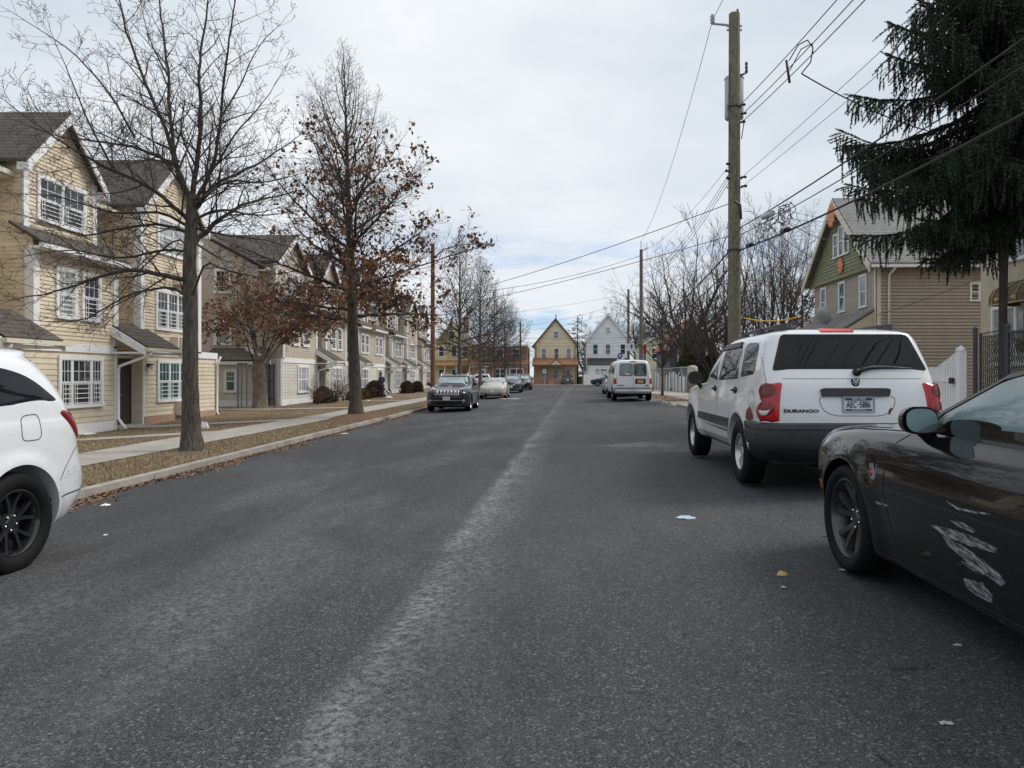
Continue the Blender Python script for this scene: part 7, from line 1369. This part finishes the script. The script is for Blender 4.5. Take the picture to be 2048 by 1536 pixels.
for z, w in ((6.9, 'upper'), (6.2, 'middle'), (5.7, 'lower')): wire(w + ' wire along the side street in front of the yellow and white houses', (-5.15, 102.6, z), (30, 103.2, z + .9), .35, .025 if z > 6.5 else .014)
wire('service wire from the cable splice to the tan house gable, upper', (5.45, 17.2, 5.25), (13.9, 33.6, 8.9), .15, .007); wire('service wire from the cable splice to the tan house gable, lower', (5.45, 17.2, 5.2), (13.9, 32.0, 7.6), .35, .007)
for k, (y_, z_, xe, ye, ze) in enumerate(((17.0, 5.4, 13.9, 34.5, 9.3), (17.6, 5.5, 13.9, 35.6, 8.4), (18.2, 5.3, 13.9, 36.8, 7.2))): wire('thin service wire fanning from the splice to the far half of the tan gable, %s' % ('highest', 'middle', 'lowest')[k], (5.5, y_, z_), (xe, ye, ze), .2 + .15 * k, .006)
wire('thin drop wire from the near pole to the grey house', (PX, PY + .2, zp(415)), (12.5, 68, 5.6), .5, .007); wire('thin drop wire from the near pole to the brown house', (PX + .1, PY + .2, zp(440)), (16, 52, 4.6), .7, .007); wire('thin wire from the near pole to the top of the slim pole', (PX, PY, zp(318)), (6.05, 50, 10.2), .5, .007)
wire('long slack service wire to the tan house roof edge', (5.45, 18.5, 5.4), (13.6, 31.2, 6.2), .5, .009)
wire('twisted service cable from the spacer to the stucco house', (5.6, 16.2, 8.3), (14, 21.0, 8.3), .5, .016); wire('pair of service wires sloping across the tan side wall', (13.9, 31.2, 4.0), (16.5, 24.0, 5.6), .1, .01)
wire('yellow cable cover sagging right of the near pole', (7.95, 30, 3.85), (10.35, 30, 3.93), .17, .028, 'yellow_plastic', 'cable_cover', 16, None)
sp = thing('cable_splice', 'grey splice box with tangled loops on the thick cables', 'cable box', (5.45, 18.4, 5.6)); m = MB(); m.tube([(5.6, 19.2, 5.70), (5.61, 18.4, 5.62)], .08, 12); m.build('splice_box', 'transformer_grey', sp, sharp=50)
m = MB(); r = random.Random(8)
for i in range(9):
    c = Vector((5.46 + r.uniform(-.05, .1), 17.2 + r.uniform(-.6, 1.8), 5.45)); w_, h_ = r.uniform(.12, .45), r.uniform(.15, .6); m.tube([c + Vector((r.uniform(-.08, .08), w_ * math.cos(t), -h_ * .5 + h_ * .55 * math.sin(t))) for t in np.linspace(0, 6.0, 16)], .010, 5)
m.build('cable_loop', 'wire_black', sp, smooth=True)
m = MB()
for y0, z0 in ((17.2, 4.90), (20.3, 5.12)): m.tube([(5.47, y0, z0), (5.47, y0 - .5, z0 - .05)], .06, 8)
m.build('splice_closure', 'plastic_black', sp, smooth=True)
sc_ = thing('wire_spacer', 'black wire spacer with a looping tap on the three wires', 'wire spacer', (5.55, 16.2, 8.5)); m = MB(); m.tube([(5.58, 17.2, 9.05), (5.66, 17.2, 8.5)], .03, 6); m.tube([(5.58, 17.0, 8.95), (5.6, 16.4, 9.05), (5.65, 15.95, 8.95), (5.72, 15.8, 8.7), (5.72, 15.95, 8.45), (5.6, 16.2, 8.3)], .014, 5); m.tube([(5.63, 17.1, 8.75), (5.66, 16.4, 8.95), (5.74, 15.9, 8.85), (5.74, 15.85, 8.6)], .012, 5); m.build('spacer', 'wire_black', sc_, smooth=True)
# fences on the right
FX = 9.3
fn = thing('picket_fence', 'white picket fence stepping up to a capped post behind the rusty white SUV', 'fence', (FX, 16.3, .25)); m = MB(); y = 16.5; k = 0
while y < 30: 
    h = 1.62 + .32 * max(0, 1 - (y - 16.5) / .8); m.slab([(FX - .02, y, .3), (FX - .02, y + .075, .3), (FX - .02, y + .075, h - .04), (FX - .02, y + .037, h), (FX - .02, y, h - .04)], (.02, 0, 0)); y += .11
m.build('picket', 'trim_white', fn)
m = MB(); 
for z in (.5, 1.35): m.box(FX + .005, FX + .05, 16.45, 30, z - .06, z + .06)
m.box(FX - .035, FX - .02, 16.45, 17.9, 1.26, 1.40); m.build('rail', 'trim_white', fn)
for y in (16.3, 19, 21.8, 24.6, 27.4): m = MB(); m.box(FX - .08, FX + .08, y - .08, y + .08, .1, 1.98 if y < 17 else 1.6); m.lathe([(.13, 0), (.13, .04), (.02, .12)], (FX, y, 1.98 if y < 17 else 1.6), 'z', 4); m.build('post', 'trim_white', fn)
m = MB(); m.box(FX - .11, FX - .08, 16.45, 16.62, 1.22, 1.36); m.build('latch', 'plastic_black', fn)
cf = thing('chain_link_fence', 'dark chain-link fence and gate with woven privacy slats in front of the stucco house', 'fence', (FX, 15.7, .25)); m = MB()
for y in (15.75, 14.62, 12.6, 10.2, 7.8): m = MB(); m.tube([(FX, y, .1), (FX, y, 2.42)], .045, 10); m.ball((FX, y, 2.43), .055, 0, 10, 6); m.build('post', 'dark_steel', cf, sharp=50)
for y0, y1 in ((15.55, 14.72),): m = MB(); m.tube([(FX, y0, .35), (FX, y0, 2.32), (FX, y1, 2.36), (FX, y1, .35), (FX, y0, .35)], .03, 8); m.build('gate_frame', 'dark_steel', cf)
m = MB(); m.tube([(FX, 14.62, 2.3), (FX, 7.8, 2.3)], .028, 8); m.tube([(FX, 14.62, 1.32), (FX, 7.8, 1.32)], .02, 6); m.build('rail', 'dark_steel', cf)
m = MB(); y = 7.85; r = random.Random(3)
while y < 15.5:
    if not 14.55 < y < 14.75: m.add([(FX + (.008 if i % 2 else -.008), y + d + .008 * math.sin(z * 40), z) for i, z in enumerate(np.arange(.4, 2.3, .085)) for d in (0, .05)], [(2 * i, 2 * i + 1, 2 * i + 3, 2 * i + 2) for i in range(22)])
    y += .075
mat('slat_olive', (.055, .06, .045), .6, var=.4, vscale=8); m.build('privacy_slat', 'slat_olive', cf)
S = []; 
for s_ in (1, -1):
    for q in np.arange(5.6, 17.8, .085):
        a, b = (q, .4), (q + s_ * 1.9, 2.3); 
        t0, t1 = 0, 1; pts = [(q + s_ * 1.9 * t, .4 + 1.9 * t) for t in np.linspace(0, 1, 20)]; pts = [p for p in pts if 7.82 < p[0] < 15.55]
        if len(pts) > 1: S.append((FX - .02, pts[0][0], pts[0][1], FX - .02, pts[-1][0], pts[-1][1], .0035, .0035))
seg_mesh('wire_mesh', S, ['dark_steel'], cf, 3, False)
b_ = thing('board_fence', 'weathered fence of uneven white and grey boards beyond the white van', 'fence', (FX, 52, .25)); r = random.Random(12)
for mt, sel in (('trim_white', (0, 2, 5, 7)), ('grey_bark', (1, 4, 8)), ('gate_blue', (3, 6, 9))):
    m = MB(); y = 49.6; k = 0
    while y < 67:
        w_ = .16 + .35 * ((k * 7) % 5 == 0); h = 1.55 + .2 * math.sin(k * 2.3)
        if k % 10 in sel: m.slab([(FX - .02, y, .25), (FX - .02, y + w_, .25), (FX - .02, y + w_, h - .06), (FX - .02, y + w_ / 2, h), (FX - .02, y, h - .06)], (.03, 0, 0))
        y += w_ + (.05 if k % 4 else .22); k += 1
    m.build('boards', mt, b_)
c2_ = thing('chain_link_fence', 'bare chain-link fence with a pale top rail behind the uneven boards', 'fence', (FX + .25, 50, .25)); m = MB(); m.tube([(FX + .25, 49.5, 2.05), (FX + .25, 72, 2.05)], .03, 6); m.build('rail', 'galvanised', c2_)
for y in (49.5, 54, 58.5, 63, 67.5, 72): m = MB(); m.tube([(FX + .25, y, .2), (FX + .25, y, 2.12)], .035, 6); m.build('post', 'galvanised', c2_)
seg_mesh('wire_mesh', [(FX + .25, q, .3, FX + .25, q + s_ * 1.7, 2.05, .003, .003) for q in np.arange(50, 71, .14) for s_ in (1, -1)], ['metal_grey'], c2_, 3, False)
pi_ = thing('gate_pillar', 'weathered brown masonry pillar with a rounded pale cap', 'pillar', (FX + .05, 48.6, .25)); m = MB(); m.lathe([(.35, 0), (.36, .3), (.35, 1.15), (.34, 1.2)], (FX + .05, 48.6, .2), 'z', 14); m.build('shaft', 'burl_bark', pi_, sharp=50); m = MB(); m.lathe([(.36, 0), (.36, .5), (.33, .62), (.22, .7), (.02, .74)], (FX + .05, 48.6, 1.4), 'z', 14); m.build('cap', 'stain_pale', pi_, sharp=50)
wf = thing('vinyl_fence', 'solid white fence with a lattice top in front of the white house', 'fence', (7.5, 104.4, .1)); m = MB(); m.box(4.05, 11.5, 104.4, 104.5, .1, 1.65); m.build('panel', 'trim_white', wf); m = MB(); 
for i in range(30): x = 4.1 + .25 * i; m.slab([(x, 104.4, 1.65), (x + .04, 104.4, 1.65), (x + .24, 104.4, 2.0), (x + .2, 104.4, 2.0)], (0, .04, 0)); m.slab([(x + .2, 104.45, 1.65), (x + .24, 104.45, 1.65), (x + .04, 104.45, 2.0), (x, 104.45, 2.0)], (0, .04, 0))
m.box(4.05, 11.5, 104.4, 104.5, 2.0, 2.06); m.build('lattice', 'trim_white', wf)
# signs
def sign_post(name, label, x, y, z0, z1): root = thing(name, label, 'sign', (x, y, z0)); m = MB(); m.tube([(x, y, z0 - .1), (x, y, z1)], .03, 6); m.build('post', 'galvanised', root); return root
s = sign_post('bus_stop_sign', 'round blue bus stop sign on a post behind the white van', 5.5, 61, .2, 3.4); m = MB(); m.lathe([(.001, 0), (.22, 0), (.22, .03), (.001, .03)], (5.5, 60.9, 3.15), 'y', 20); mat('sign_blue', (.02, .07, .35), .5); d = m.build('disc', 'sign_blue', s); m = MB(); m.box(5.42, 5.58, 60.885, 60.9, 3.10, 3.24); m.box(5.43, 5.47, 60.885, 60.9, 3.05, 3.10); m.box(5.53, 5.57, 60.885, 60.9, 3.05, 3.10); m.build('bus_symbol', 'paper_white', d)
mat('sign_purple', (.28, .10, .30), .5); m = MB(); m.box(5.25, 5.75, 60.9, 60.92, 2.45, 2.62); m.build('route_plate', 'sign_purple', s); m = MB(); m.box(5.2, 5.8, 60.9, 60.92, 2.68, 2.86); m.build('route_plate', 'paper_white', s)
s = sign_post('one_way_sign', 'black one way arrow sign on a post left of the brick building door', -7.85, 80, .05, 2.7); m = MB(); m.box(-8.25, -7.45, 79.95, 79.97, 2.3, 2.62); d = m.build('sign_plate', 'plastic_black', s); m = MB(); m.add([(-8.17 + a, 79.945, 2.46 + b) for a, b in ((0, 0), (.14, -.12), (.14, -.055), (.62, -.055), (.62, .055), (.14, .055), (.14, .12))], [tuple(range(7))]); m.build('arrow', 'paper_white', d)
mat('sign_green', (.01, .16, .10), .5); s = sign_post('street_name_sign', 'green street name sign on a tall post before the brick building', -6.6, 99, .0, 3.4); m = MB(); m.box(-7.0, -6.2, 98.96, 98.98, 2.9, 3.1); m.build('name_plate', 'sign_green', s); m = MB(); m.box(-6.61, -6.59, 98.6, 99.4, 3.15, 3.35); m.build('name_plate', 'sign_green', s)
s = sign_post('parking_sign', 'small white sign on a post in front of the yellow house steps', -1.65, 102.4, .1, 2.4); m = MB(); m.box(-1.87, -1.43, 102.36, 102.38, 1.75, 2.35); d = m.build('sign_plate', 'paper_white', s); m = MB(); m.box(-1.8, -1.5, 102.35, 102.36, 1.82, 1.89); m.box(-1.72, -1.58, 102.35, 102.36, 2.05, 2.25); m.build('sign_marking', 'plastic_black', d)
s = thing('camera_box', 'white camera box with a dark shield emblem on the distant pole', 'camera box', (7.95, 75.6, 4.1)); m = MB(); m.box(7.62, 8.32, 75.4, 75.8, 4.05, 4.85); d = m.build('housing', 'paper_white', s); m = MB(); m.add([(8.02 + a, 75.392, 4.5 + b) for a, b in ((-.13, .2), (0, .26), (.13, .2), (.12, -.05), (0, -.22), (-.12, -.05))], [(5, 4, 3, 2, 1, 0)]); m.build('shield', 'plate_navy', d); m = MB(); m.add([(8.02 + a, 75.388, 4.5 + b) for a, b in ((-.05, .1), (.05, .1), (.04, -.02), (0, -.1), (-.04, -.02))], [(4, 3, 2, 1, 0)]); m.build('shield_centre', 'metal_grey', d); m = MB(); m.ball((7.5, 75.5, 4.1), .13); m.build('camera_dome', 'paper_white', s, smooth=True)
s = thing('pole_banner', 'narrow red and blue sign strapped to the slim brown pole', 'sign', (6.17, 49.85, 2.4)); m = MB(); m.box(6.14, 6.34, 49.84, 49.86, 2.9, 3.6); m.build('red_panel', 'lamp_red', s); m = MB(); m.box(6.16, 6.30, 49.84, 49.86, 2.35, 2.88); m.build('blue_panel', 'sign_blue', s)
rb = thing('refuse_bin', 'black wheeled bin between the yellow house and the white fence', 'bin', (3.6, 106, .1)); m = MB(); m.slab([(3.35, 105.7, .2), (3.85, 105.7, .2), (3.9, 105.65, 1.3), (3.3, 105.65, 1.3)], (0, .6, 0)); m.build('tub', 'plastic_black', rb); m = MB(); m.box(3.28, 3.92, 105.6, 106.3, 1.3, 1.36); m.build('lid', 'plastic_grey', rb); m = MB(); m.lathe([(.12, -.03), (.12, .03)], (3.35, 106.2, .2), 'x', 12); m.build('wheel', 'black_rubber', rb)
# ---------------------------------------------------------------- litter on the road and lawn
def scrap(name, label, cat, x, y, m, w, l, h=.01, rz=0, seed=1, n=14, fold=.4, dz=.0):
    r = random.Random(seed); mb = MB(); z = gzf(x, y) + dz; vs = []; ring = []
    for j in range(n): a = 2 * math.pi * j / n; k = 1 + r.uniform(-.5, .25); ring.append((w / 2 * k * math.cos(a), l / 2 * k * math.sin(a)))
    c, s_ = math.cos(rz), math.sin(rz); R2 = lambda a, b: (x + a * c - b * s_, y + a * s_ + b * c)
    for f, hh in ((1, 0), (.97, .35), (.55, 1.0), (.15, .8)):
        for a, b in ring: p = R2(a * f, b * f); vs.append((p[0], p[1], z + .004 + h * hh * (1 + r.uniform(-fold, fold))))
    mb.add(vs, [(k * n + j, k * n + (j + 1) % n, (k + 1) * n + (j + 1) % n, (k + 1) * n + j) for k in range(3) for j in range(n)] + [tuple(range(3 * n, 4 * n))]); return tag(mb.build(name, m), label, cat)
def gp(px, py):
    """road or lawn point seen at a photo pixel"""
    Y = 10.0
    for _ in range(30): X = (px - VX) * Y / F; Y = (CZ - gzf(X, Y)) * F / (py - VY)
    return (px - VX) * Y / F, Y
for nm, lb, ct, px, py, mt, w_, l_, h_, rz in (
    ('paper_scrap', 'white torn paper on the road beside the left white SUV', 'litter', 211, 1011, 'paper_white', .11, .10, .012, .3), ('paper_scrap', 'tiny white scrap on the road, nearer than the torn paper', 'litter', 210, 1071, 'paper_white', .05, .04, .008, 0),
    ('wrapper', 'flattened blue and white wrapper in the right lane', 'litter', 1372, 1036, 'wrapper_blue', .175, .16, .012, .1), ('dry_leaf', 'curled orange-brown leaf near the black coupe', 'leaf', 1564, 1152, 'leaf_tan', .075, .04, .028, -.2), ('paper_scrap', 'pale scrap just below the orange-brown leaf', 'litter', 1567, 1176, 'stain_pale', .045, .03, .008, 0), ('bark_strip', 'pale strip of wood at the coupe front tyre', 'litter', 1705, 1143, 'stain_pale', .17, .035, .012, -.35),
    ('paper_scrap', 'beige scrap low on the right of the road', 'litter', 1891, 1448, 'stain_pale', .055, .032, .006, 0), ('paper_scrap', 'small grey scrap under the coupe door', 'litter', 1916, 1292, 'stain_pale', .05, .03, .006, .1), ('plastic_bag', 'white plastic bag on the lawn right of the nearest oak trunk', 'bag', 409, 857, 'paper_white', .26, .24, .16, 0), ('paper_plate', 'flat white disc on the lawn behind the left white SUV', 'litter', 176, 869, 'paper_white', .42, .4, .05, 0),
    ('paper_scrap', 'pale scrap in the gutter before the mulch mound', 'litter', 690, 868, 'paper_white', .2, .15, .02, .5), ('paper_scrap', 'white scrap on the lawn in front of the brown hedge', 'litter', 735, 802, 'paper_white', .45, .3, .06, 0), ('trash_bag', 'white bag on the lawn right of the person', 'bag', 778, 796, 'paper_white', .6, .4, .1, 0), ('trash_heap', 'dark heap of rubbish by the doorway right of the person', 'rubbish', 776, 788, 'plastic_black', .7, .6, .34, 0), ('trash_heap', 'reddish heap of rubbish beside the round dark shrub', 'rubbish', 792, 785, 'gutter_leaf', .9, .5, .3, 0),
    ('flat_cardboard', 'flattened pale cardboard on the road beside the champagne sedan', 'litter', 1022, 798, 'stain_pale', 1.6, .9, .03, 0), ('tarpaulin', 'white tarpaulin heap by the brown railing of the yellow house', 'tarpaulin', 1085, 770, 'paper_white', 2.4, .9, .45, 0), ('kerb_stone', 'white broken stone at the kerb right of the van', 'stone', 1311, 804, 'concrete', .55, .35, .14, .2), ('kerb_stone', 'second broken stone along the right kerb', 'stone', 1330, 808, 'concrete', .4, .4, .1, .9), ('kerb_stone', 'third broken stone along the right kerb, nearest the rusty SUV', 'stone', 1346, 812, 'stain_pale', .4, .3, .1, .4)):
    x, y = gp(px, py); scrap(nm, lb, ct, x, y, mt, w_, l_, h_, rz, seed=px)
for lb, pts in (('thin twig lying on the road right of centre', ((1782, 1341), (1845, 1339), (1860, 1333), (1866, 1338))), ('thin twig at the bottom edge of the road', ((1748, 1500), (1762, 1516), (1785, 1534))), ('short dark twig beside the coupe front tyre', ((1645, 1075), (1656, 1073)))):
    m = MB(); m.tube([(*gp(*p), gzf(*gp(*p)) + .007) for p in pts], .0028, 5); tag(m.build('twig', 'branch_bark'), lb, 'twig')
# ---------------------------------------------------------------- the person on the lawn
def skin(name, nodes, edges, m, parent, sub=2):
    me = bpy.data.meshes.new(name); me.from_pydata([n[:3] for n in nodes], edges, []); o = bpy.data.objects.new(name, me); COL.objects.link(o); sk = o.modifiers.new('s', 'SKIN')
    for i, n in enumerate(nodes): q = n[3] if hasattr(n[3], '__len__') else (n[3], n[3]); me.skin_vertices[0].data[i].radius = q; me.skin_vertices[0].data[i].use_root = i == 0
    sb = o.modifiers.new('u', 'SUBSURF'); sb.levels = sub; sb.render_levels = sub; dg = bpy.context.evaluated_depsgraph_get(); dg.update(); m2 = bpy.data.meshes.new_from_object(o.evaluated_get(dg)); bpy.data.objects.remove(o); m2.materials.clear(); m2.materials.append(MATS[m]); m2.polygons.foreach_set('use_smooth', [True] * len(m2.polygons)); return put(name, m2, parent, False)
mat('skin_dark', (.16, .085, .055), .6); mat('jacket_teal', (.012, .035, .048), .8); mat('trousers_dark', (.018, .02, .028), .8); mat('cap_black', (.012, .012, .014), .8)
def person():
    # local axes: +y is the way the person faces
    root = thing('person', 'person in a dark teal jacket looking down at a phone in the hands', 'person', (-12.3, 50.0, -.12), R(62))
    N = [(0, 0, .93, (.15, .11)), (0, -.02, 1.15, (.155, .11)), (0, -.03, 1.36, (.17, .105)), (0, .0, 1.47, .065), (0, .035, 1.53, .062), (0, .075, 1.60, (.075, .092)), (0, .085, 1.68, (.072, .088)), (0, .17, 1.575, .018)]
    E = [(0, 1), (1, 2), (2, 3), (3, 4), (4, 5), (5, 6), (5, 7)]
    for s in (-1, 1):
        b = len(N); N += [(s * .095, 0, .86, .095), (s * .105, .02, .48, .062), (s * .11, -.02, .09, .045), (s * .115, .10, .04, .042)]; E += [(0, b), (b, b + 1), (b + 1, b + 2), (b + 2, b + 3)]
        b = len(N); N += [(s * .19, -.02, 1.39, .062), (s * .25, -.03, 1.13, .048), (s * .13, .23, 1.10, .036), (s * .06, .30, 1.13, (.036, .018))]; E += [(2, b), (b, b + 1), (b + 1, b + 2), (b + 2, b + 3)]; h = len(N) - 1
        for k, (dx, dy, dz) in enumerate(((-.03, .05, .03), (-.015, .065, .035), (.0, .068, .035), (.015, .06, .03))): b = len(N); N += [(s * (.06 + dx * .8), .30 + dy * .6, 1.13 + dz * .5, .0085), (s * (.05 + dx), .30 + dy, 1.14 + dz, .0075)]; E += [(h, b), (b, b + 1)]
        b = len(N); N += [(s * .03, .27, 1.15, .009), (s * .015, .30, 1.165, .008)]; E += [(h - 1, b), (b, b + 1)]
    bd_ = skin('body', N, E, 'skin_dark', root)
    J = [(0, .0, .86, (.185, .145)), (0, -.02, 1.1, (.19, .145)), (0, -.035, 1.34, (.20, .135)), (0, -.01, 1.45, (.10, .09))]; JE = [(0, 1), (1, 2), (2, 3)]
    for s in (-1, 1): b = len(J); J += [(s * .20, -.02, 1.385, .085), (s * .265, -.03, 1.13, .070), (s * .14, .20, 1.10, .055)]; JE += [(2, b), (b, b + 1), (b + 1, b + 2)]
    skin('jacket', J, JE, 'jacket_teal', root)
    T_ = [(0, 0, .90, (.17, .13))]; TE = []
    for s in (-1, 1): b = len(T_); T_ += [(s * .10, 0, .82, .108), (s * .108, .02, .48, .080), (s * .112, -.01, .10, .072)]; TE += [(0, b), (b, b + 1), (b + 1, b + 2)]
    skin('trousers', T_, TE, 'trousers_dark', root)
    m = MB(); m.ball((0, .075, 1.685), .098, 0, 14, 8, .72); m.build('cap', 'cap_black', root, smooth=True, world=False)
    for s in (-1, 1): m = MB(); m.ball((s * .115, .06, .035), .075, 0, 10, 6, .5); m.v = [(x, .05 + (y - .06) * 1.7, z) for x, y, z in m.v]; m.build('shoe', 'cap_black', root, smooth=True, world=False)
    m = MB(); m.ball((-.034, .168, 1.60), .008, 0, 6, 4); m.ball((.034, .168, 1.60), .008, 0, 6, 4); m.build('eyes', 'cap_black', root, smooth=True, world=False)
    ph = thing('phone', 'dark phone held by the person in the teal jacket', 'phone'); ph.location = (-12.3, 50.0, -.12); ph.rotation_euler = (0, 0, R(62)); m = MB(); m.obox((0, .335, 1.18), (.036, 0, 0), (0, .05, .055), (0, -.004, .004)); m.build('phone_body', 'plastic_black', ph, world=False)
person()
